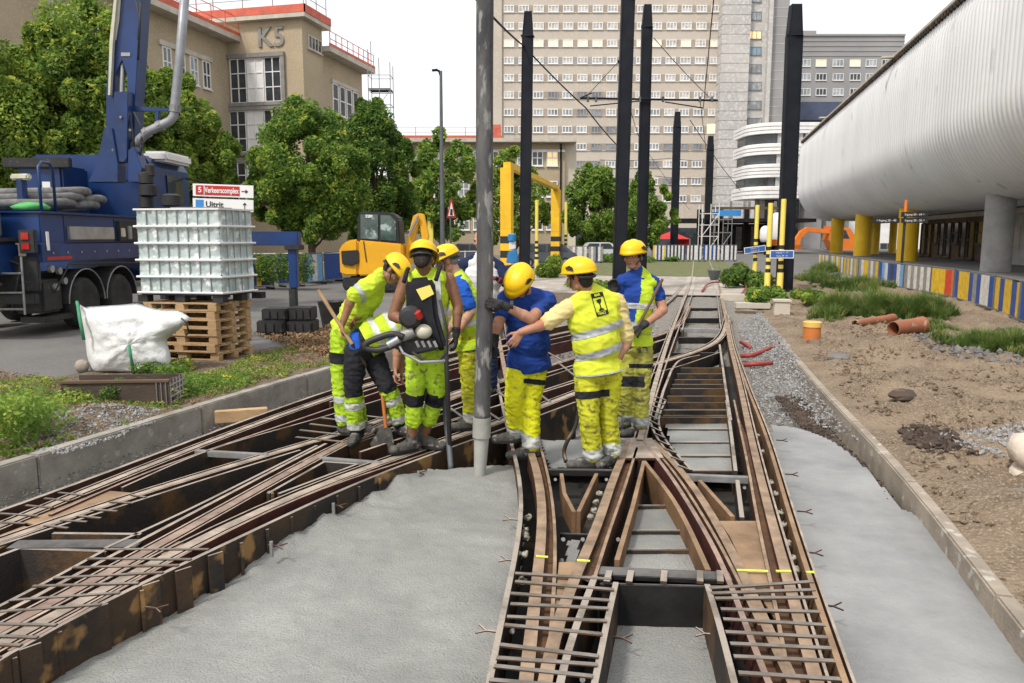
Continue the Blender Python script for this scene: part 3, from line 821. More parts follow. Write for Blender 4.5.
M['white_panel'] = pm('white_panel', (0.78, 0.77, 0.75), (0.66, 0.66, 0.65), 0.6, 0.5)
M['grey_frame'] = pm('grey_frame', (0.25, 0.24, 0.22), (0.19, 0.18, 0.17), 2, 0.7)
M['conc_trim'] = pm('conc_trim', (0.55, 0.5, 0.42), (0.42, 0.38, 0.32), 1.2, 0.85, 0.2, 10)
M['red_guard'] = pm('red_guard', (0.62, 0.13, 0.07), (0.45, 0.09, 0.06), 1.5, 0.6)
def glass(name, c, rough=0.12):
    m = pm(name, c, tuple(x * 0.5 for x in c), 0.4, rough, spec=0.6, detail=3, lo=0.4, hi=0.55); return m
M['glass_dark'] = glass('glass_dark', (0.055, 0.065, 0.075))
M['glass_pale'] = glass('glass_pale', (0.4, 0.45, 0.48))
M['glass_blue'] = glass('glass_blue', (0.2, 0.32, 0.4))
M['glass_mid'] = glass('glass_mid', (0.26, 0.28, 0.31))
M['curtain'] = pm('curtain', (0.55, 0.54, 0.52), (0.35, 0.35, 0.35), 1.2, 0.6, lo=0.45, hi=0.55)
M['lit'] = pm('lit', (0.8, 0.6, 0.3), (0.7, 0.5, 0.25), 1, 0.5, emit=(1.0, 0.74, 0.4, 0.5))
M['lit2'] = pm('lit2', (0.8, 0.7, 0.5), (0.7, 0.6, 0.4), 1, 0.5, emit=(1.0, 0.84, 0.6, 0.3))

class Face:
    """a wall plane: O origin, u along, z up, n outwards"""
    def __init__(s, O, u, n):
        s.O = V(O); s.u = V(u).normalized(); s.n = V(n).normalized()
    def p(s, a, z, d=0.0):
        return V((s.O.x, s.O.y, 0)) + s.u * a + s.n * d + V((0, 0, z))
    def blk(s, mb, a0, a1, z0, z1, d0, d1):
        return mb.hexa([s.p(a0, z0, d0), s.p(a1, z0, d0), s.p(a1, z0, d1), s.p(a0, z0, d1), s.p(a0, z1, d0), s.p(a1, z1, d0), s.p(a1, z1, d1), s.p(a0, z1, d1)])
    def uv(s, px, py):
        """where the line of sight through a picture point meets this wall -> (a, z)"""
        r = ray(px, py); t = (s.O - CAM).dot(s.n) / r.dot(s.n); q = CAM + r * t
        return (q - s.O).dot(s.u), q.z
def window(face, a0, a1, z0, z1, root, nc=2, nr=2, fr=0.06, fmat='white_frame', pmat='glass_dark', dep=0.05, sill=True, mbs=None):
    f = MB() if mbs is None else mbs[0]; g = MB() if mbs is None else mbs[1]
    face.blk(f, a0, a1, z0, z0 + fr, 0.004, dep); face.blk(f, a0, a1, z1 - fr, z1, 0.004, dep)
    for k in range(nc + 1):
        c = a0 + fr / 2 + (a1 - a0 - fr) * k / nc
        face.blk(f, c - fr / 2, c + fr / 2, z0 + fr, z1 - fr, 0.004, dep)
    for k in range(1, nr):
        c = z0 + (z1 - z0) * k / nr
        face.blk(f, a0 + fr, a1 - fr, c - fr / 2, c + fr / 2, 0.006, dep - 0.006)
    if sill: face.blk(f, a0 - 0.05, a1 + 0.05, z0 - 0.09, z0 - 0.003, 0.004, dep + 0.08)
    face.blk(g, a0 + fr * .5, a1 - fr * .5, z0 + fr * .5, z1 - fr * .5, 0.003, dep * 0.45)
    if mbs is None:
        w_ = f.build('window', M[fmat], root)
        g.build('pane', M[pmat], w_)
        return w_

# ---- the hospital tower
D = 150
O = CAM + FH * D; O.z = 0
TF = Face(O, RT, -FH)
TW = thing('hospital_tower', 'very tall beige tower block with rows of white windows and a grey concrete stair shaft', 'building', tuple(TF.p(10, 0)))
def tx(px, py=120): return TF.uv(px, py)[0]
def tz(py, px=620): return TF.uv(px, py)[1]
def slab(face, a0, a1, z0, z1, d0, d1, name, mat, root):
    mb = MB(); face.blk(mb, a0, a1, z0, z1, d0, d1); return mb.build(name, mat, root)
xL, xM = tx(493), tx(716.5)
HT = tz(-70)
slab(TF, xL, xM, -0.5, HT, 0, -16, 'wall', M['tower_beige'], TW)
slab(TF, xL - 0.01, tx(502), -0.5, HT + 0.3, -0.3, 0.5, 'pier', M['tower_beige'], TW)
rows = [8.8 + 17.25 * i for i in range(-5, 12)]
cols = [509 + 14.55 * i for i in range(15)]
flo = MB(); spb = MB(); spc = []
wins = 0; rest = (MB(), MB()); restlit = (MB(), MB())
rng = random.Random(3)
cnt = 0
vis = []
for ri, ry in enumerate(rows):
    zc = tz(ry)
    TF.blk(spb, tx(503.2), xM - .2, zc - 0.78, zc - 0.66, 0.0, 0.12)      # string course under each row
    for c in cols:
        a = tx(c)
        vis.append((ri, ry, a, zc))
    TF.blk(flo, tx(504), xM - .6, zc - 0.6, zc + 0.62, 0.0, 0.012)
spb.build('string_course', M['conc_trim'], TW)
M['tower_band'] = pm('tower_band', (0.37, 0.31, 0.25), (0.3, 0.26, 0.21), 0.5, 0.9)
flo.build('window_strip', M['tower_band'], TW)
vis.sort(key=lambda t: (t[1] < 0, -t[1]))
for i, (ri, ry, a, zc) in enumerate(vis):
    lit = abs(ry - 43.3) < 1 and rng.random() < 0.75
    k = rng.random()
    pmt = ('lit2' if rng.random() < .5 else 'lit') if lit else ('glass_pale' if k < .35 else ('curtain' if k < .62 else 'glass_mid'))
    fm = 'white_frame' if k < .85 else 'tower_dark'
    w2 = 0.98
    if i < 100:
        window(TF, a - w2, a + w2, zc - 0.62, zc + 0.62, TW, 3, 1, 0.15, fm, pmt, 0.14, True)
    else:
        window(TF, a - w2, a + w2, zc - 0.62, zc + 0.62, TW, 3, 1, 0.15, 'white_frame', pmt, 0.14, True, restlit if lit else rest)
o = rest[0].build('window', M['white_frame'], TW); o['kind'] = 'stuff'; rest[1].build('pane', M['curtain'], o)
if restlit[0].v:
    o = restlit[0].build('lit_window', M['white_frame'], TW); restlit[1].build('pane', M['lit2'], o)
# dark plant-floor band
slab(TF, tx(503), xM - .05, tz(63.5), tz(57.5), 0.01, 0.02, 'band', M['tower_dark'], TW)
# stair shaft: board-marked concrete with joints
x0, x1 = tx(717, 60), tx(744.5, 60)
sh = MB(); z = -0.5
while z < HT + 4:
    TF.blk(sh, x0, x1, z, z + 1.62, 3.0 - 12, 3.0); TF.blk(sh, x0 + .08, x1 - .08, z + 1.62, z + 1.72, 3.0 - 12, 2.9); z += 1.72
sh.build('stair_shaft', M['tower_grey'], TW)
slab(TF, x1 + .003, tx(763, 60), -0.5, HT, 1.6, -12, 'link_wall', M['tower_grey'], TW)
slab(TF, tx(763, 60), tx(767, 60), -0.5, HT, 2.6, -12, 'fin', M['tower_grey'], TW)
slab(TF, tx(767, 60) + .003, tx(785, 60), -0.5, HT, 1.2, -12, 'wall', M['tower_dark'], TW)
F2 = Face(TF.p(0, 0, 1.6), RT, -FH)
for i, ry in enumerate([-2, 16, 35, 51, 68.5, 86, 105, 122, 139, 156, 173]):
    a0, z_ = F2.uv(747, ry)
    a1 = F2.uv(761.5, ry)[0]
    window(F2, a0, a1, z_ - .75, z_ + .75, TW, 3, 1, 0.1, 'grey_frame', {2: 'lit', 3: 'glass_blue'}.get(i, 'glass_pale'), 0.12)
jt = MB()
for ry in range(-20, 240, 9):
    a0, z_ = F2.uv(767.5, ry); jt_ = TF.blk(jt, tx(767.3, 60), tx(784.7, 60), z_ - .05, z_ + .05, 1.2, 1.24)
jt.build('joint', M['tower_grey'], TW)
slab(TF, xL + 2, tx(700), -0.5, tz(228), 0.01, 2.0, 'base_storey', M['glass_dark'], TW)

# ---- grey hospital wing farther right
D2 = 175
O2 = CAM + FH * D2; GF = Face(O2, RT, -FH)
GW = thing('hospital_wing', 'grey hospital wing with a flat roof behind the pale round ended block', 'building', tuple(GF.p(75, 0)))
a0, zt = GF.uv(786, 36); a1 = GF.uv(905, 36)[0]
slab(GF, a0, a1, -0.5, zt, 0, -15, 'wall', M['far_grey'], GW)
slab(GF, a0 - .3, a1, zt, zt + .4, .3, -15.3, 'roof_edge', M['tower_dark'], GW)
b0, zb = GF.uv(805, 31); b1 = GF.uv(820, 31)[0]
slab(GF, b0, b1, zt + .4, zb + .6, -2, -8, 'plant_room', M['far_grey'], GW)
mb = MB()
for ry in [41, 46, 51, 56]:
    z_ = GF.uv(805, ry)[1]; GF.blk(mb, a0, a1, z_ - .07, z_ + .07, 0, .12)
mb.build('string_course', M['tower_dark'], GW)
for ry in [63, 77, 92]:
    for i, c in enumerate([793, 805, 821, 838, 855, 871, 887]):
        a, z_ = GF.uv(c, ry)
        window(GF, a - 1.2, a + 1.2, z_ - .75, z_ + .75, GW, 3, 1, .12, 'white_frame', 'lit2' if (ry == 63 and i in (2, 4)) else ('glass_pale' if i % 2 else 'glass_dark'), .12)
c0, zc1 = GF.uv(796, 103); zc0 = GF.uv(796, 121)[1]
M['navy_clad'] = pm('navy_clad', (0.07, 0.09, 0.15), (0.05, 0.065, 0.11), 0.5, 0.5)
slab(GF, c0, c0 + 12, zc0, zc1, .01, 1.5, 'dark_block', M['navy_clad'], GW)

# ---- white block with rounded corner and ribbed bands
D3 = 112
WF = Face(CAM + FH * D3, RT, -FH)
a0, zt = WF.uv(752, 122); a1 = WF.uv(842, 122)[0]; zb = WF.uv(739.5, 198)[1]
WB = thing('clinic_block', 'white clinic block with rounded corner and ribbed horizontal bands, left of the big black mast', 'building', tuple(WF.p(a0 + 6, 0)))
def rplan(inset, R=4.0):
    P = []
    A0, A1 = a0 + inset, a1 - inset
    for k in range(9):
        an = PI + (PI / 2) * k / 8
        P.append(WF.p(A0 + R + R * math.cos(an), 0, -inset - R - R * math.sin(an) * 1.0))
    for k in range(1, 1): pass
    P.append(WF.p(A1, 0, -inset)); P.append(WF.p(A1, 0, -9 + inset)); P.append(WF.p(A0, 0, -9 + inset))
    return [(p.x, p.y) for p in P]
gl = [WF.uv(740, r)[1] for r in (143, 133, 163.5, 154, 186, 177)]
bands = [(zt, gl[1]), (gl[0], gl[3]), (gl[2], gl[5]), (gl[4], zb)]
for (t, b) in bands:
    n_ = max(3, int(round((t - b) / 0.5))); h = (t - b) / n_; mb = MB()
    for k in range(n_):
        mb.prism(rplan(0), b + k * h, b + k * h + h * .78); mb.prism(rplan(.18), b + k * h + h * .78, b + (k + 1) * h)
    mb.build('ribbed_band', M['white_panel'], WB)
for (t, b) in [(gl[1], gl[0]), (gl[3], gl[2]), (gl[5], gl[4])]:
    g_ = MB().prism(rplan(.5), b, t).build('window_band', M['glass_dark'], WB)
    for k in range(0, 26, 2):
        a = a0 + 3.9 + k * .5
        if a < a1 - 1: MBm = MB(); WF.blk(MBm, a, a + (.6 if k % 3 == 0 else .25), b, t, -.52, -.3); MBm.build('mullion', M['curtain'], g_)
for k in range(5):
    c = WF.p(a0 + 2.5 + k * 3.4, 0, -4); MB().cyl(V((c.x, c.y, -.5)), V((c.x, c.y, zb)), .35, 12).build('column', M['grey_frame'], WB)
MB().prism(rplan(4), -0.5, zb).build('ground_storey', M['glass_dark'], WB)

# ---- brick factory building on the left (K5)
KY = 52.0
KF = Face((0, KY, 0), (1, 0, 0), (0, -1, 0))
kx0 = KF.uv(228, 60)[0]; kx1 = KF.uv(303, 60)[0]
KS = Face((kx1, KY, 0), (0, 1, 0), (1, 0, 0))        # side of the stair block
WS = Face((kx0, KY, 0), (0, 1, 0), (1, 0, 0))        # long front wing (a runs away from camera, negative towards it)
KB = thing('brick_factory', 'long beige brick factory with big K5 letters and red guard rails round the roof', 'building', (kx1, KY, 0))
ztK = KF.uv(265, 21)[1]; ztW = WS.uv(227.5, 43)[1]
slab(WS, -75, 0.0, -.3, ztW, 0, -14, 'wing_wall', M['brick_beige'], KB)
kend = KS.uv(322, 40)[0]
mb = MB(); KF.blk(mb, kx0 - 8, kx1, -.3, ztK, 0, -kend); mb.build('stair_block', M['brick_beige'], KB)
RS = Face((kx1 - 0.25, KY + kend, 0), (0, 1, 0), (1, 0, 0))
rend = RS.uv(362, 85)[0]; ztR = RS.uv(323, 54)[1]
slab(RS, 0.0, rend, -.3, ztR, 0, -14, 'rear_wing_wall', M['brick_beige'], KB)
slab(WS, -75, .3, ztW, ztW + .38, 1.1, -14.3, 'eave', M['conc_trim'], KB)
mb = MB(); KF.blk(mb, kx0 - 8.5, kx1 + .5, ztK, ztK + .3, .5, -kend - .5); mb.build('eave', M['conc_trim'], KB)
slab(RS, -.2, rend + .6, ztR, ztR + .38, 1.0, -14.3, 'eave', M['conc_trim'], KB)
# red toe boards
slab(WS, -75, .3, ztW + .385, ztW + .62, 1.1, 1.02, 'toe_board', M['red_guard'], KB)
mb = MB(); KF.blk(mb, kx0 - 8.5, kx1 + .55, ztK + .305, ztK + .85, .52, .44); KS.blk(mb, -.52, kend + .5, ztK + .305, ztK + .85, .55, .47); mb.build('toe_board', M['red_guard'], KB)
slab(RS, -.2, rend + .6, ztR + .385, ztR + .6, 1.0, .92, 'toe_board', M['red_guard'], KB)
def rail_run(face, a0, a1, z, d, root, step=2.0, h=1.3, mat='red_guard'):
    mb = MB(); n = max(1, int((a1 - a0) / step))
    for k in range(n + 1):
        a = a0 + (a1 - a0) * k / n; mb.beam(face.p(a, z, d), face.p(a, z + h, d), .05, .05)
    for hh in (.55, h): mb.beam(face.p(a0, z + hh, d), face.p(a1, z + hh, d), .04, .04)
    return mb.build('guard_rail', M[mat], root)
rail_run(WS, -75, 0, ztW + .4, 1.0, KB, 1.6)
rail_run(KF, kx0 - 8, kx1 + .4, ztK + .85, .4, KB, 2.4, 1.5, 'grey_steel')
rail_run(KS, 0, kend, ztK + .85, .4, KB, 1.2, 1.5, 'grey_steel')
rail_run(RS, 0, rend + .5, ztR + .4, .9, KB, 1.0, 1.1)
slab(WS, -30, -6, ztW + .42, ztW + .9, .95, .9, 'toe_board', M['red_guard'], KB)
# K5 letters
a, z_ = KF.uv(271.5, 37.5)
lz = KF.uv(271, 27)[1] - KF.uv(271, 48)[1]
text_obj('letters', 'K5', lz * 1.36, .05, M['grey_frame'], KB, KF.p(a, z_ - lz * .02, .06), (1, 0, 0), (0, 0, 1), sx=1.0, bold=.02)
# big stair windows
def bigwin(px0, px1, py0, py1):
    a0_, z1_ = KF.uv(px0, py0); a1_, z0_ = KF.uv(px1, py1)
    mb = MB()
    KF.blk(mb, a0_ - .2, a1_ + .3, z0_ - .25, z0_, 0.01, .3); KF.blk(mb, a0_ - .2, a1_ + .3, z1_, z1_ + .3, .01, .25)
    KF.blk(mb, a1_, a1_ + .3, z0_, z1_, .01, .22)
    s_ = mb.build('window_surround', M['grey_frame'], KB)
    w3 = (a1_ - a0_) / 3
    for i in range(3):
        window(KF, a0_ + i * w3 + .03, a0_ + (i + 1) * w3 - .03, z0_, z1_, KB, 2, 3, .07, 'white_frame', 'white_panel' if i == 1 else 'glass_dark', .1, False)
bigwin(229.5, 283, 59.5, 101.5); bigwin(229.5, 283, 111.5, 151.5); bigwin(229.5, 283, 163, 200)
# wing windows, in groups under pale lintels
a0_, z1_ = WS.uv(158, 41); a1_, _ = WS.uv(211, 61.5); z0_ = WS.uv(210, 87)[1]
z1_ = WS.uv(211, 63)[1]
WH = a1_ - a0_
for base_z in (z1_, z1_ - 3.6, z1_ - 7.2):
    for g in range(0, 5):
        e = a1_ - g * (WH + 3.2)
        slab(WS, e - WH, e, base_z, base_z + .32, .005, .14, 'lintel', M['conc_trim'], KB)
        n_ = 4; pitch = WH / n_
        for k in range(n_):
            window(WS, e - WH + k * pitch + .28, e - WH + (k + 1) * pitch - .22, base_z - 1.9, base_z - .01, KB, 2, 2, .09, 'white_frame', 'glass_dark' if (k + g) % 2 else 'glass_pale', .08)
# rear wing windows
b0_, zt_ = RS.uv(331, 82); b1_, _ = RS.uv(358, 95); zb_ = RS.uv(331, 113)[1]
for dz in (0, 3.6):
    slab(RS, b0_, b1_, zt_ - dz, zt_ - dz + .25, .005, .14, 'lintel', M['conc_trim'], KB)
    for k in range(4):
        q = (b1_ - b0_) / 4
        window(RS, b0_ + k * q + .12, b0_ + (k + 1) * q - .12, zb_ - dz, zt_ - dz - .01, KB, 1, 2, .1, 'white_frame', 'glass_dark', .08)
c0_, ct = KS.uv(307, 34); c1_, _ = KS.uv(320.5, 40); cb = KS.uv(307, 48)[1]
window(KS, c0_, c1_, cb, ct, KB, 4, 1, .1, 'conc_trim', 'glass_dark', .1)

# ---- low office building behind the trees
D4 = 78
LF = Face(CAM + FH * D4, RT, -FH)
LB = thing('low_office', 'low beige office building with an overhanging flat roof in front of the tower', 'building', tuple(LF.p(-2, 0)))
a0, zt = LF.uv(392, 143); a1 = LF.uv(565, 143)[0]
slab(LF, a0, a1, -.3, zt, 0, -11, 'wall', M['brick_beige'], LB)
slab(LF, a0 - .6, a1 + 1.1, zt + .0, zt + .35, 1.1, -12, 'roof_slab', M['conc_trim'], LB)
slab(LF, a0, a1, zt - .9, zt - .65, .005, .1, 'cornice', M['white_panel'], LB)
slab(LF, a1 - .12, a1 + 1.2, -.3, zt - .003, -.5, -10.9, 'corner_wall', pm('render_pale', (0.62, 0.56, 0.44), (0.5, 0.45, 0.36), .6, .9), LB)
for zi, (t, b) in enumerate([(150, 166), (181, 197), (212, 230)]):
    z1_ = LF.uv(520, t)[1]; z0_ = LF.uv(520, b)[1]
    n_ = 11
    for k in range(n_):
        q = (a1 - a0 - 1) / n_
        lit = zi == 0 and k == n_ - 1
        window(LF, a0 + .5 + k * q + .15, a0 + .5 + (k + 1) * q - .2, z0_, z1_, LB, 2, 2, .1, 'white_frame', 'lit' if lit else ('glass_pale' if k % 3 else 'glass_dark'), .1)
m = LF.uv(561, 143)[0]
MB().cyl(LF.p(m, 0, .1), LF.p(m, zt - .1, .1), .09, 8).build('downpipe', M['black_steel'], LB)
r0, rz1 = LF.uv(476, 123); r1, _ = LF.uv(500.5, 123); rz0 = LF.uv(476, 137)[1]
slab(LF, r0, r1, max(rz0, zt + .36), rz1, -1, -4, 'roof_tank', M['red_guard'], LB)
rail_run(LF, a0, a1 - 5, zt + .36, .6, LB, 2.2, 1.1, 'grey_steel')
slab(LF, a0, a0 + 11, zt + .36, zt + .62, .95, .9, 'toe_board', M['red_guard'], LB)

# ---- scaffold towers
def scaffold(base, wd, dp, h, lift, label, mat='grey_steel', lv0=0, r=.035, tall=()):
    t = thing('scaffold_tower', label, 'scaffold', tuple(base))
    b = V(base)
    for i, (x, y) in enumerate([(0, 0), (wd / 2, 0), (wd, 0), (0, dp), (wd, dp)]):
        p = b + RT * x + FH * y
        e = tall[i] if i < len(tall) else 0
        MB().cyl(p, p + V((0, 0, h + e)), r, 6).build('upright', M[mat], t)
    z = lift
    while z < h + .01:
        m_ = MB()
        for (p, q) in [((0, 0), (wd, 0)), ((0, dp), (wd, dp)), ((0, 0), (0, dp)), ((wd, 0), (wd, dp))]:
            m_.cyl(b + RT * p[0] + FH * p[1] + V((0, 0, z)), b + RT * q[0] + FH * q[1] + V((0, 0, z)), r * .85, 6)
        m_.build('ledger', M[mat], t)
        z += lift
    z = lift * 2
    while z < h:
        MB().hexa([b + RT * a_ + FH * c_ + V((0, 0, z + e_)) for e_ in (.06, .11) for a_, c_ in ((0, 0), (wd, 0), (wd, dp), (0, dp))]).build('deck', M['plate'], t)
        MB().cyl(b + V((0, 0, z - lift * 2)), b + RT * wd + V((0, 0, z)), r * .8, 6).build('brace', M[mat], t)
        z += lift * 2
    return t
dS = 58.0
bs = PD(372, 237, dS); bs.z = 0
topz = PD(372, 62, dS).z
scaffold(bs, PD(394, 100, dS).dot(RT) - PD(372, 100, dS).dot(RT), 1.4, topz, 1.05, 'grey steel scaffold tower rising against the sky beside the rear brick wing', tall=(.9, .3, 0, 1.8, 0), r=.03)
bs = G(701, 259, 0); scaffold(bs, 1.4, 1.2, 4.6, .95, 'light scaffold tower beside a black mast at the far end of the tracks', 'white_frame', r=.04)
bs = G(713, 259, 0); scaffold(bs, 1.5, 1.2, 3.6, 1.1, 'lower grey scaffold under the dark canopy by the blue banner', 'grey_steel', r=.04)

# ---- white ribbed elevated building
M['clad'] = pm('clad', (0.74, 0.74, 0.735), (0.66, 0.66, 0.66), 0.35, 0.45, detail=6, c3=(0.5, 0.5, 0.5), s3=1.2, t3=0.66, stretch=(1, 1, .3))
EB = thing('elevated_building', 'white elevated building clad in vertical ribs with a curved underside', 'building', (16, 50, 0))
XF, ZB, ZT, RR = 12.5, 3.85, 13.75, 4.2
prof = [(XF + .35, ZT), (XF + .02, ZT - 1.2), (XF, ZT - 3)]
for k in range(15):
    an = PI + (PI / 2) * k / 14
    prof.append((XF + RR + RR * math.cos(an), ZB + RR + RR * math.sin(an)))
prof += [(XF + 9, ZB + .02), (XF + 18, ZB + .05)]
Y0, Y1, PT = 4.0, PXP(797, 200, 12.5).y, 0.52
nrib = int((Y1 - Y0) / PT); seg = 8
nrm = []
for i in range(len(prof)):
    a = V(prof[max(i - 1, 0)]); b = V(prof[min(i + 1, len(prof) - 1)]); t = (b - a).normalized(); nrm.append(V((t.y, -t.x)) * 1)
vs = []; fs = []
for j in range(nrib * seg + 1):
    y = Y0 + j * PT / seg; ph = (j % seg) / seg
    h = (-.035, .008, .025, .03, .03, .025, .008, -.035)[j % seg]
    for i, (x, z) in enumerate(prof):
        nn = nrm[i]
        vs.append((x + nn.x * h if nn.x < 0 else x + nn.x * h, y, z + nn.y * h))
npf = len(prof)
for j in range(nrib * seg):
    for i in range(npf - 1):
        a = j * npf + i; fs.append((a, a + 1, a + npf + 1, a + npf))
MB().add(vs, fs).build('ribbed_cladding', M['clad'], EB, smooth='all', fix=False)
yE = Y0 + nrib * PT
poly = [V((x, yE, z)) for x, z in prof] + [V((XF + 18, yE, ZT))]
MB().extr(poly, (0, .2, 0)).build('end_wall', M['clad'], EB)
poly = [V((x, Y0 - .2, z)) for x, z in prof] + [V((XF + 18, Y0 - .2, ZT))]
MB().extr(poly, (0, .19, 0)).build('end_wall', M['clad'], EB)
MB().box2((XF + .3, Y0, ZT - .02), (XF + 18, yE, ZT + .1)).build('roof', M['far_grey'], EB)
MB().box2((XF + .05, Y0, ZT + .1), (XF + .5, yE, ZT + .28)).build('coping', M['conc_trim'], EB, bev=.02)
mb = MB()
mb.box2((XF + .16, Y0, ZT - .04), (XF + .34, yE, ZT - .0))
for k in range(nrib): mb.box((XF + .2, Y0 + (k + .5) * PT, ZT - .08), (.3, .14, .2))
mb.build('coping_bracket', M['plate'], EB)
for px, py in ((893, 46), (827, 108)):
    q = PXP(px, py, XF); MB().box((XF - .25, q.y, ZT + .12), (.9, .5, .1)).build('roof_bracket', M['conc_trim'], EB)
# columns
M['col_yellow'] = pm('col_yellow', (0.9, 0.58, 0.03), (0.8, 0.5, 0.02), 0.8, 0.55)
M['col_grey'] = pm('col_grey', (0.36, 0.36, 0.355), (0.27, 0.27, 0.265), 1.2, 0.85, .3, 20, detail=8)
def column(px, wpx, X, mat, name='column'):
    b = PXP(px, 237, X); d = (b - CAM).dot(FW); r = wpx * d / F / 2
    mb = MB().lathe([(r, -.2), (r, ZB + .6)], (b.x, b.y, 0), 28)
    return mb.build(name, M[mat], EB, smooth=True)
column(998, 27, 15.8, 'col_grey')
column(908, 19, 16, 'col_yellow')
for px, w_, yb in ((863, 16, 16), (875, 9, 19), (893, 7, 22), (837, 12, 16), (1090, 30, 16)):
    column(px, w_, yb, 'col_yellow')
# ---- ground floor behind the columns
UB = thing('ground_pavilion', 'dark recessed glass front with brown frames under the white ribbed building', 'building', (24, 50, 0))
gx = 21.0
BF = Face((gx, 40, 0), (0, 1, 0), (-1, 0, 0))
def bfa(px, py=240): return BF.uv(px, py)
ya = bfa(985)[0]; yb = bfa(921)[0]
M['brown_wood'] = pm('brown_wood', (0.13, 0.085, 0.05), (0.07, 0.045, 0.03), 1.2, .7, .3, 20)
M['pale_wall'] = pm('pale_wall', (0.5, 0.49, 0.46), (0.36, 0.35, 0.33), 1.0, .85)
slab(BF, ya, yb, -.3, ZB - .05, 0, -7, 'wall', M['brown_wood'], UB)
slab(BF, ya - 14, ya, -.3, ZB - .05, 0.02, -7, 'pale_wall', M['pale_wall'], UB)
slab(BF, ya - 14, yb + 16, ZB - .45, ZB - .1, .5, .1, 'fascia', M['conc_trim'], UB)
n_ = 9
for k in range(n_):
    q = (yb - ya) / n_
    window(BF, ya + k * q + .2, ya + (k + 1) * q - .2, .15 if k % 3 else 1.3, 3.1, UB, 1, 2, .1, 'brown_wood', 'glass_dark', .14, True)
for k in range(5):
    slab(BF, ya - 1.2 - k * 2.6, ya - .2 - k * 2.6, 1.0, 2.6, .03, .06, 'panel', M['conc_trim'], UB)
WL = thing('white_hall', 'low white hall seen between the yellow columns', 'building', (25, 75, 0))
BF2 = Face((24, 128, 0), RT, -FH)
a0, z1_ = BF2.uv(797, 231); a1 = BF2.uv(925, 226)[0]
slab(BF2, a0, a1, -.3, z1_ + 2, 0, -8, 'wall', M['white_panel'], WL)
for px0, px1, t, b in ((845, 858, 245, 262), (880, 893, 243, 262), (811, 828, 250, 262)):
    q0, z1_ = BF2.uv(px0, t); q1, z0_ = BF2.uv(px1, b)
    window(BF2, q0, q1, z0_, z1_, WL, 2, 1, .1, 'grey_frame', 'glass_dark', .12)

# ---- dark station canopy at the end of the street
SC = thing('station_canopy', 'dark flat canopy on black posts in front of the clinic block', 'canopy', tuple(G(745, 254, 0)))
SF = Face(CAM + FH * 88, RT, -FH)
def sb(px0, px1, py0, py1, d0, d1, name, mat, root):
    a0_, z1_ = SF.uv(px0, py0); a1_, z0_ = SF.uv(px1, py1)
    return slab(SF, a0_, a1_, z0_, z1_, d0, d1, name, mat, root)
sb(676, 806, 219, 222.5, 3, -6, 'roof', M['black_steel'], SC)
sb(710, 800, 206.5, 209, -1, -1.5, 'top_beam', M['brown_wood'], SC)
for px in (700, 722, 748, 772, 795): sb(px, px + 2.2, 209, 255, -1, -1.4, 'post', M['black_steel'], SC)
for px in (716, 738, 757, 784): sb(px, px + 1.2, 200, 220, -3, -3.3, 'post', M['grey_steel'], SC)
sb(716, 800, 223, 252, -5.5, -6, 'back_wall', M['glass_dark'], SC)
for px in (722, 735, 750, 766): sb(px, px + 5, 226, 250, -5.3, -5.45, 'panel', M['curtain'], SC)
o = MB(); SFb = Face(CAM + FH * 84, RT, -FH)
a0, z1_ = SFb.uv(714, 210); a1, z0_ = SFb.uv(741, 216); SFb.blk(o, a0, a1, z0_, z1_, 0, -.15)
M['sky_blue'] = pm('sky_blue', (0.05, 0.28, 0.62), (0.04, 0.22, 0.55), 1, .5)
tag(o.build('blue_banner', M['sky_blue']), 'bright blue banner hanging from the beam above the dark canopy', 'banner')
# round white tanks by the canopy
def ltank(px, py, rpx, d, hpx, label):
    c = PD(px, py, d); r = rpx * d / F; h = hpx * d / F
    t = MB().lathe([(r * .4, h), (r * .8, h * .8), (r, h * .45), (r, -h * .5), (r * .85, -h * .9), (r * .6, -h)], c, 20)
    o = t.build('white_tank', M['white_panel'], None, smooth='all'); tag(o, label, 'tank', 'white tanks by the canopy')
    s = MB().cyl(V((c.x, c.y, -.3)), V((c.x, c.y, c.z - h * .7)), r * .25, 8).build('stand', M['black_steel'], o)
ltank(766, 234, 6, 80, 8, 'white round tank on a black stand left of the striped posts')
ltank(778, 228, 9, 84, 15, 'taller white round tank beside the big black mast')
RTT = thing('red_tent', 'red market tent beyond the lawn near the black masts', 'tent', tuple(G(672, 256, 0)))
b = PD(655, 250, 78)
def tentp(px, py, d): return PD(px, py, d)
p1, p2, p3, p4 = tentp(652, 239, 76), tentp(690, 239, 76), tentp(690, 239, 80), tentp(652, 239, 80); ap = tentp(671, 231, 78)
M['red_cloth'] = pm('red_cloth', (0.55, 0.035, 0.03), (0.4, 0.03, 0.03), 1, .8)
MB().add([p1, p2, p3, p4, ap], [(0, 1, 4), (1, 2, 4), (2, 3, 4), (3, 0, 4), (3, 2, 1, 0)]).build('roof', M['red_cloth'], RTT)
mb = MB()
for p in (p1, p2, p3, p4): MB().cyl(V((p.x, p.y, 0)), p, .06, 6).build('pole', M['grey_steel'], RTT)
MB().extr([tentp(677, 239.5, 80), tentp(690, 239.5, 80), V((*tentp(690, 239.5, 80).xy, 0.1)), V((*tentp(677, 239.5, 80).xy, 0.1))], (0, -.05, 0)).build('side_cloth', M['red_cloth'], RTT)

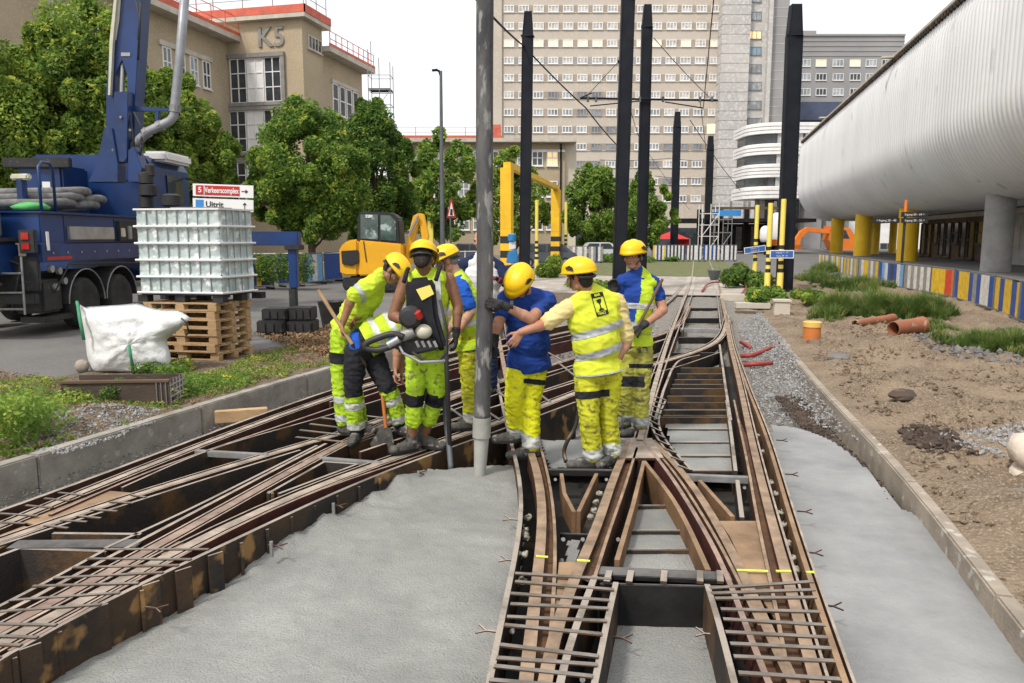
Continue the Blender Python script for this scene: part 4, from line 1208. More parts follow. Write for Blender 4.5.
# ------------------------------------------------------------------ trees
def leafmat(name, c1, c2, c3):
    m = pm(name, c1, c2, 0.9, 0.55, c3=c3, s3=2.6, t3=0.56, detail=5, lo=.38, hi=.62, spec=.25)
    n, l = tagnodes(m)
    b = n['Principled BSDF']; src = b.inputs['Base Color'].links[0].from_socket
    tr = n.new('ShaderNodeBsdfTranslucent'); ms = n.new('ShaderNodeMixShader'); ms.inputs[0].default_value = .4
    l.new(src, tr.inputs[0]); l.new(b.outputs[0], ms.inputs[1]); l.new(tr.outputs[0], ms.inputs[2])
    l.new(ms.outputs[0], n['Material Output'].inputs[0]); return m
M['leaf_a'] = leafmat('leaf_a', (0.28, 0.4, 0.07), (0.1, 0.18, 0.03), (0.48, 0.55, 0.09))
M['leaf_b'] = leafmat('leaf_b', (0.14, 0.25, 0.045), (0.055, 0.12, 0.022), (0.28, 0.37, 0.06))
M['leaf_c'] = leafmat('leaf_c', (0.23, 0.36, 0.065), (0.08, 0.165, 0.028), (0.42, 0.5, 0.08))
M['bark'] = pm('bark', (0.13, 0.1, 0.075), (0.07, 0.055, 0.04), 6, .95, .8, 18, stretch=(1, 1, .2))
import numpy as np
def leaf_cloud(centers, nper, size, seed, aspect=1.0):
    """centers: (x,y,z,rx,ry,rz). leaves as small bent quads spread through each clump's volume"""
    rg = np.random.RandomState(seed)
    VV = []; k = 0
    for (x, y, z, rx, ry, rz) in centers:
        n = nper
        d = rg.normal(size=(n, 3)); d /= np.linalg.norm(d, axis=1)[:, None]
        r = rg.uniform(0.3, 1.0, n) ** 0.45
        p = d * r[:, None] * np.array([rx, ry, rz]) + np.array([x, y, z])
        nn = d * 0.6 + rg.normal(size=(n, 3)) * 0.75 + np.array([0, 0, .35]); nn /= np.linalg.norm(nn, axis=1)[:, None]
        a = np.cross(nn, rg.normal(size=(n, 3))); a /= np.linalg.norm(a, axis=1)[:, None]
        b = np.cross(nn, a)
        s = (size * rg.uniform(.55, 1.35, n))[:, None]
        VV.append(np.stack([p - a * s, p - b * s * .5 * aspect, p + a * s, p + b * s * .5 * aspect], 1).reshape(-1, 3))
    A = np.concatenate(VV); nq = len(A) // 4
    me = bpy.data.meshes.new('crown')
    me.vertices.add(len(A)); me.vertices.foreach_set('co', A.astype(np.float32).ravel())
    me.loops.add(nq * 4); me.loops.foreach_set('vertex_index', np.arange(nq * 4, dtype=np.int32))
    me.polygons.add(nq); me.polygons.foreach_set('loop_start', np.arange(0, nq * 4, 4, dtype=np.int32))
    me.polygons.foreach_set('loop_total', np.full(nq, 4, dtype=np.int32))
    me.update(); return me
def tree(label, base, h, rx, ry, z0, seed, mat='leaf_a', nclump=46, nper=420, leaf=.13, lean=(0, 0), cat='tree', name='tree', shape=1.0, group=None):
    rg = random.Random(seed)
    b = V(base); t = thing(name, label, cat, tuple(b), group)
    zc = (z0 + h) / 2; rz = (h - z0) / 2
    cs = []; tips = []
    for i in range(nclump):
        while True:
            d = V((rg.uniform(-1, 1), rg.uniform(-1, 1), rg.uniform(-1, 1)))
            if 0.25 < d.length < 1: break
        d = d.normalized() * (d.length ** .5) * .86
        taper = 1 - shape * .35 * max(0, d.z)
        p = V((d.x * rx * taper, d.y * ry * taper, zc + d.z * rz))
        s = rg.uniform(.13, .34)
        cs.append((p.x, p.y, p.z, rx * s, ry * s, rz * s * .85)); tips.append(p)
    for i in range(nclump // 2):          # ragged outer sprigs
        d = V((rg.gauss(0, 1), rg.gauss(0, 1), rg.gauss(0, .9))).normalized() * rg.uniform(.88, 1.04)
        taper = 1 - shape * .35 * max(0, d.z)
        cs.append((d.x * rx * taper, d.y * ry * taper, zc + d.z * rz, rx * .13, ry * .13, rz * .12))
    me = leaf_cloud(cs, nper, leaf, seed)
    o = bpy.data.objects.new('crown', me); me.materials.append(M[mat]); col.objects.link(o); o.parent = t
    tr = MB(); r0 = max(.09, h * .022)
    tr.tube([b + V((0, 0, -.2)), b + V((.03, 0, z0 * .6)), b + V((-.04, .02, zc)), b + V((.02, 0, zc + rz * .5))], [r0 * 1.25, r0, r0 * .6, r0 * .2], 10)
    for i in range(12):
        p = tips[i * len(tips) // 12]; s_ = b + V((0, 0, z0 * .7 + rg.uniform(0, .6) * (zc - z0 * .7)))
        m_ = s_.lerp(b + p, .5) + V((0, 0, -.1))
        tr.tube([s_, m_, b + p], [r0 * .45, r0 * .28, r0 * .08], 6)
    tr.build('trunk', M['bark'], t, smooth='all')
    return t
def tree_px(label, px0, px1, py0, py1, d, seed, **k):
    c = PD((px0 + px1) / 2, 237, d)
    rx = (px1 - px0) / 2 * d / F; zt = ZAT((c.x, c.y), py0); zb = ZAT((c.x, c.y), py1)
    return tree(label, (c.x, c.y, 0), zt, rx, rx * .85, zb, seed, **k)
GT = 'trees along the street'
tree_px('large leafy tree at the left edge behind the truck, its crown cut by the frame', -110, 60, 12, 236, 27, 11, mat='leaf_a', nclump=85, nper=950, leaf=.085)
tree_px('broad bright green tree behind the blue boom', 20, 175, -2, 240, 29, 12, mat='leaf_a', nclump=100, nper=950, leaf=.085)
tree_px('green tree between the boom and the K5 block, reaching the road sign', 118, 238, 72, 246, 31, 13, mat='leaf_a', nclump=75, nper=850, leaf=.085)
tree_px('round dense street tree left of the yellow excavator', 248, 374, 100, 243, 31, 14, mat='leaf_c', nclump=90, nper=900, leaf=.075, shape=1.3)
tree_px('dark tree just right of the round street tree, below the scaffold', 328, 422, 103, 244, 37, 15, mat='leaf_b', nclump=64, nper=760, leaf=.085, shape=1.2)
tree_px('loose tall tree behind the grey street lamp', 402, 482, 122, 242, 47, 16, mat='leaf_c', nclump=30, nper=260, leaf=.15, shape=1.6)
tree_px('small tree behind the yellow gantry', 474, 552, 146, 252, 56, 17, mat='leaf_a', nclump=30, nper=260, leaf=.16, shape=1.5)
tree_px('round tree in front of the tower, left of the tall black masts', 562, 630, 160, 254, 60, 18, mat='leaf_c', nclump=44, nper=380, leaf=.15)
tree_px('round tree in front of the tower, between the black masts', 614, 676, 175, 254, 64, 19, mat='leaf_c', nclump=40, nper=380, leaf=.15)
# ------------------------------------------------------------------ masts, wires, lamps
M['mast_black'] = pm('mast_black', (0.011, 0.013, 0.019), (0.018, 0.02, 0.026), 2, 0.6, .1, 20, spec=.15)
M['lamp_grey'] = pm('lamp_grey', (0.12, 0.135, 0.145), (0.09, 0.1, 0.11), 2, 0.5)
def mast(px, base_py, top_py, wpx, label, lean=0.0, name='catenary_mast'):
    b = G(px, base_py, -0.05); d = (b - CAM).dot(FW); wd = wpx * d / F; zt = ZAT(b, top_py)
    t = thing(name, label, 'mast', tuple(b))
    tq = PD(px + lean, top_py, (b - CAM).dot(FH)); lx = (tq - b).dot(RT) / (zt - b.z) if lean else 0.0
    def Q(x, y, z): return b + RT * (x + lx * (z - b.z)) + FH * y + V((0, 0, z - b.z))
    # H-section: two flanges and a web, drawn in to a narrower head
    def sect(z0, z1, k0, k1):
        m = MB()
        for sx in (-1, 1):
            x0, x1 = sx * wd / 2, sx * (wd / 2 - .03)
            m.hexa([Q(x0 * k0, -wd * .35, z0), Q(x1 * k0, -wd * .35, z0), Q(x1 * k0, wd * .35, z0), Q(x0 * k0, wd * .35, z0),
                    Q(x0 * k1, -wd * .35, z1), Q(x1 * k1, -wd * .35, z1), Q(x1 * k1, wd * .35, z1), Q(x0 * k1, wd * .35, z1)])
        m.hexa([Q(-wd / 2 * k0, -wd * .3, z0), Q(wd / 2 * k0, -wd * .3, z0), Q(wd / 2 * k0, -wd * .22, z0), Q(-wd / 2 * k0, -wd * .22, z0),
                Q(-wd / 2 * k1, -wd * .3, z1), Q(wd / 2 * k1, -wd * .3, z1), Q(wd / 2 * k1, -wd * .22, z1), Q(-wd / 2 * k1, -wd * .22, z1)])
        return m
    zm = zt - wd * 2.0
    sect(-.1, zm, 1, 1).build('shaft', M['mast_black'], t)
    sect(zm + .03, zt, .96, .66).build('head', M['mast_black'], t)
    MB().box(Q(0, 0, zm), (wd * 1.06, wd * .8, .05)).build('collar', M['mast_black'], t)
    MB().box(Q(0, 0, -.02), (wd * 1.7, wd * 1.7, .05)).build('base_plate', M['mast_black'], t)
    return t, b, wd
m1, b1, w1 = mast(524, 296, 12, 11, 'black steel mast rising behind the worker bending in a blue shirt', 4)
m2, b2, w2 = mast(618.5, 294, -30, 12.5, 'thickest black mast, top out of frame, behind the worker holding the rake', 10.5)
m3, b3, w3 = mast(640.5, 290, 5, 10, 'black mast with slanted top, second of the two big masts over the lime vest', 7)
m4, b4, w4 = mast(784, 291, 5, 14, 'big black mast behind the striped posts at the end of the white building', 11.5)
m5, b5, w5 = mast(673.5, 259, 112, 7, 'thin black mast beyond the tracks, left of the two farthest', 4)
m6, b6, w6 = mast(706.5, 259, 136, 6.5, 'farthest black mast with a round lamp box on top')
p = PD(708, 129, (b6 - CAM).dot(FH)); o = MB().box((b6.x, b6.y, p.z), (.7, .4, .8)).build('lamp_box', M['lit2'], m6)
# wires
def wire(pts, label, r=.012, sag=0.0, cat='cable', name='overhead_wire'):
    P = []
    for a, b in zip(pts[:-1], pts[1:]):
        for k in range(9):
            t = k / 8; q = V(a).lerp(V(b), t); q.z -= sag * 4 * t * (1 - t); P.append(q)
    o = MB().tube(P, r, 5).build(name, M['mast_black'], None, smooth='all'); tag(o, label, cat, 'overhead tram wires')
    return o
d1 = (b1 - CAM).dot(FH); d2 = (b2 - CAM).dot(FH); d3 = (b3 - CAM).dot(FH)
wire([PD(470, -8, 12), PD(524, 46, d1), PD(586, 108, d2 + 3), PD(617, 145, d2 + 8)], 'thick dark wire slanting down from the left edge of the hose past the first mast', .025, .05)
wire([PD(654, 38, d3), PD(712, 100, d3 + 6)], 'wire slanting down right from the slanted top mast', .014, .06)
wire([PD(586, 97, d3), PD(620, 60, d3 - .5)], 'short stay wire left of the thickest mast', .012)
wire([PD(714, -5, 20), PD(703, 110, 30)], 'near vertical dark wire in front of the tower shaft', .016, .05)
wire([PD(600, 160, 48), PD(672, 158, 60), PD(705, 160, 62)], 'far thin span wire at the thin mast', .02, .1)
wire([PD(655, 176, 55), PD(707, 178, 62), PD(735, 177, 62)], 'farthest thin span wire near the lamp box mast', .02, .1)
wire([PD(700, 100, 40), PD(706, 150, 62)], 'steep dark wire above the farthest mast', .02)
wire([PD(618, 60, d2), PD(640, 140, 60), PD(690, 210, 90)], 'long sloping wire running down to the far tower base', .018, .2)
wire([PD(690, 120, 60), PD(740, 190, 88)], 'thin wire running down to the canopy', .03, .2)
arm = thing('wire_bracket', 'long horizontal bracket arm with insulators across the two middle masts', 'bracket', tuple(b3))
A, B = PD(580, 98, d3 - .2), PD(718, 100.5, d3 - .2)
MB().tube([A, B], .035, 8).build('tube', M['mast_black'], arm)
for (x0, y0, x1, y1) in ((590, 106, 640, 101), (665, 102, 703, 108), (580, 98, 592, 93)):
    MB().tube([PD(x0, y0, d3 - .2), PD(x1, y1, d3 - .2)], .022, 6).build('stay', M['mast_black'], arm)
for px in (588, 596, 640, 663, 700, 712):
    c = PD(px, 99, d3 - .2); MB().cyl(c - V((0, 0, .1)), c + V((0, 0, .08)), .045, 8).build('insulator', M['lamp_grey'], arm)
# grey street lamp
b = G(443, 283, 0); zt = ZAT(b, 71)
SL = thing('street_lamp', 'tall slim grey street lamp with a flat head reaching left over the excavator', 'street lamp', tuple(b))
MB().tube([b, b + V((0, 0, 3.2)), V((b.x + .02, b.y, zt))], [.11, .09, .055], 12).build('pole', M['lamp_grey'], SL, smooth=True)
t0 = V((b.x, b.y, zt)); hd = PD(432, 71.5, (b - CAM).dot(FH)); hd.z = zt - .02
MB().tube([t0 - V((0, 0, .15)), t0 + V((-.05, 0, .0)), t0.lerp(hd, .6) + V((0, 0, .06))], [.05, .05, .03], 8).build('arm', M['mast_black'], SL)
MB().beam(t0.lerp(hd, .3) + V((0, 0, .05)), hd + V((0, 0, .04)), .2, .06).build('lamp_head', M['mast_black'], SL, bev=.01)

# ---- yellow gantry + striped posts
M['yellow'] = pm('yellow', (0.85, 0.52, 0.02), (0.72, 0.42, 0.02), 2, .5)
M['yellow_pale'] = pm('yellow_pale', (0.85, 0.72, 0.16), (0.75, 0.62, 0.12), 2, .5)
M['black_paint'] = pm('black_paint', (0.02, 0.02, 0.02), (0.03, 0.03, 0.03), 3, .5)
GA = thing('height_gantry', 'yellow height limit gantry with black striped feet beside the grey hose', 'gantry', tuple(G(506, 282, 0)))
zg = ZAT(G(506, 282, 0), 168)
def gpost(px, py, wpx, zt):
    b = G(px, py, 0); d = (b - CAM).dot(FW); wd = wpx * d / F
    zs = zt * .47
    MB().box2((b.x - wd / 2, b.y - wd / 2, zs), (b.x + wd / 2, b.y + wd / 2, zt)).build('post', M['yellow'], GA, bev=.01)
    n = 7
    for k in range(n):
        MB().box2((b.x - wd / 2, b.y - wd / 2, .12 + (zs - .12) * k / n), (b.x + wd / 2, b.y + wd / 2, .12 + (zs - .12) * (k + 1) / n - .002)).build('stripe', M['black_paint' if k % 2 else 'yellow'], GA)
    MB().box((b.x, b.y, .06), (wd * 1.8, wd * 1.8, .12)).build('foot', M['yellow'], GA)
    return b, wd
ga, wa = gpost(507, 282, 11, zg); gb, wb = gpost(555.5, 268, 8.5, zg)
MB().beam(V((ga.x, ga.y, zg + .12)), V((gb.x, gb.y, zg + .12)), .3, .24).build('cross_beam', M['yellow'], GA)
def spost(px, bpy, tpy, wpx, label, split=.45, mat='yellow_pale', foot=.2, grp='striped marker posts'):
    b = G(px, bpy, -.05); d = (b - CAM).dot(FW); r = wpx * d / F / 2; zt = ZAT(b, tpy)
    t = thing('striped_post', label, 'post', tuple(b), grp)
    zs = zt * split
    MB().cyl(V((b.x, b.y, zs)), V((b.x, b.y, zt)), r, 12).build('upper_sleeve', M[mat], t, smooth=True)
    n = 7; z0 = foot * zt
    for k in range(n):
        MB().cyl(V((b.x, b.y, z0 + (zs - z0) * k / n)), V((b.x, b.y, z0 + (zs - z0) * (k + 1) / n - .001)), r * .98, 12).build('stripe', M['black_paint' if k % 2 == 0 else mat], t)
    MB().cyl(V((b.x, b.y, -.1)), V((b.x, b.y, z0 - .001)), r * 1.25, 12).build('foot_sleeve', M[mat], t, smooth=True)
    return b, d
spost(536.5, 275, 200, 3.4, 'thin yellow and black post between the gantry legs', grp='striped marker posts')
spost(565.5, 262, 202, 3, 'thin pale yellow post just right of the gantry', grp='striped marker posts')
pA, dA = spost(754.5, 276, 205, 4, 'leftmost striped post by the blue road signs', .52)
pB, dB = spost(767, 291, 203, 5, 'middle striped post, left of the big black mast', .5)
pC, dC = spost(779.5, 292, 199, 5, 'rightmost striped post, standing against the big black mast', .5)
b = G(431, 268, 0)
o = MB().box2((b.x - .17, b.y - .05, 0), (b.x + .17, b.y + .05, ZAT(b, 189))).build('yellow_marker_board', M['yellow_pale'], None, bev=.01); tag(o, 'tall flat yellow board left of the street lamp', 'board')
# road signs on the posts
M['sign_blue'] = pm('sign_blue', (0.04, 0.13, 0.42), (0.035, 0.11, 0.36), 1, .4)
M['sign_white'] = pm('sign_white', (0.8, 0.8, 0.8), (0.72, 0.72, 0.72), 1, .4)
M['sign_orange'] = pm('sign_orange', (0.8, 0.22, 0.03), (0.7, 0.19, 0.03), 1, .4)
M['sign_black'] = pm('sign_black', (0.025, 0.025, 0.028), (0.03, 0.03, 0.03), 1, .4)
M['sign_red'] = pm('sign_red', (0.5, 0.03, 0.025), (0.42, 0.025, 0.02), 1, .4)
def board(px0, py0, px1, py1, d, tilt, label, mat, lines, tmat='sign_white', border=None, name='road_sign', parent=None, th=.03, sz=None, cat='sign', bold=0.0):
    a = PD(px0, py0, d); b = PD(px1, py1, d); a.z, b.z = max(a.z, b.z), min(a.z, b.z)
    c = (a + b) / 2; W_ = (b - a).dot(RT); H_ = a.z - b.z
    t = parent or thing(name, label, cat, tuple(c))
    x = (RT * math.cos(tilt) + V((0, 0, 1)) * math.sin(tilt)); y = (V((0, 0, 1)) * math.cos(tilt) - RT * math.sin(tilt)); n = x.cross(y)
    def pt(u, v, w_): return c + x * u + y * v + n * w_
    def pan(u0, u1, v0, v1, w0, w1, nm, mt): return MB().hexa([pt(u0, v0, w0), pt(u1, v0, w0), pt(u1, v1, w0), pt(u0, v1, w0), pt(u0, v0, w1), pt(u1, v0, w1), pt(u1, v1, w1), pt(u0, v1, w1)]).build(nm, M[mt], t)
    if border: pan(-W_ / 2 - .03, W_ / 2 + .03, -H_ / 2 - .03, H_ / 2 + .03, -th, -.003, 'border', border)
    pan(-W_ / 2, W_ / 2, -H_ / 2, H_ / 2, -th * .8, 0, 'panel', mat)
    k = len(lines)
    for i, s_ in enumerate(lines):
        if s_: text_obj('lettering', s_, sz or H_ / k * .62, .002, M[tmat], t, pt(0, H_ / 2 - H_ * (i + .5) / k - .0, .004), x, y, bold=bold)
    return t, pt, W_, H_, pan
board(771, 251, 793, 257.5, dC - .35, 0.0, 'blue two line road sign crossing the big black mast', 'sign_blue', ['Uitgang 11 - 27', 'Ingang 28 - 40'], border='sign_white')
board(745, 247, 765, 252, dA - .3, .13, 'tilted blue road sign on the leftmost striped post', 'sign_blue', ['Ingang 12 - 20', 'Ingang 60 - 90'], border='sign_white')
board(769, 239.5, 778.5, 245.5, dB + .3, -.03, 'small orange sign between the middle and right striped posts', 'sign_orange', [''])
board(792, 245, 802, 249, dC + 2, 0, 'orange sign plate just right of the big black mast', 'sign_orange', [''])
# direction sign with three dark arms
b = G(900.5, 282, -.08); d = (b - CAM).dot(FH)
DS = thing('direction_sign', 'dark signpost with three narrow arms and an orange tip before the yellow columns', 'sign', tuple(b))
zt = ZAT(b, 200)
MB().cyl(b, V((b.x, b.y, ZAT(b, 212))), .055, 10).build('pole', M['sign_black'], DS)
MB().cyl(V((b.x, b.y, ZAT(b, 212))), V((b.x, b.y, zt)), .06, 10).build('pole_tip', M['sign_orange'], DS)
for (x0, y0, x1, y1, s_) in ((901.5, 212, 928, 217, 'Ingang 60 - 64 >'), (901.5, 218, 928, 223, 'Ingang 50 - 56 >'), (873, 218, 899.5, 223, '< Ingang 28 - 40')):
    board(x0, y0, x1, y1, d - .1, 0, '', 'sign_black', [s_], parent=DS, sz=.13)
# red and white hospital signs by the truck
dS_ = 13.6
RS_ = thing('direction_sign', 'pair of white rimmed arrow signs, red above blue, behind the plastic wrapped crate', 'sign', tuple(PD(222, 330, dS_)))
def arrow(pt, u, v, s, ang, mat, root):
    ca, sa = math.cos(ang), math.sin(ang)
    P = [(-1, -.12), (.3, -.12), (.1, -.5), (.45, -.5), (1, 0), (.45, .5), (.1, .5), (.3, .12), (-1, .12)]
    Q = [pt(u + s * (a * ca - b_ * sa), v + s * (a * sa + b_ * ca), .003) for a, b_ in P]
    nn = pt(0, 0, 1) - pt(0, 0, 0)
    MB().extr(Q, nn * .003).build('arrow', M[mat], root)
def signrow(y0, y1, red):
    t, pt, W_, H_, pan = board(192.5, y0, 253.5, y1, dS_, -.035, '', 'sign_white', [''], parent=RS_)
    if red:
        pan(-W_ * .45, W_ * .275, -H_ * .38, H_ * .38, .002, .006, 'red_field', 'sign_red')
        pan(-W_ * .315, -W_ * .305, -H_ * .38, H_ * .38, .006, .008, 'divider', 'sign_white')
        x = (pt(1, 0, 0) - pt(0, 0, 0)); y = (pt(0, 1, 0) - pt(0, 0, 0))
        text_obj('lettering', 'Verkeerscomplex', H_ * .62, .001, M['sign_white'], RS_, pt(-W_ * .02, 0, .009), x, y, bold=.003, sx=.62)
        text_obj('lettering', '5', H_ * .6, .001, M['sign_white'], RS_, pt(-W_ * .38, 0, .009), x, y, bold=.003)
        arrow(pt, W_ * .36, 0, H_ * .27, 0, 'sign_black', RS_)
    else:
        pan(-W_ * .45, -W_ * .32, -H_ * .38, H_ * .38, .002, .006, 'blue_field', 'sky_blue')
        x = (pt(1, 0, 0) - pt(0, 0, 0)); y = (pt(0, 1, 0) - pt(0, 0, 0))
        text_obj('lettering', 'Uitrit', H_ * .68, .001, M['sign_black'], RS_, pt(-W_ * .14, 0, .005), x, y, bold=.003)
        arrow(pt, W_ * .36, 0, H_ * .27, PI / 2, 'sign_black', RS_)
signrow(184.5, 197, True); signrow(199, 211, False)
for px in (205, 243):
    q = PD(px, 200, dS_ + .08); MB().cyl(V((q.x, q.y, -.1)), V((q.x, q.y, ZAT(q, 184))), .035, 10).build('pole', M['lamp_grey'], RS_)

# ---- warning triangle on the far left
b = G(451, 270, 0); d = (b - CAM).dot(FH)
WT = thing('warning_sign', 'red and white warning triangle right of the street lamp', 'sign', tuple(b))
MB().cyl(b, V((b.x, b.y, ZAT(b, 200))), .05, 8).build('pole', M['lamp_grey'], WT)
P = [PD(446.5, 218, d - .06), PD(456, 218, d - .06), PD(451.5, 197, d - .06)]
MB().extr(P, FH * .03).build('plate', M['sign_red'], WT)
P = [PD(448.2, 216, d - .1), PD(454.2, 216, d - .1), PD(451.4, 202, d - .1)]
MB().extr(P, FH * .02).build('symbol_field', M['sign_white'], WT)
P = [PD(450, 215, d - .13), PD(452.6, 215, d - .13), PD(452.4, 209, d - .13), PD(450.4, 209, d - .13)]
MB().extr(P, FH * .01).build('symbol', M['sign_black'], WT)

# ---- barrier fences
BC = {'b': (0.03, 0.09, 0.36), 'y': (0.82, 0.53, 0.03), 'w': (0.75, 0.73, 0.68), 'r': (0.72, 0.07, 0.03), 'g': (0.32, 0.31, 0.28), 'o': (0.62, 0.2, 0.07), 'l': (0.2, 0.45, 0.75), 'n': (0.04, 0.06, 0.12)}
for k_, c_ in BC.items(): M['bar_' + k_] = pm('bar_' + k_, c_, tuple(x * .72 for x in c_), 6, .6, c3=tuple(x * .5 for x in c_), s3=14, t3=.64)
def barrier(A, B, z0, h, code, label, group, mesh=True):
    """wire mesh crowd barrier with coloured boards; code = one letter per stripe"""
    A, B = V((A[0], A[1], z0)), V((B[0], B[1], z0)); u = (B - A); L_ = u.length; u.normalize(); n = V((-u.y, u.x, 0))
    t = thing('barrier_panel', label, 'barrier', tuple(A.lerp(B, .5)), group)
    f = MB()
    for s_ in (0, L_): f.cyl(A + u * s_ + V((0, 0, 0)), A + u * s_ + V((0, 0, h)), .02, 6)
    for z in (.1, h): f.cyl(A + V((0, 0, z)), B + V((0, 0, z)), .02, 6)
    f.build('frame', M['lamp_grey' if mesh else 'grey_steel'], t)
    for s_ in (.15, L_ - .15):
        MB().beam(A + u * s_ - n * .25 + V((0, 0, .03)), A + u * s_ + n * .25 + V((0, 0, .03)), .05, .06).build('foot', M['mast_black'], t)
    k = len(code); i = 0
    while i < k:
        j = i
        while j < k and code[j] == code[i]: j += 1
        if code[i] != '.':
            a = .03 + (L_ - .06) * i / k; e = .03 + (L_ - .06) * j / k
            p, q = A + u * a, A + u * (e - .004)
            MB().hexa([p + n * -.01 + V((0, 0, .13)), q + n * -.01 + V((0, 0, .13)), q + n * .01 + V((0, 0, .13)), p + n * .01 + V((0, 0, .13)),
                       p + n * -.01 + V((0, 0, h - .04)), q + n * -.01 + V((0, 0, h - .04)), q + n * .01 + V((0, 0, h - .04)), p + n * .01 + V((0, 0, h - .04))]).build('board', M['bar_' + code[i]], t)
        i = j
    return t
GR = 'colourful barriers along the right of the dirt'
fp = [(1075, 345), (1018, 323), (993, 312), (953, 300), (930, 295), (903, 290), (878, 284), (858, 279), (843, 275), (829, 272), (818, 270)]
codes = [('bbyybbyybb', 'nearest barrier, cut by the right edge, wide blue and yellow stripes'), ('ybbyyybbyy', 'barrier with blue and yellow stripes at the right edge of the picture'),
         ('bwwbgbyyyb', 'blue, white and yellow striped barrier before the grey column'), ('yyyyyyyrrro'[::-1], 'barrier with one red and one large yellow field'), ('wgwgwgwg', 'plain grey and white slat barrier left of the red one'),
         ('lwbnbwlb', 'blue and white striped barrier below the dark signpost'), ('ygwgyywg', 'yellow and grey slat barrier behind the tall grass'), ('gygwgygy', 'narrow yellow slat barrier below the paired yellow columns'), ('wgywgywg', 'grey slat barrier with two thin yellow boards'), ('gwygwgyw', 'farthest slat barrier near the leftmost yellow column')]
for i, (cd, lb) in enumerate(codes):
    a = G(*fp[i], -.1); b = G(*fp[i + 1], -.1)
    h = .98
    barrier(a.lerp(b, .02), b.lerp(a, .02), -.12, h, cd, lb, GR)
GL = 'blue and yellow barriers by the street trees'
fl = [(249, 290, 274, 288.5, 'bbbyynnnnn', 'leaning blue striped barrier just right of the wrapped crate'), (279, 287, 300, 286, 'bbbbbbbb', 'plain blue barrier behind the blue outrigger leg'),
      (297, 286.5, 323, 283.5, 'yynnllwwll', 'yellow, navy and light blue striped barrier right of the outrigger'), (325, 283, 342, 281, 'bbbbbb', 'dark blue barrier next to the yellow excavator'),
      (205, 291, 247, 290.5, 'bbyybbbyyb', 'blue barrier mostly hidden behind the wrapped crate')]
for x0, y0, x1, y1, cd, lb in fl:
    barrier(G(x0, y0, 0), G(x1, y1, 0), 0, 1.22, cd, lb, GL)
GF_ = 'white and blue barriers beyond the lawn'
xs_ = [652, 670, 686, 702, 720, 737]
for i in range(5):
    barrier(G(xs_[i] + .5, 261.5, 0), G(xs_[i + 1] - .5, 261.5, 0), 0, 1.25, ['ywbwnwybw', 'wnwnwnwn', 'wnwnwwnw', 'bwnwbwnw', 'wnwwnwnw'][i], ['barrier with a yellow end left of the far mast', 'second white barrier beyond the lawn from the left', 'middle white barrier beyond the lawn', 'white barrier with blue boards by the farthest mast', 'rightmost white barrier beyond the lawn'][i], GF_)
xs_ = [556, 572, 588, 604]
for i in range(3):
    barrier(G(xs_[i], 263, 0), G(xs_[i + 1] - 1, 263, 0), 0, 1.2, ['wgwgwg', 'wgwwgw', 'gwgnwg'][i], ['white slat barrier right of the gantry leg', 'white slat barrier above the middle helmet', 'white slat barrier left of the thickest mast'][i], 'white slat barriers above the middle worker')
# railing by the trees
RL = thing('street_railing', 'white street railing behind the blue barriers under the trees', 'railing', tuple(G(300, 276, 0)))
A, B = G(235, 274, 0), G(480, 268, 0)
for z in (.5, 1.0): MB().cyl(A + V((0, 0, z)), B + V((0, 0, z)), .03, 6).build('rail', M['white_frame'], RL)
for k in range(15):
    q = A.lerp(B, k / 14); MB().cyl(q, q + V((0, 0, 1.05)), .035, 6).build('post', M['white_frame'], RL)
# hedge behind the outrigger
hp = PD(268, 262, 27); me = leaf_cloud([(hp.x + i * .45, hp.y, .75 + .05 * (i % 2), .42, .5, .55) for i in range(-3, 4)], 700, .05, 51)
o = bpy.data.objects.new('hedge', me); me.materials.append(M['leaf_b']); col.objects.link(o); tag(o, 'clipped low dark hedge between the crate and the outrigger', 'hedge')

# ------------------------------------------------------------------ concrete pump truck
M['truck_blue'] = pm('truck_blue', (0.009, 0.042, 0.165), (0.006, 0.026, 0.1), 1.2, .35, spec=.5, c3=(0.02, 0.04, 0.1), s3=5, t3=.64)
M['truck_dark'] = pm('truck_dark', (0.02, 0.022, 0.026), (0.035, 0.033, 0.03), 3, .6, c3=(0.07, 0.06, 0.05), s3=9, t3=.62)
M['tyre'] = pm('tyre', (0.022, 0.022, 0.023), (0.04, 0.038, 0.036), 6, .85, .4, 40)
M['steel_bright'] = pm('steel_bright', (0.42, 0.43, 0.44), (0.3, 0.3, 0.3), 3, .35, metal=.5)
M['pipe_grey'] = pm('pipe_grey', (0.33, 0.345, 0.37), (0.24, 0.25, 0.27), 3, .45, metal=.2)
M['cream'] = pm('cream', (0.62, 0.6, 0.48), (0.5, 0.48, 0.38), 3, .5)
M['light_red'] = pm('light_red', (0.45, 0.03, 0.02), (0.35, 0.02, 0.015), 8, .25)
M['hose_fabric'] = pm('hose_fabric', (0.2, 0.2, 0.195), (0.12, 0.12, 0.12), 8, .85, .5, 40)
RX = -8.75; D0 = 14.0
TK = thing('pump_truck', 'big blue concrete pump truck seen from behind, boom folded up out of frame', 'truck', tuple(CAM * 0 + RT * RX + FH * (D0 + 4)))
def T(x, y, z): return RT * (RX + x) + FH * (D0 + y) + V((0, 0, z))     # x to the right of the chassis side, y forward from the tail
RM = Matrix((RT, FH, V((0, 0, 1)))).transposed()
def tb(name, x0, x1, y0, y1, z0, z1, mat, bev=.015, root=None):
    m = MB().hexa([T(x0, y0, z0), T(x1, y0, z0), T(x1, y1, z0), T(x0, y1, z0), T(x0, y0, z1), T(x1, y0, z1), T(x1, y1, z1), T(x0, y1, z1)])
    return m.build(name, M[mat], root or TK, bev=bev)
tb('chassis', -1.7, -.75, .2, 9, .75, 1.1, 'truck_dark')
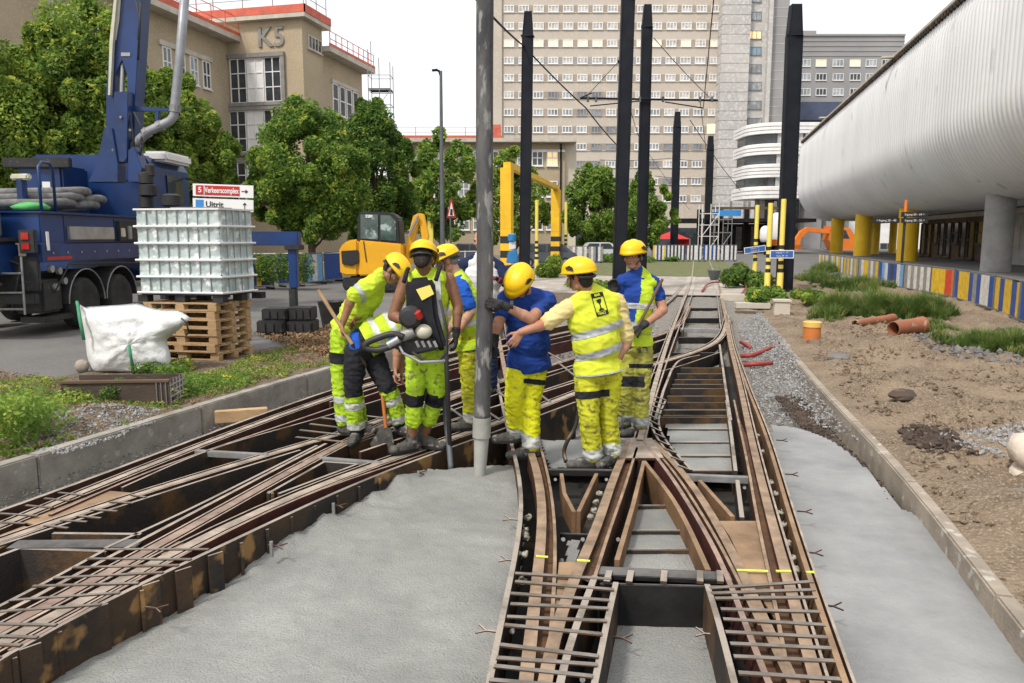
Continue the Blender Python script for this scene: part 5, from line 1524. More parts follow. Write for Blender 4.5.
# wheels
def wheel(x, y, side=1):
    c = T(x, y, .52)
    prof = [(.30, -.17), (.46, -.17), (.515, -.11), (.52, 0), (.515, .11), (.46, .17), (.30, .17)]
    R = Matrix((FH, V((0, 0, 1)), RT)).transposed()
    t = MB().lathe([(.28, -.16)] + prof + [(.28, .16)], c, 28, R).build('tyre', M['tyre'], TK, smooth=True)
    rim = MB().lathe([(.05, .05), (.12, .12), (.13, .02), (.24, .0), (.28, .13), (.29, .15), (.285, .0), (.28, -.1)], c, 24, R).build('rim', M['grey_steel'], t, smooth=True)
    for k in range(8):
        an = k * PI / 4; p_ = c + R @ V((math.cos(an) * .18, math.sin(an) * .18, .02))
        MB().cyl(p_, p_ + RT * .04, .016, 6).build('wheel_nut', M['steel_bright'], rim)
for y in (1.55, 2.95, 6.6): wheel(-.12, y)
for y in (1.55, 2.95, 6.6): wheel(-2.3, y)
for y in (1.55, 2.95):     # mudguards
    P = []; 
    for k in range(15):
        an = PI * (k / 14); P.append((y + math.cos(an) * .66, .55 + math.sin(an) * .66))
    m = MB(); vs = []
    for (yy, z) in P:
        for x in (-.42, .05): vs.append(T(x, yy, z))
    fs = [(2 * i, 2 * i + 1, 2 * i + 3, 2 * i + 2) for i in range(14)]
    vs2 = []
    for (yy, z) in P:
        k_ = .97
        for x in (-.42, .05): vs2.append(T(x, y + (yy - y) * k_, .55 + (z - .55) * k_))
    m.add(vs + vs2, fs + [(30 + a, 30 + d_, 30 + c_, 30 + b_) for a, b_, c_, d_ in fs] + [(2 * i + 1, 31 + 2 * i, 33 + 2 * i, 2 * i + 3) for i in range(14)] + [(2 * i, 2 * i + 2, 32 + 2 * i, 30 + 2 * i) for i in range(14)])
    g_ = m.build('mudguard', M['truck_dark'], TK)
    MB().tube([T(.06, yy, z) for yy, z in P], .014, 6).build('mudguard_rim', M['grey_steel'], g_)
# deck sides and boxes
tb('side_beam', -.25, 0.05, .15, 4.6, 1.38, 1.72, 'truck_blue')
tb('deck_box', -2.4, -.06, .35, 4.6, 1.74, 2.28, 'truck_blue')
tb('side_locker', -.06, .0, 1.2, 2.9, 1.80, 2.06, 'steel_bright', .008)
tb('deck_top', -2.5, .02, .3, 4.65, 2.285, 2.33, 'truck_blue')
tb('dark_bay', -.1, .015, 3.1, 3.9, 1.76, 2.2, 'truck_dark')
tb('valve', -.05, .05, 3.15, 3.3, 1.85, 2.05, 'cream'); tb('valve', -.05, .05, 3.45, 3.6, 1.8, 2.1, 'steel_bright')
tb('tail_light', -.28, .02, .02, .12, 1.55, 1.98, 'truck_dark'); tb('lamp', -.22, -.08, .0, .018, 1.62, 1.74, 'light_red', .004); tb('lamp', -.22, -.08, .0, .018, 1.8, 1.93, 'light_red', .004)
tb('marker', .06, .075, .3, .38, 1.6, 1.95, 'sign_white', .003)
# tail: hopper, ladder frame, bumper
tb('hopper', -2.2, -.45, -.9, .3, 1.15, 1.75, 'truck_blue', .04)
tb('hopper_rim', -2.3, -.4, -1.0, .35, 1.76, 1.84, 'truck_dark')
tb('bumper', -2.5, -.02, -.05, .1, .62, .8, 'truck_dark')
tb('tail_panel', -2.45, -.02, .12, .2, .85, 1.5, 'truck_dark')
for z in (.55, .85, 1.2): MB().tube([T(-.95, -.25, z), T(-.1, -.25, z)], .02, 6).build('step', M['grey_steel'], TK)
for x in (-.95, -.1): MB().tube([T(x, -.25, .45), T(x, -.22, 1.5)], .02, 6).build('ladder_side', M['grey_steel'], TK)
MB().tube([T(-.5, .0, .45), T(-.3, .05, 1.35), T(-.9, -.1, 1.6)], .03, 6).build('hydraulic_hose', M['truck_dark'], TK, smooth='all')
MB().tube([T(-.7, -.3, 1.9), T(-.72, -.3, 1.5), T(-.95, -.3, 1.2)], .02, 6).build('yellow_hose', M['cream'], TK, smooth='all')
for k, (x0, z0, x1, z1) in enumerate([(-2.3, .5, -1.2, 1.5), (-2.0, 1.4, -1.3, .6), (-1.2, .6, -.6, 1.4), (-1.8, .9, -.4, 1.0)]):
    MB().tube([T(x0, -.35, z0), T((x0 + x1) / 2, -.45, (z0 + z1) / 2 + .1), T(x1, -.35, z1)], .035, 8).build('hydraulic_hose', M['truck_dark'], TK, smooth='all')
for k in range(3): MB().cyl(T(-1.9 + k * .5, -.5, 1.05), T(-1.9 + k * .5, -.1, 1.05), .13, 14).build('cylinder', M['truck_dark'], TK, smooth=True)
MB().tube([T(.02, .5, .8), T(.05, 1.0, 1.32), T(.04, 2.4, 1.3), T(.04, 4.0, 1.25)], .018, 6).build('air_line', M['truck_dark'], TK, smooth='all')
for k in range(9): MB().cyl(T(.052, .5 + k * .48, 1.55), T(.062, .5 + k * .48, 1.55), .022, 8).build('bolt', M['steel_bright'], TK)
tb('reflector_strip', .052, .058, .3, 1.1, 1.42, 1.48, 'sign_red', 0)
tb('seam', -.058, -.052, 1.1, 1.12, 1.76, 2.26, 'truck_dark', 0); tb('seam', -.058, -.052, 3.0, 3.02, 1.76, 2.26, 'truck_dark', 0)
tb('side_tank', -.6, -.03, .2, .85, .42, 1.05, 'truck_dark', .05)
tb('underrun_guard', -.5, -.0, .2, 2.6, .25, .36, 'truck_dark')
for k, (y, z) in enumerate([(.5, 1.25), (.75, 1.2), (.9, 1.0), (.6, .9)]):
    MB().cyl(T(-.05, y, z), T(.02, y, z), .07, 10).build('coupling', M['steel_bright'], TK)
tb('frame_rack', -1.5, -.6, -.15, .1, 1.85, 2.6, 'lamp_grey', .03)
for k in range(7): MB().tube([T(-1.45, -.18, 1.9 + k * .1), T(-.65, -.18, 1.9 + k * .1)], .012, 5).build('rack_bar', M['grey_steel'], TK)
# handrail hoop
MB().tube([T(-.1, .5, 2.3), T(-.1, .5, 3.15), T(-.1, .62, 3.25), T(-.1, .85, 3.25), T(-.1, .95, 3.15), T(-.1, .95, 2.3)], .028, 8).build('handrail', M['truck_blue'], TK, smooth='all')
MB().tube([T(-.75, 1.0, 2.3), T(-.75, 1.0, 2.95)], .09, 8).build('deck_post', M['truck_blue'], TK); MB().box(T(-.75, 1.0, 3.0), (.42, .14, .12)).build('cleat', M['cream'], TK, bev=.03)
# cab (far end)
CY0 = 4.75
cabp = [(-2.95, 2.0), (-2.95, 3.55), (-2.8, 3.82), (-.15, 3.82), (.02, 3.55), (.04, 2.0)]
def cabpoly(y, s=1.0): return [T(-1.45 + (x + 1.45) * s, y, 2.0 + (z - 2.0) * s) for x, z in cabp]
MB().extr(cabpoly(CY0), FH * 2.2).build('cab', M['truck_blue'], TK, bev=.05)
MB().extr([T(-2.95, CY0 + .05, .9), T(.04, CY0 + .05, .9), T(.04, CY0 + .05, 1.99), T(-2.95, CY0 + .05, 1.99)], FH * 2.1).build('cab_base', M['truck_blue'], TK, bev=.03)
for x0, x1 in ((-2.85, -2.2), (-.72, -.1)):
    tb('cab_panel', x0, x1, CY0 - .03, CY0 - .003, 2.3, 3.1, 'truck_blue', .01); tb('cab_panel', x0, x1, CY0 - .03, CY0 - .003, 3.2, 3.6, 'truck_blue', .01)
tb('deflector', -.35, .25, CY0 + .4, CY0 + 1.9, 3.7, 3.95, 'white_panel', .06); tb('side_window', .045, .055, CY0 + .8, CY0 + 1.7, 2.7, 3.4, 'glass_dark', .0)
MB().tube([T(.05, CY0 + 1.9, 3.4), T(.5, CY0 + 2.0, 3.3), T(.5, CY0 + 2.0, 2.9)], .03, 6).build('mirror_arm', M['truck_dark'], TK); tb('mirror', .4, .6, CY0 + 1.95, CY0 + 2.05, 2.7, 3.3, 'truck_dark', .02)
# turret and boom
tb('turret', -2.35, -1.35, 3.4, 4.5, 2.34, 3.45, 'truck_blue', .05)
tb('crossbar', -2.6, -1.1, 3.3, 3.42, 3.38, 3.6, 'truck_dark', .02)
tb('plate_label', -1.8, -1.62, 3.385, 3.395, 2.95, 3.08, 'sign_white', .002); tb('plate_label', -1.7, -1.62, 3.385, 3.395, 2.65, 2.85, 'sign_white', .002)
dB_ = D0 + 3.9
def slabpoly(pix, d, th, name, mat, bev=.01):
    return MB().extr([PD(a, b, d) for a, b in pix], FH * th).build(name, M[mat], TK, bev=bev)
slabpoly([(88, 182), (97, 162), (104, 128), (112, 128), (118, 165), (118, 182)], dB_ - .3, .35, 'boom_bracket', 'truck_blue')
slabpoly([(128, 182), (128, 150), (134, 146), (142, 168), (140, 182)], dB_ - .3, .35, 'boom_bracket', 'truck_blue')
slabpoly([(110, 40), (119, -30), (143, -30), (135, 100), (134, 155), (127, 160), (127, 75), (122, 60), (115, 75), (115, 160), (106, 150), (106, 90)], dB_, .45, 'boom', 'truck_blue')
slabpoly([(117, -30), (119.2, -30), (112.5, 45), (110, 95), (108, 95), (109.5, 40)], dB_ - .12, .1, 'cream_stripe', 'cream', 0)
slabpoly([(115.5, -30), (123, -30), (119, 20), (116, 40), (113.5, 40)], dB_ - .02, .015, 'cream_stripe', 'cream', 0)
slabpoly([(114, 92), (128, 91), (127, 158), (124, 162), (116, 162), (112, 155)], dB_ - .25, .3, 'cylinder_housing', 'truck_blue')
MB().cyl(PD(122.5, 62, dB_ + .1), PD(121.5, 95, dB_), .045, 10).build('cylinder_rod', M['steel_bright'], TK)
for px, py in ((120.5, 117), (130, 130), (113, 150)): MB().cyl(PD(px, py, dB_ - .3), PD(px, py, dB_ - .26), .03, 8).build('bolt', M['steel_bright'], TK)
slabpoly([(121, 52.5), (130, 52.5), (130, 56), (121, 56)], dB_ - .02, .02, 'nameplate', 'steel_bright', 0)
slabpoly([(134, 106), (170, 108), (170, 111.5), (134, 111)], dB_, .1, 'pipe_arm', 'truck_blue'); slabpoly([(155, 111), (159, 111), (158, 124), (155, 124)], dB_, .1, 'pipe_clamp', 'truck_blue')
MB().tube([PD(187, -30, dB_ - .1), PD(179.5, 60, dB_ - .1), PD(174.5, 108, dB_ - .1), PD(174, 116, dB_ - .1), PD(170, 121, dB_ - .1), PD(160, 126, dB_ - .1), PD(149, 131, dB_ - .1), PD(138, 141, dB_ - .05), PD(131, 150, dB_)], .1, 12).build('delivery_pipe', M['pipe_grey'], TK, smooth='all')
for a, b_, c_, d_ in ((175.5, 105, 174.8, 112), (162, 125, 158, 127), (148, 131.5, 145, 134)): MB().tube([PD(a, b_, dB_ - .1), PD(c_, d_, dB_ - .1)], .125, 12).build('pipe_coupling', M['grey_steel'], TK)
for k, pts in enumerate([[(136, 0), (140, 20), (138, 60)], [(134, 112), (142, 128), (141, 150), (138, 165)], [(129, 114), (133, 135), (134, 160)], [(141, 2), (139.5, 25), (138.5, 40)]]):
    MB().tube([PD(a, b_, dB_ - .15) for a, b_ in pts], .025, 6).build('hydraulic_hose', M['truck_dark'], TK, smooth='all')
for (a, b_, r) in ((146, 178, .16), (148, 190, .2), (146, 202, .15), (150, 170, .1), (171, 200, .22)):
    MB().lathe([(r * .6, -.15), (r, -.12), (r, .1), (r * .5, .14)], PD(a, b_, dB_ - .2), 12).build('valve_block', M['truck_dark'], TK, smooth=True)
# hoses lying on the deck
for k in range(5):
    z = 2.44 + .13 * (k % 3); y = .7 + k * .3
    pts = [T(-2.6, y, z), T(-1.6, y + .05, z + .02), T(-.9, y + .1 + .1 * k, z + .05), T(-.35, y + .3, z + .06), T(-.2, y + .8, z + .1), T(-.4, y + 1.3, z + .08), T(-1.2, y + 1.6, z + .02), T(-2.2, y + 1.7, z)]
    o = MB().tube(smoothline(pts, 5), .085, 10).build('deck_hose', M['hose_fabric'], None, smooth='all'); tag(o, 'thick grey delivery hose coiled on the blue truck deck', 'hose', 'hoses on the truck deck')
M['green_rag'] = pm('green_rag', (0.12, 0.5, 0.15), (0.08, 0.35, 0.1), 5, .8)
m_ = MB().lathe([(.02, 0), (.3, .02), (.34, .08), (.2, .15), (.02, .17)], T(-.45, .75, 2.34), 14)
for v_ in m_.v: v_.z += .03 * fbm(v_.x, v_.y, 6)
tag(m_.build('green_cloth', M['green_rag'], None, smooth='all'), 'bright green cloth lying on the truck deck', 'cloth')

# outrigger (rigid part of the truck)
OR_ = 15.6
def ob(px0, px1, py0, py1, d, th, name, mat, bev=.012):
    a = PD(px0, py0, d); b = PD(px1, py1, d)
    P = [V((a.x, a.y, a.z)), V((b.x, b.y, a.z)), V((b.x, b.y, b.z)), V((a.x, a.y, b.z))]
    return MB().extr(P, FH * th).build(name, M[mat], TK, bev=bev)
ob(215, 298, 231.5, 245.5, OR_, .28, 'outrigger_beam', 'truck_blue')
ob(287.5, 297.5, 246, 288, OR_ + .03, .2, 'outrigger_leg', 'truck_blue')
ob(288.5, 296.5, 288.2, 311, OR_ + .05, .16, 'outrigger_foot', 'truck_dark')
ob(284, 300, 245, 250, OR_ - .03, .34, 'leg_collar', 'truck_dark')
# support blocks under the outrigger
M['block_black'] = pm('block_black', (0.016, 0.016, 0.018), (0.035, 0.034, 0.034), 5, .55, .3, 30)
def sblock(px0, px1, py0, py1, d, th, label):
    a = PD(px0, py0, d); b = PD(px1, py1, d)
    P = [V((a.x, a.y, a.z)), V((b.x, b.y, a.z)), V((b.x, b.y, b.z)), V((a.x, a.y, b.z))]
    t = thing('support_block', label, 'block', tuple((P[2] + P[3]) / 2), 'black support blocks under the outrigger')
    MB().extr(P, FH * th).build('block', M['block_black'], t, bev=.02)
    W_ = (b - a).dot(RT)
    for k in range(3):
        c = (P[0] + P[1]) / 2 + RT * (k - 1) * W_ * .3 - FH * .003; c.z = (a.z + b.z) / 2
        MB().box(c, (.14, .02, (a.z - b.z) * .7)).build('recess', M['truck_dark'], t, bev=.006)
    return t
sblock(256, 285, 321, 334, 14.2, .5, 'bottom left black support block beside the pallets')
sblock(286, 313, 321.5, 334.5, 14.3, .5, 'bottom right black support block under the outrigger')
sblock(261, 287, 309, 320.5, 14.3, .5, 'upper left black support block')
sblock(288, 311, 308, 321, 14.35, .5, 'upper right black support block carrying the outrigger foot')

# ---- wrapped crate, plastic pallet, wooden pallets
M['wrap'] = pm('wrap', (0.5, 0.57, 0.56), (0.36, 0.43, 0.42), 2.2, .35, .8, 9, detail=6, c3=(0.8, 0.82, 0.8), s3=7, t3=.58, spec=.6, bdist=.03)
M['wrap_side'] = M['wrap']
M['pallet_wood'] = pm('pallet_wood', (0.5, 0.34, 0.18), (0.36, 0.23, 0.12), 3, .85, .4, 40, stretch=(1, 1, 4), c3=(0.28, 0.19, 0.12), s3=6, t3=.62)
CBb = G(218, 361, 0)       # nearest corner of the pallet stack on the ground
uL = (-RT * .985 + FH * .17).normalized(); uR = (RT * .34 + FH * .94).normalized()
def C(a, b, z): return V((CBb.x, CBb.y, 0)) + uL * a + uR * b + V((0, 0, z))
dpp = (CBb - CAM).dot(FH)
zwood = ZAT(C(0, 0, 0), 303); zpl = ZAT(C(0, 0, 0), 294) ; ztop = ZAT(C(0, 0, 0), 209)
npal = 7; hp = zwood / npal
for k in range(npal):
    lb = ['lowest', 'second lowest', 'third lowest', 'middle', 'third highest', 'second highest', 'topmost'][k] + ' wooden pallet in the stack under the wrapped crate'
    jx, jy = random.uniform(-.03, .03), random.uniform(-.03, .03)
    t = thing('wooden_pallet', lb, 'pallet', tuple(C(.5, .4, k * hp)), 'wooden pallets stacked beside the white bag')
    Lx, Ly = 1.2, .8
    def cb(a0, a1, b0, b1, z0, z1, nm):
        z0 += k * hp; z1 += k * hp; a0 += jx; a1 += jx; b0 += jy; b1 += jy
        MB().hexa([C(a0, b0, z0), C(a1, b0, z0), C(a1, b1, z0), C(a0, b1, z0), C(a0, b0, z1), C(a1, b0, z1), C(a1, b1, z1), C(a0, b1, z1)]).build(nm, M['pallet_wood'], t)
    for i in range(3): cb(0, Lx, i * .35, i * .35 + .1, 0, hp * .16, 'bottom_board')
    for i in range(3):
        for j in range(3): cb(j * .53, j * .53 + .14, i * .35 + .003, i * .35 + .097, hp * .162, hp * .66, 'spacer_block')
    for i in range(3): cb(i * .53 + .01, i * .53 + .13, 0.001, Ly - .001, hp * .663, hp * .81, 'cross_board')
    for i in range(6): cb(0, Lx, i * .14, i * .14 + .1, hp * .813, hp * .985, 'top_board')
WC = thing('wrapped_crate', 'tall translucent crate wrapped in film with pale bands, on a black pallet', 'crate', tuple(C(.6, .4, zwood)))
def C2(a, b, z): return V((CBb.x, CBb.y, 0)) + RT * .1 + uL * (a - .02) + uR * b + V((0, 0, z))
def cb2(a0, a1, b0, b1, z0, z1, nm, mat, bev=.0):
    return MB().hexa([C2(a0, b0, z0), C2(a1, b0, z0), C2(a1, b1, z0), C2(a0, b1, z0), C2(a0, b0, z1), C2(a1, b0, z1), C2(a1, b1, z1), C2(a0, b1, z1)]).build(nm, M[mat], WC, bev=bev)
LA, LBm = 1.33, .72
def film_face(a0, b0, a1, b1, nm):
    n1, n2 = 60, 46; vs = []; fs = []
    A = C2(a0, b0, 0); B = C2(a1, b1, 0); u = (B - A).normalized(); n = V((u.y, -u.x, 0))
    if n.dot(CAM - A) < 0: n = -n
    for i in range(n1 + 1):
        for j in range(n2 + 1):
            s_, t_ = i / n1, j / n2
            rib = .012 * math.sin(s_ * PI * 2 * (8 if abs(a0 - a1) > .5 else 5)) ; band = .022 if any(abs(t_ - q) < .018 for q in (.0, .2, .4, .6, .8)) else 0
            q = A.lerp(B, s_) + V((0, 0, zpl + (ztop - zpl) * t_)) + n * (rib + band + .012 * fbm(s_ * 3, t_ * 3, 2.2, 4) + .006 * fbm(s_ * 3, t_ * 3, 9, 2))
            vs.append(q)
    for i in range(n1):
        for j in range(n2):
            a = i * (n2 + 1) + j; fs.append((a, a + 1, a + n2 + 2, a + n2 + 1))
    MB().add(vs, fs).build(nm, M['wrap'], WC, smooth='all')
film_face(0, 0, LA, 0, 'wrapped_side'); film_face(0, 0, 0, LBm, 'wrapped_side'); film_face(LA, 0, LA, LBm, 'wrapped_side'); film_face(0, LBm, LA, LBm, 'wrapped_side')
cb2(.01, LA - .01, .01, LBm - .01, zpl, ztop - .02, 'core', 'wrap')
cb2(-.03, LA + .03, -.03, LBm + .03, ztop - .01, ztop + .015, 'lid', 'white_panel')
cb2(.15, .85, .1, .5, ztop + .017, ztop + .035, 'board', 'grey_steel')
M['wire_dk'] = pm('wire_dk', (0.3, 0.33, 0.32), (0.22, 0.25, 0.24), 3, .4)
for k in range(1, 8):
    a = LA * k / 8; MB().tube([C2(a, -.012, zpl), C2(a, -.012, ztop)], .008, 5).build('cage_bar', M['wire_dk'], WC)
for k in range(1, 5):
    MB().tube([C2(-.012, LBm * k / 5, zpl), C2(-.012, LBm * k / 5, ztop)], .008, 5).build('cage_bar', M['wire_dk'], WC)
for t_ in (0.01, .2, .4, .6, .8):
    z = zpl + (ztop - zpl) * t_
    MB().tube([C2(LA + .03, -.035, z), C2(-.035, -.035, z), C2(-.035, LBm + .03, z)], .018, 6).build('cage_band', M['white_panel'], WC)
cb2(0, LA, 0, LBm, zpl - .03, zpl - .002, 'pallet_deck', 'block_black')
for a in (0, .62, 1.24):
    for b_ in (0, .44, .88): cb2(a, a + .16, b_, b_ + .12, zwood + .002, zpl - .031, 'pallet_foot', 'block_black')

# ---- white bulk bag
M['bag'] = pm('bag', (0.74, 0.75, 0.74), (0.6, 0.62, 0.62), 2.5, .55, .6, 12, detail=6, spec=.4, bdist=.03)
M['bag_strap'] = pm('bag_strap', (0.06, 0.3, 0.16), (0.04, 0.2, 0.1), 4, .7)
db = (G(130, 374, 0) - CAM).dot(FH)
outl = [(92, 375), (87, 355), (84, 330), (79, 304), (84, 307), (98, 306), (118, 305), (138, 303), (160, 310), (180, 311), (191, 318), (181, 328), (166, 340), (170, 352), (172, 366), (171, 374), (130, 376)]
BG = thing('bulk_bag', 'slumped white bulk bag with green straps in front of the pallet stack', 'bag', tuple(G(130, 376, 0)))
cpx, cpy = 128, 345
vs = []; fs = []; n = 64; ring = 14
O_ = resample([V((a, b, 0)) for a, b in outl + [outl[0]]], n + 1)[:-1]
for r in range(ring + 1):
    s_ = r / ring
    for k in range(n):
        x = cpx + (O_[k].x - cpx) * s_; y = cpy + (O_[k].y - cpy) * s_
        bulge = -.26 * math.sqrt(max(0, 1 - s_ ** 2.4)) + .05 * fbm(x * .03, y * .05, 1.2, 3) - .05 * abs(fbm(x * .045, y * .03, 2.2, 5))
        if y < 318: bulge += .16 * (318 - y) / 14
        vs.append(PD(x, y, db + .25 + bulge))
nb = len(vs)
for r in range(ring + 1):       # back side
    s_ = r / ring
    for k in range(n):
        x = cpx + (O_[k].x - cpx) * s_ * .97; y = min(368, cpy + (O_[k].y - cpy) * s_ * .95)
        vs.append(PD(x, y, db + .35 + .35 * math.sqrt(max(0, 1 - s_ ** 2.4))))
for base in (0, nb):
    for r in range(ring):
        for k in range(n):
            a = base + r * n + k; b_ = base + r * n + (k + 1) % n; fs.append((a, b_, b_ + n, a + n))
for k in range(n):
    a = ring * n + k; b_ = ring * n + (k + 1) % n; fs.append((a, b_, nb + b_, nb + a))
zmin = 0.012
bagm = MB().add(vs, fs)
for v_ in bagm.v: v_.z = max(v_.z, zmin)
bagm.build('bag_cloth', M['bag'], BG, smooth='all')
MB().tube([PD(77, 302, db + .3), PD(78, 306, db + .1), PD(80, 320, db - .02), PD(84, 340, db - .02)], .022, 6).build('strap', M['bag_strap'], BG, smooth='all')
MB().tube([PD(129, 345, db - .22), PD(131, 358, db - .2), PD(134, 374, db - .12)], .02, 6).build('strap', M['bag_strap'], BG, smooth='all')
MB().tube([PD(181, 318, db + .15), PD(186, 322, db), PD(189, 332, db + .1), PD(186, 335, db + .2)], .012, 6).build('strap', M['black_paint'], BG, smooth='all')
tag(MB().lathe([(.02, -.09), (.07, -.07), (.095, 0), (.07, .07), (.02, .09)], G(82, 366, .08), 12).build('round_stone', M['kerb'], None, smooth='all'), 'round brown stone left of the white bag', 'stone')

# ---- long planter box
M['box_brown'] = pm('box_brown', (0.085, 0.06, 0.045), (0.05, 0.038, 0.03), 2, .85, .4, 20, stretch=(1, 1, 3), c3=(0.14, 0.1, 0.07), s3=4)
a = G(62, 407, 0.0); b = G(171, 405, 0.0); u = (b - a).normalized(); n_ = V((-u.y, u.x, 0)); Lb = (b - a).length
TB = thing('timber_crate', 'long low dark timber crate with wire mesh ends on the verge', 'crate', tuple(a.lerp(b, .5)))
hb = ZAT(a, 384)
def bb(s0, s1, w0, w1, z0, z1, nm, mat):
    P = [a + u * s0 + n_ * w0, a + u * s1 + n_ * w0, a + u * s1 + n_ * w1, a + u * s0 + n_ * w1]
    return MB().prism([(p.x, p.y) for p in P], z0, z1).build(nm, M[mat], TB, bev=.004)
bb(0, Lb, 0, .03, -.02, hb, 'side_board', 'box_brown'); bb(0, Lb, .42, .45, -.02, hb + .02, 'side_board', 'box_brown')
bb(.03, Lb - .03, .031, .419, -.02, .06, 'floor_board', 'box_brown'); bb(0, Lb, -.02, .05, hb + .001, hb + .03, 'top_rail', 'brown_wood')
for s_ in (0, Lb):
    for k in range(5): MB().tube([a + u * s_ + n_ * (k * .1 + .02) + V((0, 0, -.0)), a + u * s_ + n_ * (k * .1 + .02) + V((0, 0, hb + .02))], .008, 5).build('wire', M['grey_steel'], TB)
    for k in range(4): MB().tube([a + u * (s_ + .012) + n_ * -.02 + V((0, 0, .03 + k * hb / 4)), a + u * (s_ + .012) + n_ * .46 + V((0, 0, .03 + k * hb / 4))], .008, 5).build('wire', M['grey_steel'], TB)
for k in range(4): MB().tube([a + u * (Lb + .01 - k * .05) + n_ * -.012 + V((0, 0, 0)), a + u * (Lb + .01 - k * .05) + n_ * -.012 + V((0, 0, hb))], .006, 5).build('wire', M['grey_steel'], TB)

# ---- stones, gravel heaps, plants
M['stone'] = pm('stone', (0.34, 0.34, 0.34), (0.22, 0.22, 0.215), 9, .9, .4, 40, c3=(0.45, 0.45, 0.44), s3=14, t3=.6)
M['stone_dark'] = pm('stone_dark', (0.19, 0.185, 0.18), (0.12, 0.115, 0.11), 5, .9, .4, 30)
def stones(name, spots, label, mat, seed, cat=None):
    """many small irregular stones: (x,y,z,size)"""
    rg = np.random.RandomState(seed)
    base = np.array([(1, 0, 0), (-1, 0, 0), (0, 1, 0), (0, -1, 0), (0, 0, 1), (0, 0, -1)], float)
    F0 = [(0, 2, 4), (2, 1, 4), (1, 3, 4), (3, 0, 4), (2, 0, 5), (1, 2, 5), (3, 1, 5), (0, 3, 5)]
    vs = []; fs = []
    for (x, y, z, s) in spots:
        q = base * rg.uniform(.55, 1.2, (6, 3)) * rg.uniform(.6, 1.2, (1, 3)) * s
        th = rg.uniform(0, 6.28); c_, s_ = math.cos(th), math.sin(th); ph = rg.uniform(-.8, .8); c2, s2 = math.cos(ph), math.sin(ph)
        q = q @ np.array([[c_, s_, 0], [-s_, c_, 0], [0, 0, 1]]) @ np.array([[1, 0, 0], [0, c2, s2], [0, -s2, c2]])
        o = len(vs); vs += [tuple(r_ + np.array([x, y, z])) for r_ in q]; fs += [tuple(i + o for i in f) for f in F0]
    me = bpy.data.meshes.new(name); me.from_pydata(vs, [], fs); me.update(); me.materials.append(M[mat])
    o = bpy.data.objects.new(name, me); col.objects.link(o); o['kind'] = 'stuff'; o['label'] = label
    return o
def scat(poly, n, seed, zf, s0, s1):
    rg = random.Random(seed); xs = [p[0] for p in poly]; ys_ = [p[1] for p in poly]; R = []
    while len(R) < n:
        x, y = rg.uniform(min(xs), max(xs)), rg.uniform(min(ys_), max(ys_))
        if inpoly(x, y, poly): s = s0 + (s1 - s0) * rg.random() ** 2.5; R.append((x, y, zf(x, y) + s * .2, s))
    return R
def gp(pix, z): return [(G(a, b, z).x, G(a, b, z).y) for a, b in pix]
# heap by the kerb
hc = G(92, 425, 0)
heap_z = verge_z
HP = gp([(10, 432), (30, 408), (60, 398), (110, 395), (148, 402), (165, 418), (120, 436), (60, 455), (20, 452)], 0)
stones('gravel', scat(HP, 5200, 1, heap_z, .006, .024), 'heap of grey gravel behind the left kerb', 'stone', 1)
# gravel strip in the trench along the left kerb
def bedz(x, y): return -.3
tp = [(interp_line(LK, y) + .02, y) for y in (3.0, 4, 5, 6, 8, 10, 12)] + [(interp_line(LK, y) + .75, y) for y in (12, 10, 8, 6, 5, 4, 3.0)]
stones('gravel', scat(tp, 3500, 2, lambda x, y: -.33 + .1 * max(0, 1 - (x - interp_line(LK, y)) / .7), .006, .02), 'loose gravel between the left kerb and the rails', 'stone_dark', 2)
# gravel beyond the right pour
rpz = gp([(738, 330), (760, 322), (812, 392), (868, 458), (840, 440), (800, 425), (768, 418), (752, 385)], -.28)
def rbz(x, y):
    er = max(0, 1 - (interp_line(RK, y) - x) / .6)
    return -.33 + .14 * min(1, max(0, (y - 9.5) / 4)) + .16 * er
stones('gravel', scat(rpz, 6000, 3, rbz, .008, .03), 'grey gravel bed between the right track and the sandy kerb', 'stone', 3)
bk = gp([(775, 395), (800, 395), (880, 480), (905, 512), (880, 495), (850, 452), (800, 425)], -.22)
stones('soil_crumbs', scat(bk, 1500, 4, lambda x, y: -.24, .008, .035), 'brown soil crumbs along the foot of the right kerb', 'box_brown', 4)
# stones on the dirt
dz = lambda x, y: dirt_z(x, y)
stones('gravel', scat(gp([(905, 345), (960, 342), (1100, 350), (1100, 366), (1000, 366), (930, 358)], -.1), 900, 5, dz, .015, .09), 'broken grey stones lying in a band below the tall grass', 'stone_dark', 5)
stones('gravel', scat(gp([(940, 437), (1000, 430), (1080, 434), (1090, 458), (1000, 462), (950, 455)], -.1), 2600, 6, dz, .008, .03), 'patch of grey gravel on the dirt near the right edge', 'stone', 6)
stones('soil_crumbs', scat(gp([(900, 432), (950, 437), (985, 458), (940, 462), (905, 448)], -.1), 700, 8, dz, .012, .06), 'dark clods of earth beside the gravel patch', 'box_brown', 8)
stones('soil_crumbs', [q_ for q_ in scat(gp([(790, 330), (880, 325), (1100, 400), (1100, 680), (1030, 610), (900, 465)], -.1), 9000, 9, dz, .006, .045) if fbm(q_[0], q_[1], 1.1, 12) > -.02], 'small stones and crumbs scattered over the bare dirt', 'dirt', 9)
stones('rubble', scat(gp([(560, 292), (640, 282), (668, 296), (655, 330), (620, 345), (560, 330)], -.1), 2600, 10, lambda x, y: -.2 + .05 * fbm(x, y, .9), .02, .09), 'pale rubble left of the straight track behind the workers', 'stone', 10)
stones('gravel', scat(gp([(500, 330), (560, 300), (600, 310), (640, 350), (600, 380), (520, 400)], -.3), 2600, 12, lambda x, y: -.26, .01, .04), 'gravel between the crossing rails behind the workers', 'stone_dark', 12)
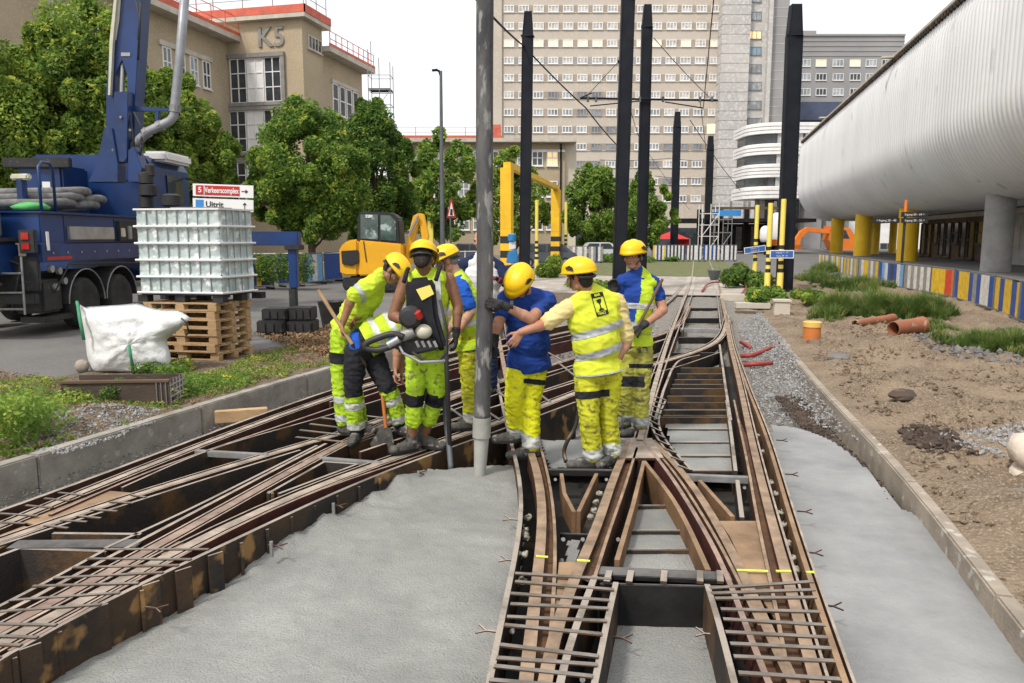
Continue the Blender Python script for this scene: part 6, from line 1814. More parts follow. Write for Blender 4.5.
# big loose stones as things
def boulder(px, py, w_, label, z=-.1, mat='stone_dark', hgt=.6):
    c = G(px, py, z); d = (c - CAM).dot(FW); r = w_ * d / F / 2
    m = MB().lathe([(r * .5, -.0), (r * .95, r * .1), (r, r * .35), (r * .75, r * hgt), (r * .3, r * (hgt + .12))], (c.x, c.y, dz(c.x, c.y) - .01), 14)
    for v_ in m.v:
        v_ += V((1, .6, .5)) * (.28 * r * noise.noise(v_ * (1.6 / r)))
    tag(m.build('boulder', M[mat], None), label, 'stone', 'loose stones on the dirt')
boulder(839, 359, 22, 'flat grey stone on the dirt right of the orange pipe stub')
boulder(902, 405, 26, 'brown lump of earth in the middle of the dirt', mat='box_brown')
boulder(1018, 508, 22, 'dark stone at the right edge below the white sack')
boulder(1008, 342, 30, 'brown clod below the striped barrier', mat='box_brown')

def plants(name, spots, label, mat, seed, h0, h1, blades=14, wd=.012, curl=.5, kind='stuff'):
    rg = random.Random(seed); vs = []; fs = []
    for sp_ in spots:
        x, y, z = sp_[:3]; hs = sp_[3] if len(sp_) > 3 else 1.0
        for k in range(blades):
            an = rg.uniform(0, 2 * PI); h = rg.uniform(h0, h1) * (.62 + .5 * (.5 + fbm(x, y, 2.2, seed)) ) * hs; L_ = rg.uniform(.1, curl) * h
            dx, dy = math.cos(an), math.sin(an); px, py = -dy * wd, dx * wd
            sx, sy = x + rg.uniform(-.06, .06), y + rg.uniform(-.06, .06)
            o = len(vs)
            vs += [(sx - px, sy - py, z), (sx + px, sy + py, z), (sx + dx * L_ * .4 + px * .8, sy + dy * L_ * .4 + py * .8, z + h * .6), (sx + dx * L_ * .4 - px * .8, sy + dy * L_ * .4 - py * .8, z + h * .6), (sx + dx * L_, sy + dy * L_, z + h)]
            fs += [(o, o + 1, o + 2, o + 3), (o + 3, o + 2, o + 4)]
    me = bpy.data.meshes.new(name); me.from_pydata(vs, [], fs); me.update(); me.materials.append(M[mat])
    o = bpy.data.objects.new(name, me); col.objects.link(o)
    if kind: o['kind'] = kind; o['label'] = label
    return o
M['grass'] = leafmat('grass', (0.17, 0.25, 0.06), (0.09, 0.15, 0.035), (0.34, 0.34, 0.12))
def clumpspots(c, rx, ry, n, seed, zf):
    rg = random.Random(seed); R = []
    for i in range(n):
        a = rg.uniform(0, 2 * PI); r = rg.random() ** .62; k_ = 1 + .35 * math.sin(3 * a + seed) + .2 * math.sin(7 * a + seed); x = c.x + math.cos(a) * r * rx * k_; y = c.y + math.sin(a) * r * ry * k_; R.append((x, y, zf(x, y) - .02, 1.15 - .75 * r * r))
    return R
def grass_px(px, py, wpx, hpx, dep, label, seed, n=160, z=-.1, zf=dz):
    c = G(px, py, z); d = (c - CAM).dot(FW); rx = wpx * d / F / 2; h = hpx * d / F
    o = plants('grass_clump', clumpspots(c, rx, dep, n, seed, zf), label, 'grass', seed, h * .5, h, 26, .009, 1.1, kind=None)
    tag(o, label, 'grass clump', 'tall grass on the dirt')
flatz = lambda x, y: -.1
grass_px(838, 318, 52, 24, .9, 'left tall grass clump below the yellow slat barriers', 21, 260)
grass_px(880, 316, 56, 27, 1.0, 'densest tall grass clump, above the brown pipes', 22, 320)
grass_px(918, 316, 50, 25, .9, 'tall grass clump below the red and yellow barrier', 23, 260)
grass_px(1000, 350, 90, 26, .7, 'bright grass clump at the right edge below the barriers', 24, 300)
grass_px(855, 291, 60, 16, 1.4, 'far grass clump behind the concrete post', 25, 220)
grass_px(815, 283, 40, 14, 1.6, 'far grass clump right of the big black mast', 26, 180)
grass_px(935, 332, 40, 12, .7, 'short grass clump beside the wider brown pipe', 27, 160)
grass_px(830, 273, 40, 13, 2.4, 'farthest grass clump at the foot of the yellow columns', 28, 180)
def bush(px, py, wpx, hpx, dep, label, seed, mat='leaf_b', n=9, nper=420, leaf=.05, z=-.05, name='bush', cat='bush', group='weeds and bushes'):
    c = G(px, py, z); d = (c - CAM).dot(FW); rx = wpx * d / F / 2; h = hpx * d / F; rg = random.Random(seed)
    cs = [(c.x + rg.uniform(-1, 1) * rx * .75, c.y + rg.uniform(-1, 1) * dep * .75, z + h * rg.uniform(.25, .7), rx * .38, dep * .38, h * .33) for _ in range(n)]
    me = leaf_cloud(cs, nper, leaf, seed); me.materials.append(M[mat]); o = bpy.data.objects.new(name, me); col.objects.link(o); tag(o, label, cat, group)
    for i in range(0): pass
    return o
bush(745, 288, 48, 26, 1.4, 'green bush left of the striped posts', 31, leaf=.07)
bush(765, 306, 40, 20, .8, 'leafy weeds round the concrete block', 32, leaf=.05, mat='leaf_c')
bush(805, 305, 40, 16, .9, 'low weeds right of the concrete block', 33, leaf=.05, mat='leaf_c')
bush(610, 263, 90, 10, 2.0, 'low green shrubs left of the thickest mast', 34, leaf=.09)
bush(548, 278, 34, 24, 1.0, 'weeds round the right gantry foot', 35, leaf=.07, mat='leaf_a')
bush(665, 262, 26, 6, 2.0, 'small shrubs under the far mast', 36, leaf=.08)
bush(590, 289, 60, 8, 1.6, 'low weeds behind the middle worker', 37, leaf=.06, mat='leaf_c')
# weeds on the left verge
bush(12, 445, 74, 56, .5, 'leafy weeds at the left edge by the gravel heap', 41, mat='leaf_c', n=30, nper=75, leaf=.026, z=0, cat='weeds')
bush(45, 415, 95, 28, .45, 'weeds spreading left of the gravel heap and the timber crate', 42, mat='leaf_c', n=30, nper=75, leaf=.024, z=0, cat='weeds')
bush(122, 404, 46, 26, .25, 'weed growing against the front of the timber crate', 43, mat='leaf_c', n=8, nper=240, leaf=.018, z=0, cat='weeds')
bush(205, 388, 90, 12, .7, 'low weeds between the crate and the kerb', 44, mat='leaf_c', n=16, nper=260, leaf=.02, z=0, cat='weeds')
bush(165, 375, 60, 14, .5, 'weeds at the foot of the white bag', 46, mat='leaf_c', n=10, nper=260, leaf=.02, z=0, cat='weeds')
vp = gp([(0, 372), (60, 380), (180, 378), (230, 368), (250, 356), (335, 338), (338, 362), (230, 392), (150, 420), (0, 462)], 0)
rgs = scat(vp, 5200, 47, lambda x, y: verge_z(x, y), .01, .02)
def litter(spots, size, seed, name, mat, label):
    rg = np.random.RandomState(seed); cs = [(x, y, z + .02, .05, .05, .03) for x, y, z, s in spots]
    me = leaf_cloud(cs, 7, size, seed); me.materials.append(M[mat]); o = bpy.data.objects.new(name, me); col.objects.link(o); o['kind'] = 'stuff'; o['label'] = label
litter([p_ for i, p_ in enumerate(rgs) if (i % 3 and fbm(p_[0], p_[1], 1.3, 8) > -.12)], .018, 48, 'ground_cover', 'leaf_a', 'low green ground cover on the verge')
M['dry_leaf'] = pm('dry_leaf', (0.3, 0.2, 0.11), (0.2, 0.12, 0.06), 9, .9)
litter([p_ for i, p_ in enumerate(rgs) if i % 4 == 0], .016, 49, 'leaf_litter', 'dry_leaf', 'dry brown leaves between the weeds')
vp2 = gp([(255, 335), (320, 330), (345, 312), (360, 318), (338, 362), (300, 352)], 0)
litter([p_ for p_ in scat(vp2, 900, 50, lambda x, y: .02, .01, .02)], .03, 52, 'leaf_litter', 'dry_leaf', 'heap of dry brown weeds by the support blocks')

# ---- pipes, stubs, sack, blocks on the dirt
M['orange_plastic'] = pm('orange_plastic', (0.55, 0.19, 0.05), (0.48, 0.15, 0.04), 2, .5)
M['cap_yellow'] = pm('cap_yellow', (0.7, 0.45, 0.12), (0.6, 0.38, 0.1), 4, .6)
M['pipe_brown'] = pm('pipe_brown', (0.33, 0.13, 0.07), (0.24, 0.09, 0.05), 2, .6, c3=(0.4, 0.28, 0.2), s3=5, t3=.6)
M['dark_hole'] = pm('dark_hole', (0.01, 0.008, 0.007), (0.012, 0.01, 0.01), 2, .95)
c = G(811.5, 341, -.1); d = (c - CAM).dot(FW); r = 17.5 * d / F / 2
OPp = thing('pipe_stub', 'upright orange pipe stub with a yellow lid beside the right kerb', 'pipe', tuple(c)); zt = ZAT(c, 322)
MB().lathe([(r * .96, -.2), (r * .96, zt - .05), (r * .5, zt - .045)], (c.x, c.y, 0), 24).build('pipe', M['orange_plastic'], OPp, smooth=True)
MB().lathe([(r * 1.04, zt - .09), (r * 1.04, zt), (r * .9, zt + .012), (.01, zt + .012)], (c.x, c.y, 0), 24).build('lid', M['cap_yellow'], OPp, smooth=True)
def lying_pipe(pa, pb, r, label):
    a, b = G(*pa, -.02), G(*pb, -.02); a.z = b.z = dz(a.x, a.y) + r * .95; b.z = dz(b.x, b.y) + r * .95
    t = thing('lying_pipe', label, 'pipe', tuple(a.lerp(b, .5)), 'brown pipes lying on the dirt')
    u = (b - a).normalized()
    x = V((0, 0, 1)).cross(u).normalized(); R = Matrix((x, u.cross(x), u)).transposed(); L_ = (b - a).length
    MB().lathe([(r * .88, .3), (r * .88, 0), (r, 0), (r, .0 + L_ * .86), (r * 1.08, L_ * .87), (r * 1.08, L_), (r * .9, L_)], a, 24, R).build('pipe_wall', M['pipe_brown'], t, smooth=True)
    MB().lathe([(r * .87, .25), (.01, .26)], a, 20, R).build('pipe_inside', M['dark_hole'], t)
lying_pipe((855, 327), (893, 322), .085, 'narrower brown pipe lying on the dirt, pointing right')
lying_pipe((893, 333), (922, 331), .15, 'wider brown pipe with a dark open end on the dirt')
c = G(853, 316, -.1); o = MB().box2((c.x - .025, c.y - .025, -.2), (c.x + .025, c.y + .025, ZAT(c, 302))).build('wooden_stake', M['cream']); tag(o, 'pale stake upright in the grass before the brown pipes', 'stake')
c = G(782, 316, -.08); d = (c - CAM).dot(FW)
CBK = thing('concrete_block', 'pale concrete block with a lid near the end of the right kerb', 'block', tuple(c)); wq = 15 * d / F; zt = ZAT(c, 300)
MB().box2((c.x - wq / 2, c.y, -.2), (c.x + wq / 2, c.y + wq, zt - .06)).build('block', M['conc_trim'], CBK, bev=.01); MB().box2((c.x - wq / 2 - .03, c.y - .03, zt - .058), (c.x + wq / 2 + .03, c.y + wq + .03, zt)).build('lid', M['conc_trim'], CBK, bev=.01)
c = G(843, 289, -.1); o = MB().box2((c.x - .1, c.y - .1, -.2), (c.x + .1, c.y + .1, ZAT(c, 280))).build('concrete_post', M['conc_trim'], bev=.01); tag(o, 'short grey concrete post in the far grass', 'post')
c = G(747, 300, -.05)
for i, (px, py, w_, h_) in enumerate(((742, 300, 1.3, .22), (752, 308, .9, .16))):
    c = G(px, py, -.05); o = MB().box((c.x, c.y, .02), (w_, .4, h_), Matrix.Rotation(.1 * i, 3, 'Z')).build('kerb_stone', M['conc_trim'], bev=.02); tag(o, ['long pale kerb stone lying left of the striped posts', 'shorter pale kerb stone near the red tubes'][i], 'kerb stone')
# white sack at the right edge
M['sack'] = pm('sack', (0.68, 0.6, 0.5), (0.55, 0.48, 0.4), 3, .8, .5, 14, bdist=.03)
dq = (G(1018, 482, -.1) - CAM).dot(FH)
for (cx_, cy_, rx_, ry_, lb) in ((1036, 452, 26, 19, 'upper pale sack leaning at the right edge'), (1040, 476, 30, 11, 'lower pale sack on the ground at the right edge')):
    c = PD(cx_, cy_, dq + .1); k_ = (dq) / F
    m = MB().lathe([(.01, 0), (.12, .02), (.2, .1), (.23, .22), (.2, .34), (.1, .41), (.01, .42)], (0, 0, 0), 24)
    for v_ in m.v:
        u_ = V((v_.x / .23 * rx_ * k_, v_.y / .23 * .22, (v_.z / .42 - .5) * 2 * ry_ * k_)); u_ += V((.03, .03, .03)) * noise.noise(u_ * 7)
        v_.x, v_.y, v_.z = c + RT * u_.x + FH * u_.y + V((0, 0, u_.z))
    tag(m.build('sack', M['sack'], None, smooth='all'), lb, 'sack', 'sacks at the right edge')
# red flexible conduits
M['red_tube'] = pm('red_tube', (0.38, 0.045, 0.035), (0.28, 0.035, 0.03), 8, .5)
def rtube(pix, z, r, label, grp='red cable tubes'):
    P = smoothline([G(a, b, zq) for (a, b), zq in zip(pix, z)], 8)
    rr = [r * (1 + .12 * (i % 2)) for i in range(len(P))]
    tag(MB().tube(P, rr, 8).build('cable_tube', M['red_tube'], None, smooth='all'), label, 'tube', grp)
M['red_tube'].node_tree.nodes['Mix'].inputs[6].default_value = (.3, .05, .04, 1)
rtube([(741, 356), (752, 355), (766, 350), (778, 343)], [-.16, -.13, -.1, -.1], .035, 'longest red tube curving out of the gravel towards the kerb')
rtube([(744, 365), (756, 364), (772, 363)], [-.17, -.14, -.14], .035, 'nearest short red tube lying across the gravel')
rtube([(741, 342), (747, 345), (751, 348)], [-.15, -.13, -.15], .035, 'small red tube end beside the track plate')
rtube([(702, 291), (708, 284), (720, 282), (745, 284), (743, 292), (738, 296)], [.05, .08, .09, .08, .08, .04], .03, 'red tube looped over the far track')
rtube([(731, 273), (738, 279), (746, 284)], [.1, .06, .02], .06, 'first of two thick red tubes left of the bush')
rtube([(735, 272), (742, 278), (750, 283)], [.12, .08, .04], .06, 'second of two thick red tubes left of the bush')
lp = thing('lying_pipe', 'dark red pipe lying across the gravel at the far end of the right kerb', 'pipe', tuple(G(737, 297, 0)))
MB().cyl(G(727, 297, 0.02), G(750, 296, .02), .08, 14).build('pipe_wall', M['pipe_brown'], lp, smooth=True)
o = MB().beam(G(735, 312, -.08), G(764, 313, -.08), .12, .07).build('timber_plank', M['brown_wood']); tag(o, 'brown plank laid across the gravel at the kerb end', 'plank')
o = MB().beam(G(735, 304, -.06), G(758, 304, -.06), .12, .07).build('timber_plank', M['brown_wood']); tag(o, 'second plank just beyond the brown plank', 'plank')
# mortar bucket on the far track
c = G(714, 280, 0); d = (c - CAM).dot(FW); r = 13 * d / F / 2
BK = thing('mortar_tub', 'grey mortar tub standing on the far end of the track', 'tub', tuple(c))
MB().lathe([(r * .5, 0), (r * .7, .1), (r, .4), (r * 1.05, .42), (r * .95, .4), (r * .6, .1), (r * .1, .06)], tuple(c), 18).build('tub', M['lamp_grey'], BK, smooth=True)
MB().tube([c + V((-r, 0, .42)), c + V((-r * .6, 0, .6)), c + V((r * .6, 0, .6)), c + V((r, 0, .42))], .015, 6).build('handle', M['grey_steel'], BK)
# timber block by the left kerb
a, b = G(213, 424, -.2), G(266, 420, -.2)
o = MB().beam(a + V((0, .04, .07)), b + V((0, .04, .07)), .12, .13).build('timber_block', M['pallet_wood'], bev=.006); tag(o, 'short light timber block lying against the left kerb', 'timber')
o = MB().cyl(G(224, 377, .05), G(236, 379, .05), .03, 10).build('yellow_cap_tube', M['yellow']); tag(o, 'yellow tube lying in the weeds below the pallets', 'tube')

# ---- excavator
EX = thing('mini_excavator', 'yellow compact excavator with a black glazed cab behind the bending worker', 'excavator', tuple(G(378, 292, 0)))
de = 25.5
def ex(pix, d, th, name, mat, bev=.03): return MB().extr([PD(a, b, d) for a, b in pix], FH * th).build(name, M[mat], EX, bev=bev)
M['exc_yellow'] = pm('exc_yellow', (0.82, 0.42, 0.015), (0.72, 0.36, 0.015), 1.5, .4)
ex([(340, 274), (339, 250), (343, 243), (350, 240), (358, 239), (358, 276), (345, 276)], de, 1.5, 'counterweight', 'exc_yellow', .06)
ex([(358.4, 240), (402, 244), (404, 276), (358.4, 276)], de - .05, 1.6, 'body', 'exc_yellow', .05)
ex([(341, 251), (358, 250), (359, 262), (352, 266), (342, 264)], de - .08, .07, 'rear_grille', 'black_paint', .015)
ex([(363, 241), (364, 241), (367, 262), (366, 262)], de - .07, .015, 'panel_gap', 'black_paint', 0)
ex([(357, 242), (357.5, 216), (361, 211), (392, 212.5), (399, 219), (401, 247)], de + .1, 1.1, 'cab', 'black_paint', .05)
g1 = ex([(360.5, 238.5), (360.5, 214.5), (378, 214.5), (378, 239.5)], de + .06, .03, 'side_glass', 'glass_green' if 'glass_green' in M else 'glass_dark', 0)
M['glass_green'] = pm('glass_green', (0.09, 0.15, 0.13), (0.025, 0.045, 0.04), 1.6, .08, spec=.7, c3=(0.35, 0.45, 0.42), s3=2.6, t3=.6)
g1.data.materials[0] = M['glass_green']
ex([(380.5, 239.8), (380.5, 215), (390, 215.5), (395.5, 221), (396.5, 241)], de + .06, .03, 'side_glass', 'glass_green', 0)
c = PD(369, 216.4, de + .04)
text_obj('number', '3289', 3.6 * de / F, .003, M['sign_white'], EX, c, RT, (0, 0, 1), bold=.006)
for (a, b_) in ((343, 276), (376, 276)):
    ex([(a, 278), (a + 30, 278), (a + 32, 285), (a + 29, 291), (a + 2, 291), (a - 1, 285)], de - .1 if a < 350 else de + .0, .4, 'track_belt', 'tyre', .03)
    for k in range(4):
        p_ = PD(a + 4 + k * 7.5, 285, de - .12 if a < 350 else de - .02); MB().cyl(p_, p_ + FH * .05, .1, 12).build('roller', M['truck_dark'], EX)
ex([(350, 276.3), (398, 276.3), (398, 280), (350, 280)], de + .2, 1.2, 'undercarriage', 'truck_dark', .02)
ex([(404, 262), (407, 240), (413, 216), (418, 213), (420, 218), (414, 242), (412, 264)], de + .5, .25, 'boom_arm', 'exc_yellow', .02)
ex([(418, 213), (424, 214), (429, 236), (426, 246), (422, 240), (419, 222)], de + .5, .2, 'dipper_arm', 'exc_yellow', .02)
MB().cyl(PD(409, 236, de + .4), PD(418, 216, de + .4), .05, 8).build('hydraulic_ram', M['steel_bright'], EX)
# ---- blue pump by the gantry, parked cars
M['pump_blue'] = pm('pump_blue', (0.04, 0.26, 0.6), (0.03, 0.2, 0.45), 2, .4)
BP = thing('water_pump', 'small bright blue and white pump on a frame by the left gantry leg', 'pump', tuple(G(515, 296, 0)))
dp = 25.5
def bpx(pix, d, th, name, mat, bev=.02): return MB().extr([PD(a, b, d) for a, b in pix], FH * th).build(name, M[mat], BP, bev=bev)
bpx([(504, 293), (504, 266), (522, 264), (522, 293)], dp, .6, 'tank', 'truck_blue'); bpx([(508, 252), (517, 249), (518, 263), (506, 263)], dp + .1, .3, 'motor', 'pump_blue')
MB().lathe([(.05, -.14), (.14, -.1), (.14, .1), (.05, .14)], PD(512, 237.5, dp + .2), 14).build('pump_head', M['pump_blue'], BP, smooth=True)
bpx([(509, 242), (516, 241), (516, 249), (509, 250)], dp + .15, .2, 'white_can', 'sign_white')
def car(px, py, wpx, label, mat, d):
    c = G(px, py, 0); d = (c - CAM).dot(FH); k = d / F; W_ = wpx * k
    t = thing('parked_car', label, 'car', tuple(c), 'cars parked behind the gantry')
    def q(u, v, w_=0): return V((c.x, c.y, 0)) + RT * (u * W_ / 2) + V((0, 0, v)) + FH * w_
    body = [q(-1, .3), q(-1, .75), q(-.85, .95), q(-.62, 1.45), q(.55, 1.45), q(.82, .98), q(1, .85), q(1, .3)]
    MB().extr(body, FH * 1.7).build('body', M[mat], t, bev=.08)
    MB().extr([q(-.72, .98, -.01), q(-.55, 1.38, -.01), q(-.05, 1.38, -.01), q(-.05, .98, -.01)], FH * -.01).build('window', M['glass_dark'], t)
    MB().extr([q(.02, .98, -.01), q(.02, 1.38, -.01), q(.48, 1.38, -.01), q(.7, .98, -.01)], FH * -.01).build('window', M['glass_dark'], t)
    for u in (-.62, .62):
        p_ = q(u, .32, -.02); w1_ = MB().cyl(p_, p_ + FH * .2, .32, 18).build('wheel', M['tyre'], t); MB().cyl(p_ - FH * .01, p_ + FH * .02, .19, 12).build('rim', M['steel_bright'], w1_)
M['van_grey'] = pm('van_grey', (0.09, 0.1, 0.13), (0.07, 0.08, 0.1), 1, .3)
M['car_pale'] = pm('car_pale', (0.6, 0.62, 0.65), (0.5, 0.52, 0.55), 1, .3)
car(547, 268, 60, 'dark grey car behind the yellow gantry', 'van_grey', 0)
car(470, 268, 46, 'dark car behind the street lamp and warning triangle', 'van_grey', 0)
car(600, 262, 40, 'pale car behind the low shrubs left of the masts', 'car_pale', 0)
# orange excavator arm beyond the mast
OE = thing('orange_excavator', 'orange excavator with a bent arm working behind the yellow columns', 'excavator', tuple(G(830, 262, 0)))
do = 108
def oe(pix, th, name, mat): return MB().extr([PD(a, b, do) for a, b in pix], FH * th).build(name, M[mat], OE, bev=.03)
oe([(791, 252), (793, 243), (801, 231), (808, 227), (832, 230), (832, 234), (808, 232), (802, 238), (797, 252)], .8, 'boom', 'sign_orange')
oe([(830, 226), (850, 228), (858, 240), (856, 252), (834, 252), (829, 240)], 2.2, 'cab_body', 'sign_orange'); oe([(834, 229), (846, 230), (850, 239), (835, 239)], 2.3, 'cab_glass', 'glass_dark')
oe([(826, 253), (862, 253), (864, 261), (826, 261)], 2.4, 'tracks', 'tyre'); oe([(789, 250), (797, 250), (799, 258), (791, 260)], .8, 'bucket', 'truck_dark')

# ---- concrete placing hose hanging in front
M['hose'] = pm('hose', (0.115, 0.114, 0.11), (0.04, 0.041, 0.045), 7, .75, .6, 30, detail=9, lo=.35, hi=.65, c3=(0.24, 0.24, 0.225), s3=16, t3=.56, stretch=(1, 1, .35))
M['hose_end'] = pm('hose_end', (0.35, 0.35, 0.32), (0.26, 0.26, 0.24), 5, .75, .4, 30)
hb_ = G(479.5, 480, -.12); dh = (hb_ - CAM).dot(FH)
HS = thing('placing_hose', 'thick grey concrete hose hanging vertically from above into the fresh concrete', 'hose', tuple(hb_))
pts = [PD(486, -60, dh + .05), PD(485, 0, dh + .05), PD(484.5, 120, dh + .03), PD(485, 240, dh + .02), PD(484.5, 320, dh + .01), PD(482.5, 390, dh), PD(482, 418, dh)]
MB().tube(smoothline(pts, 6), .0665, 18).build('hose', M['hose'], HS, smooth='all')
MB().tube([PD(482, 417, dh), PD(481.5, 437, dh)], .074, 18).build('cuff', M['hose_end'], HS, smooth=True)
MB().tube([PD(481.5, 437, dh), PD(480, 470, dh), hb_ + V((0, 0, -.1))], [.062, .05, .048], 18).build('end_pipe', M['hose_end'], HS, smooth=True)
o = MB().tube(smoothline([PD(444, 380, 6.6), PD(446, 420, 6.5), PD(449, 445, 6.4), PD(451, 470, 6.3)], 5), .024, 10).build('vibrator_hose', M['lamp_grey'], smooth='all'); tag(o, 'thin grey vibrator hose hanging into the concrete left of the thick one', 'hose')
# ------------------------------------------------------------------ people
def ellipsoid(mb, c, R, rad, n=14, m=9):
    c = V(c); vs = [c + R @ V((0, 0, rad[2]))]
    for i in range(1, m):
        t = PI * i / m
        for k in range(n):
            a = 2 * PI * k / n
            vs.append(c + R @ V((rad[0] * math.sin(t) * math.cos(a), rad[1] * math.sin(t) * math.sin(a), rad[2] * math.cos(t))))
    vs.append(c + R @ V((0, 0, -rad[2])))
    fs = []
    for k in range(n): fs.append((0, 1 + k, 1 + (k + 1) % n))
    for i in range(m - 2):
        for k in range(n):
            a = 1 + i * n + k; b = 1 + i * n + (k + 1) % n; fs.append((a, a + n, b + n, b))
    e = len(vs) - 1; o = 1 + (m - 2) * n
    for k in range(n): fs.append((o + k, e, o + (k + 1) % n))
    return mb.add(vs, fs)
def capsule(mb, a, b, r0, r1, flat=1.0, side=None, n=14, h=3):
    """tapered capsule; cross-section scaled by flat at right angles to side"""
    a, b = V(a), V(b); t = (b - a)
    if t.length < 1e-5: t = V((0, 0, 1e-3))
    t.normalize()
    s = V(side) if side is not None else (V((0, 0, 1)) if abs(t.z) < .9 else V((1, 0, 0)))
    u = (s - t * s.dot(t)).normalized(); w_ = t.cross(u)
    rings = []
    for k in range(h, -1, -1):
        an = PI / 2 * k / h
        if k == h: rings.append((a - t * r0 * .98, r0 * .2))
        else: rings.append((a - t * r0 * math.sin(an), r0 * math.cos(an)))
    for k in range(0, h + 1):
        an = PI / 2 * k / h
        if k == h: rings.append((b + t * r1 * .98, r1 * .2))
        else: rings.append((b + t * r1 * math.sin(an), r1 * math.cos(an)))
    vs = []
    for c, r in rings:
        for k in range(n):
            an = 2 * PI * k / n; vs.append(c + u * math.cos(an) * r + w_ * math.sin(an) * r * flat)
    fs = [tuple(range(n))[::-1]]
    for i in range(len(rings) - 1):
        for k in range(n):
            p = i * n + k; q = i * n + (k + 1) % n; fs.append((p, q, q + n, p + n))
    o = (len(rings) - 1) * n; fs.append(tuple(range(o, o + n)))
    return mb.add(vs, fs)
def remeshed(mb, name, mat, root, vox=.008, smooth_it=2, wrinkle=0.0, wscale=9.0, wdir=None, seed=0.0):
    me = bpy.data.meshes.new('tmp'); me.from_pydata([tuple(p) for p in mb.v], [], mb.f); me.update()
    bm = bmesh.new(); bm.from_mesh(me); bmesh.ops.recalc_face_normals(bm, faces=bm.faces); bm.to_mesh(me); bm.free()
    o = bpy.data.objects.new('tmp', me); col.objects.link(o)
    md = o.modifiers.new('r', 'REMESH'); md.mode = 'VOXEL'; md.voxel_size = vox; md.adaptivity = 0
    dg = bpy.context.evaluated_depsgraph_get(); dg.update()
    m2 = bpy.data.meshes.new_from_object(o.evaluated_get(dg)); bpy.data.objects.remove(o); bpy.data.meshes.remove(me)
    bm = bmesh.new(); bm.from_mesh(m2)
    for _ in range(smooth_it): bmesh.ops.smooth_vert(bm, verts=bm.verts, factor=.5, use_axis_x=True, use_axis_y=True, use_axis_z=True)
    bm.normal_update()
    if wrinkle:
        for v in bm.verts:
            c = v.co; q = V((c.x, c.y, c.z * 2.1 + .25 * c.x)) * wscale + V((seed, seed, seed))
            n1 = noise.noise(q); f = 1 - min(1, abs(n1) * 3.4)            # sharp folds
            n2 = noise.noise(q * 2.3 + V((5, 5, 5)))
            v.co = c + v.normal * wrinkle * (f * .95 - .3 + n2 * .5)
    off = root.location
    bmesh.ops.translate(bm, verts=bm.verts, vec=-off)
    bm.to_mesh(m2); bm.free(); m2.name = name
    m2.materials.clear(); m2.materials.append(M[mat])
    m2.polygons.foreach_set('use_smooth', [True] * len(m2.polygons)); m2.update()
    ob_ = bpy.data.objects.new(name, m2); col.objects.link(ob_); ob_.parent = root
    return ob_
def band(src, root, p, axis, hw, mat, name='reflective_band', near=None, nr=.3, off=.004, p2=None):
    """strip of a garment between two planes, lifted off its surface"""
    bm = bmesh.new(); bm.from_mesh(src.data); loc = root.location; axis = V(axis).normalized(); c = V(p) - loc
    if near is not None:
        nn = V(near) - loc; dele = [f for f in bm.faces if (f.calc_center_median() - nn).length > nr]
        bmesh.ops.delete(bm, geom=dele, context='FACES')
    for s in (1, -1):
        g = bm.verts[:] + bm.edges[:] + bm.faces[:]
        bmesh.ops.bisect_plane(bm, geom=g, plane_co=c + axis * hw * s, plane_no=axis * s, clear_outer=True)
    if not bm.faces: bm.free(); return None
    bm.normal_update()
    for v in bm.verts: v.co += v.normal * off
    me = bpy.data.meshes.new(name); bm.to_mesh(me); bm.free(); me.materials.append(M[mat])
    me.polygons.foreach_set('use_smooth', [True] * len(me.polygons)); me.update()
    o = bpy.data.objects.new(name, me); col.objects.link(o); o.parent = root
    return o
def cloth(name, c1, c2, scale=7, rough=.85, c3=None, **k):
    M[name] = pm(name, c1, c2, scale, rough, .5, 160, detail=6, c3=c3, bdist=.003, spec=.2, **k)
cloth('vest_yellow', (0.64, 0.70, 0.05), (0.5, 0.56, 0.04), 5)
cloth('vest_lime', (0.54, 0.72, 0.04), (0.42, 0.57, 0.03), 5)
cloth('tee_lime', (0.55, 0.71, 0.05), (0.43, 0.57, 0.04), 5)
cloth('trouser_yellow', (0.60, 0.62, 0.03), (0.34, 0.34, 0.03), 6, c3=(0.22, 0.21, 0.05), s3=20, t3=.57)
cloth('trouser_bright', (0.74, 0.76, 0.02), (0.6, 0.6, 0.02), 6, c3=(0.34, 0.32, 0.05), s3=18, t3=.58)
cloth('trouser_dirty', (0.46, 0.46, 0.07), (0.26, 0.25, 0.07), 7, c3=(0.12, 0.11, 0.06), s3=9, t3=.57)
cloth('trouser_lime', (0.46, 0.70, 0.03), (0.3, 0.46, 0.03), 6, c3=(0.2, 0.23, 0.05), s3=20, t3=.58)
cloth('cloth_black', (0.014, 0.015, 0.02), (0.03, 0.03, 0.035), 6)
cloth('cloth_navy', (0.012, 0.02, 0.06), (0.02, 0.028, 0.07), 6)
cloth('shirt_blue', (0.018, 0.06, 0.30), (0.012, 0.04, 0.2), 6)
cloth('shirt_bright_blue', (0.02, 0.11, 0.52), (0.014, 0.08, 0.4), 6)
cloth('shirt_beige', (0.70, 0.58, 0.27), (0.6, 0.49, 0.22), 6)
cloth('shirt_white', (0.7, 0.7, 0.7), (0.55, 0.56, 0.58), 6)
cloth('glove_black', (0.018, 0.018, 0.02), (0.05, 0.05, 0.05), 20)
cloth('glove_red', (0.2, 0.03, 0.04), (0.05, 0.03, 0.035), 20)
cloth('boot_dusty', (0.12, 0.115, 0.105), (0.045, 0.043, 0.04), 12, c3=(0.24, 0.23, 0.21), s3=18, t3=.58)
cloth('boot_sole', (0.02, 0.02, 0.02), (0.03, 0.03, 0.03), 12)
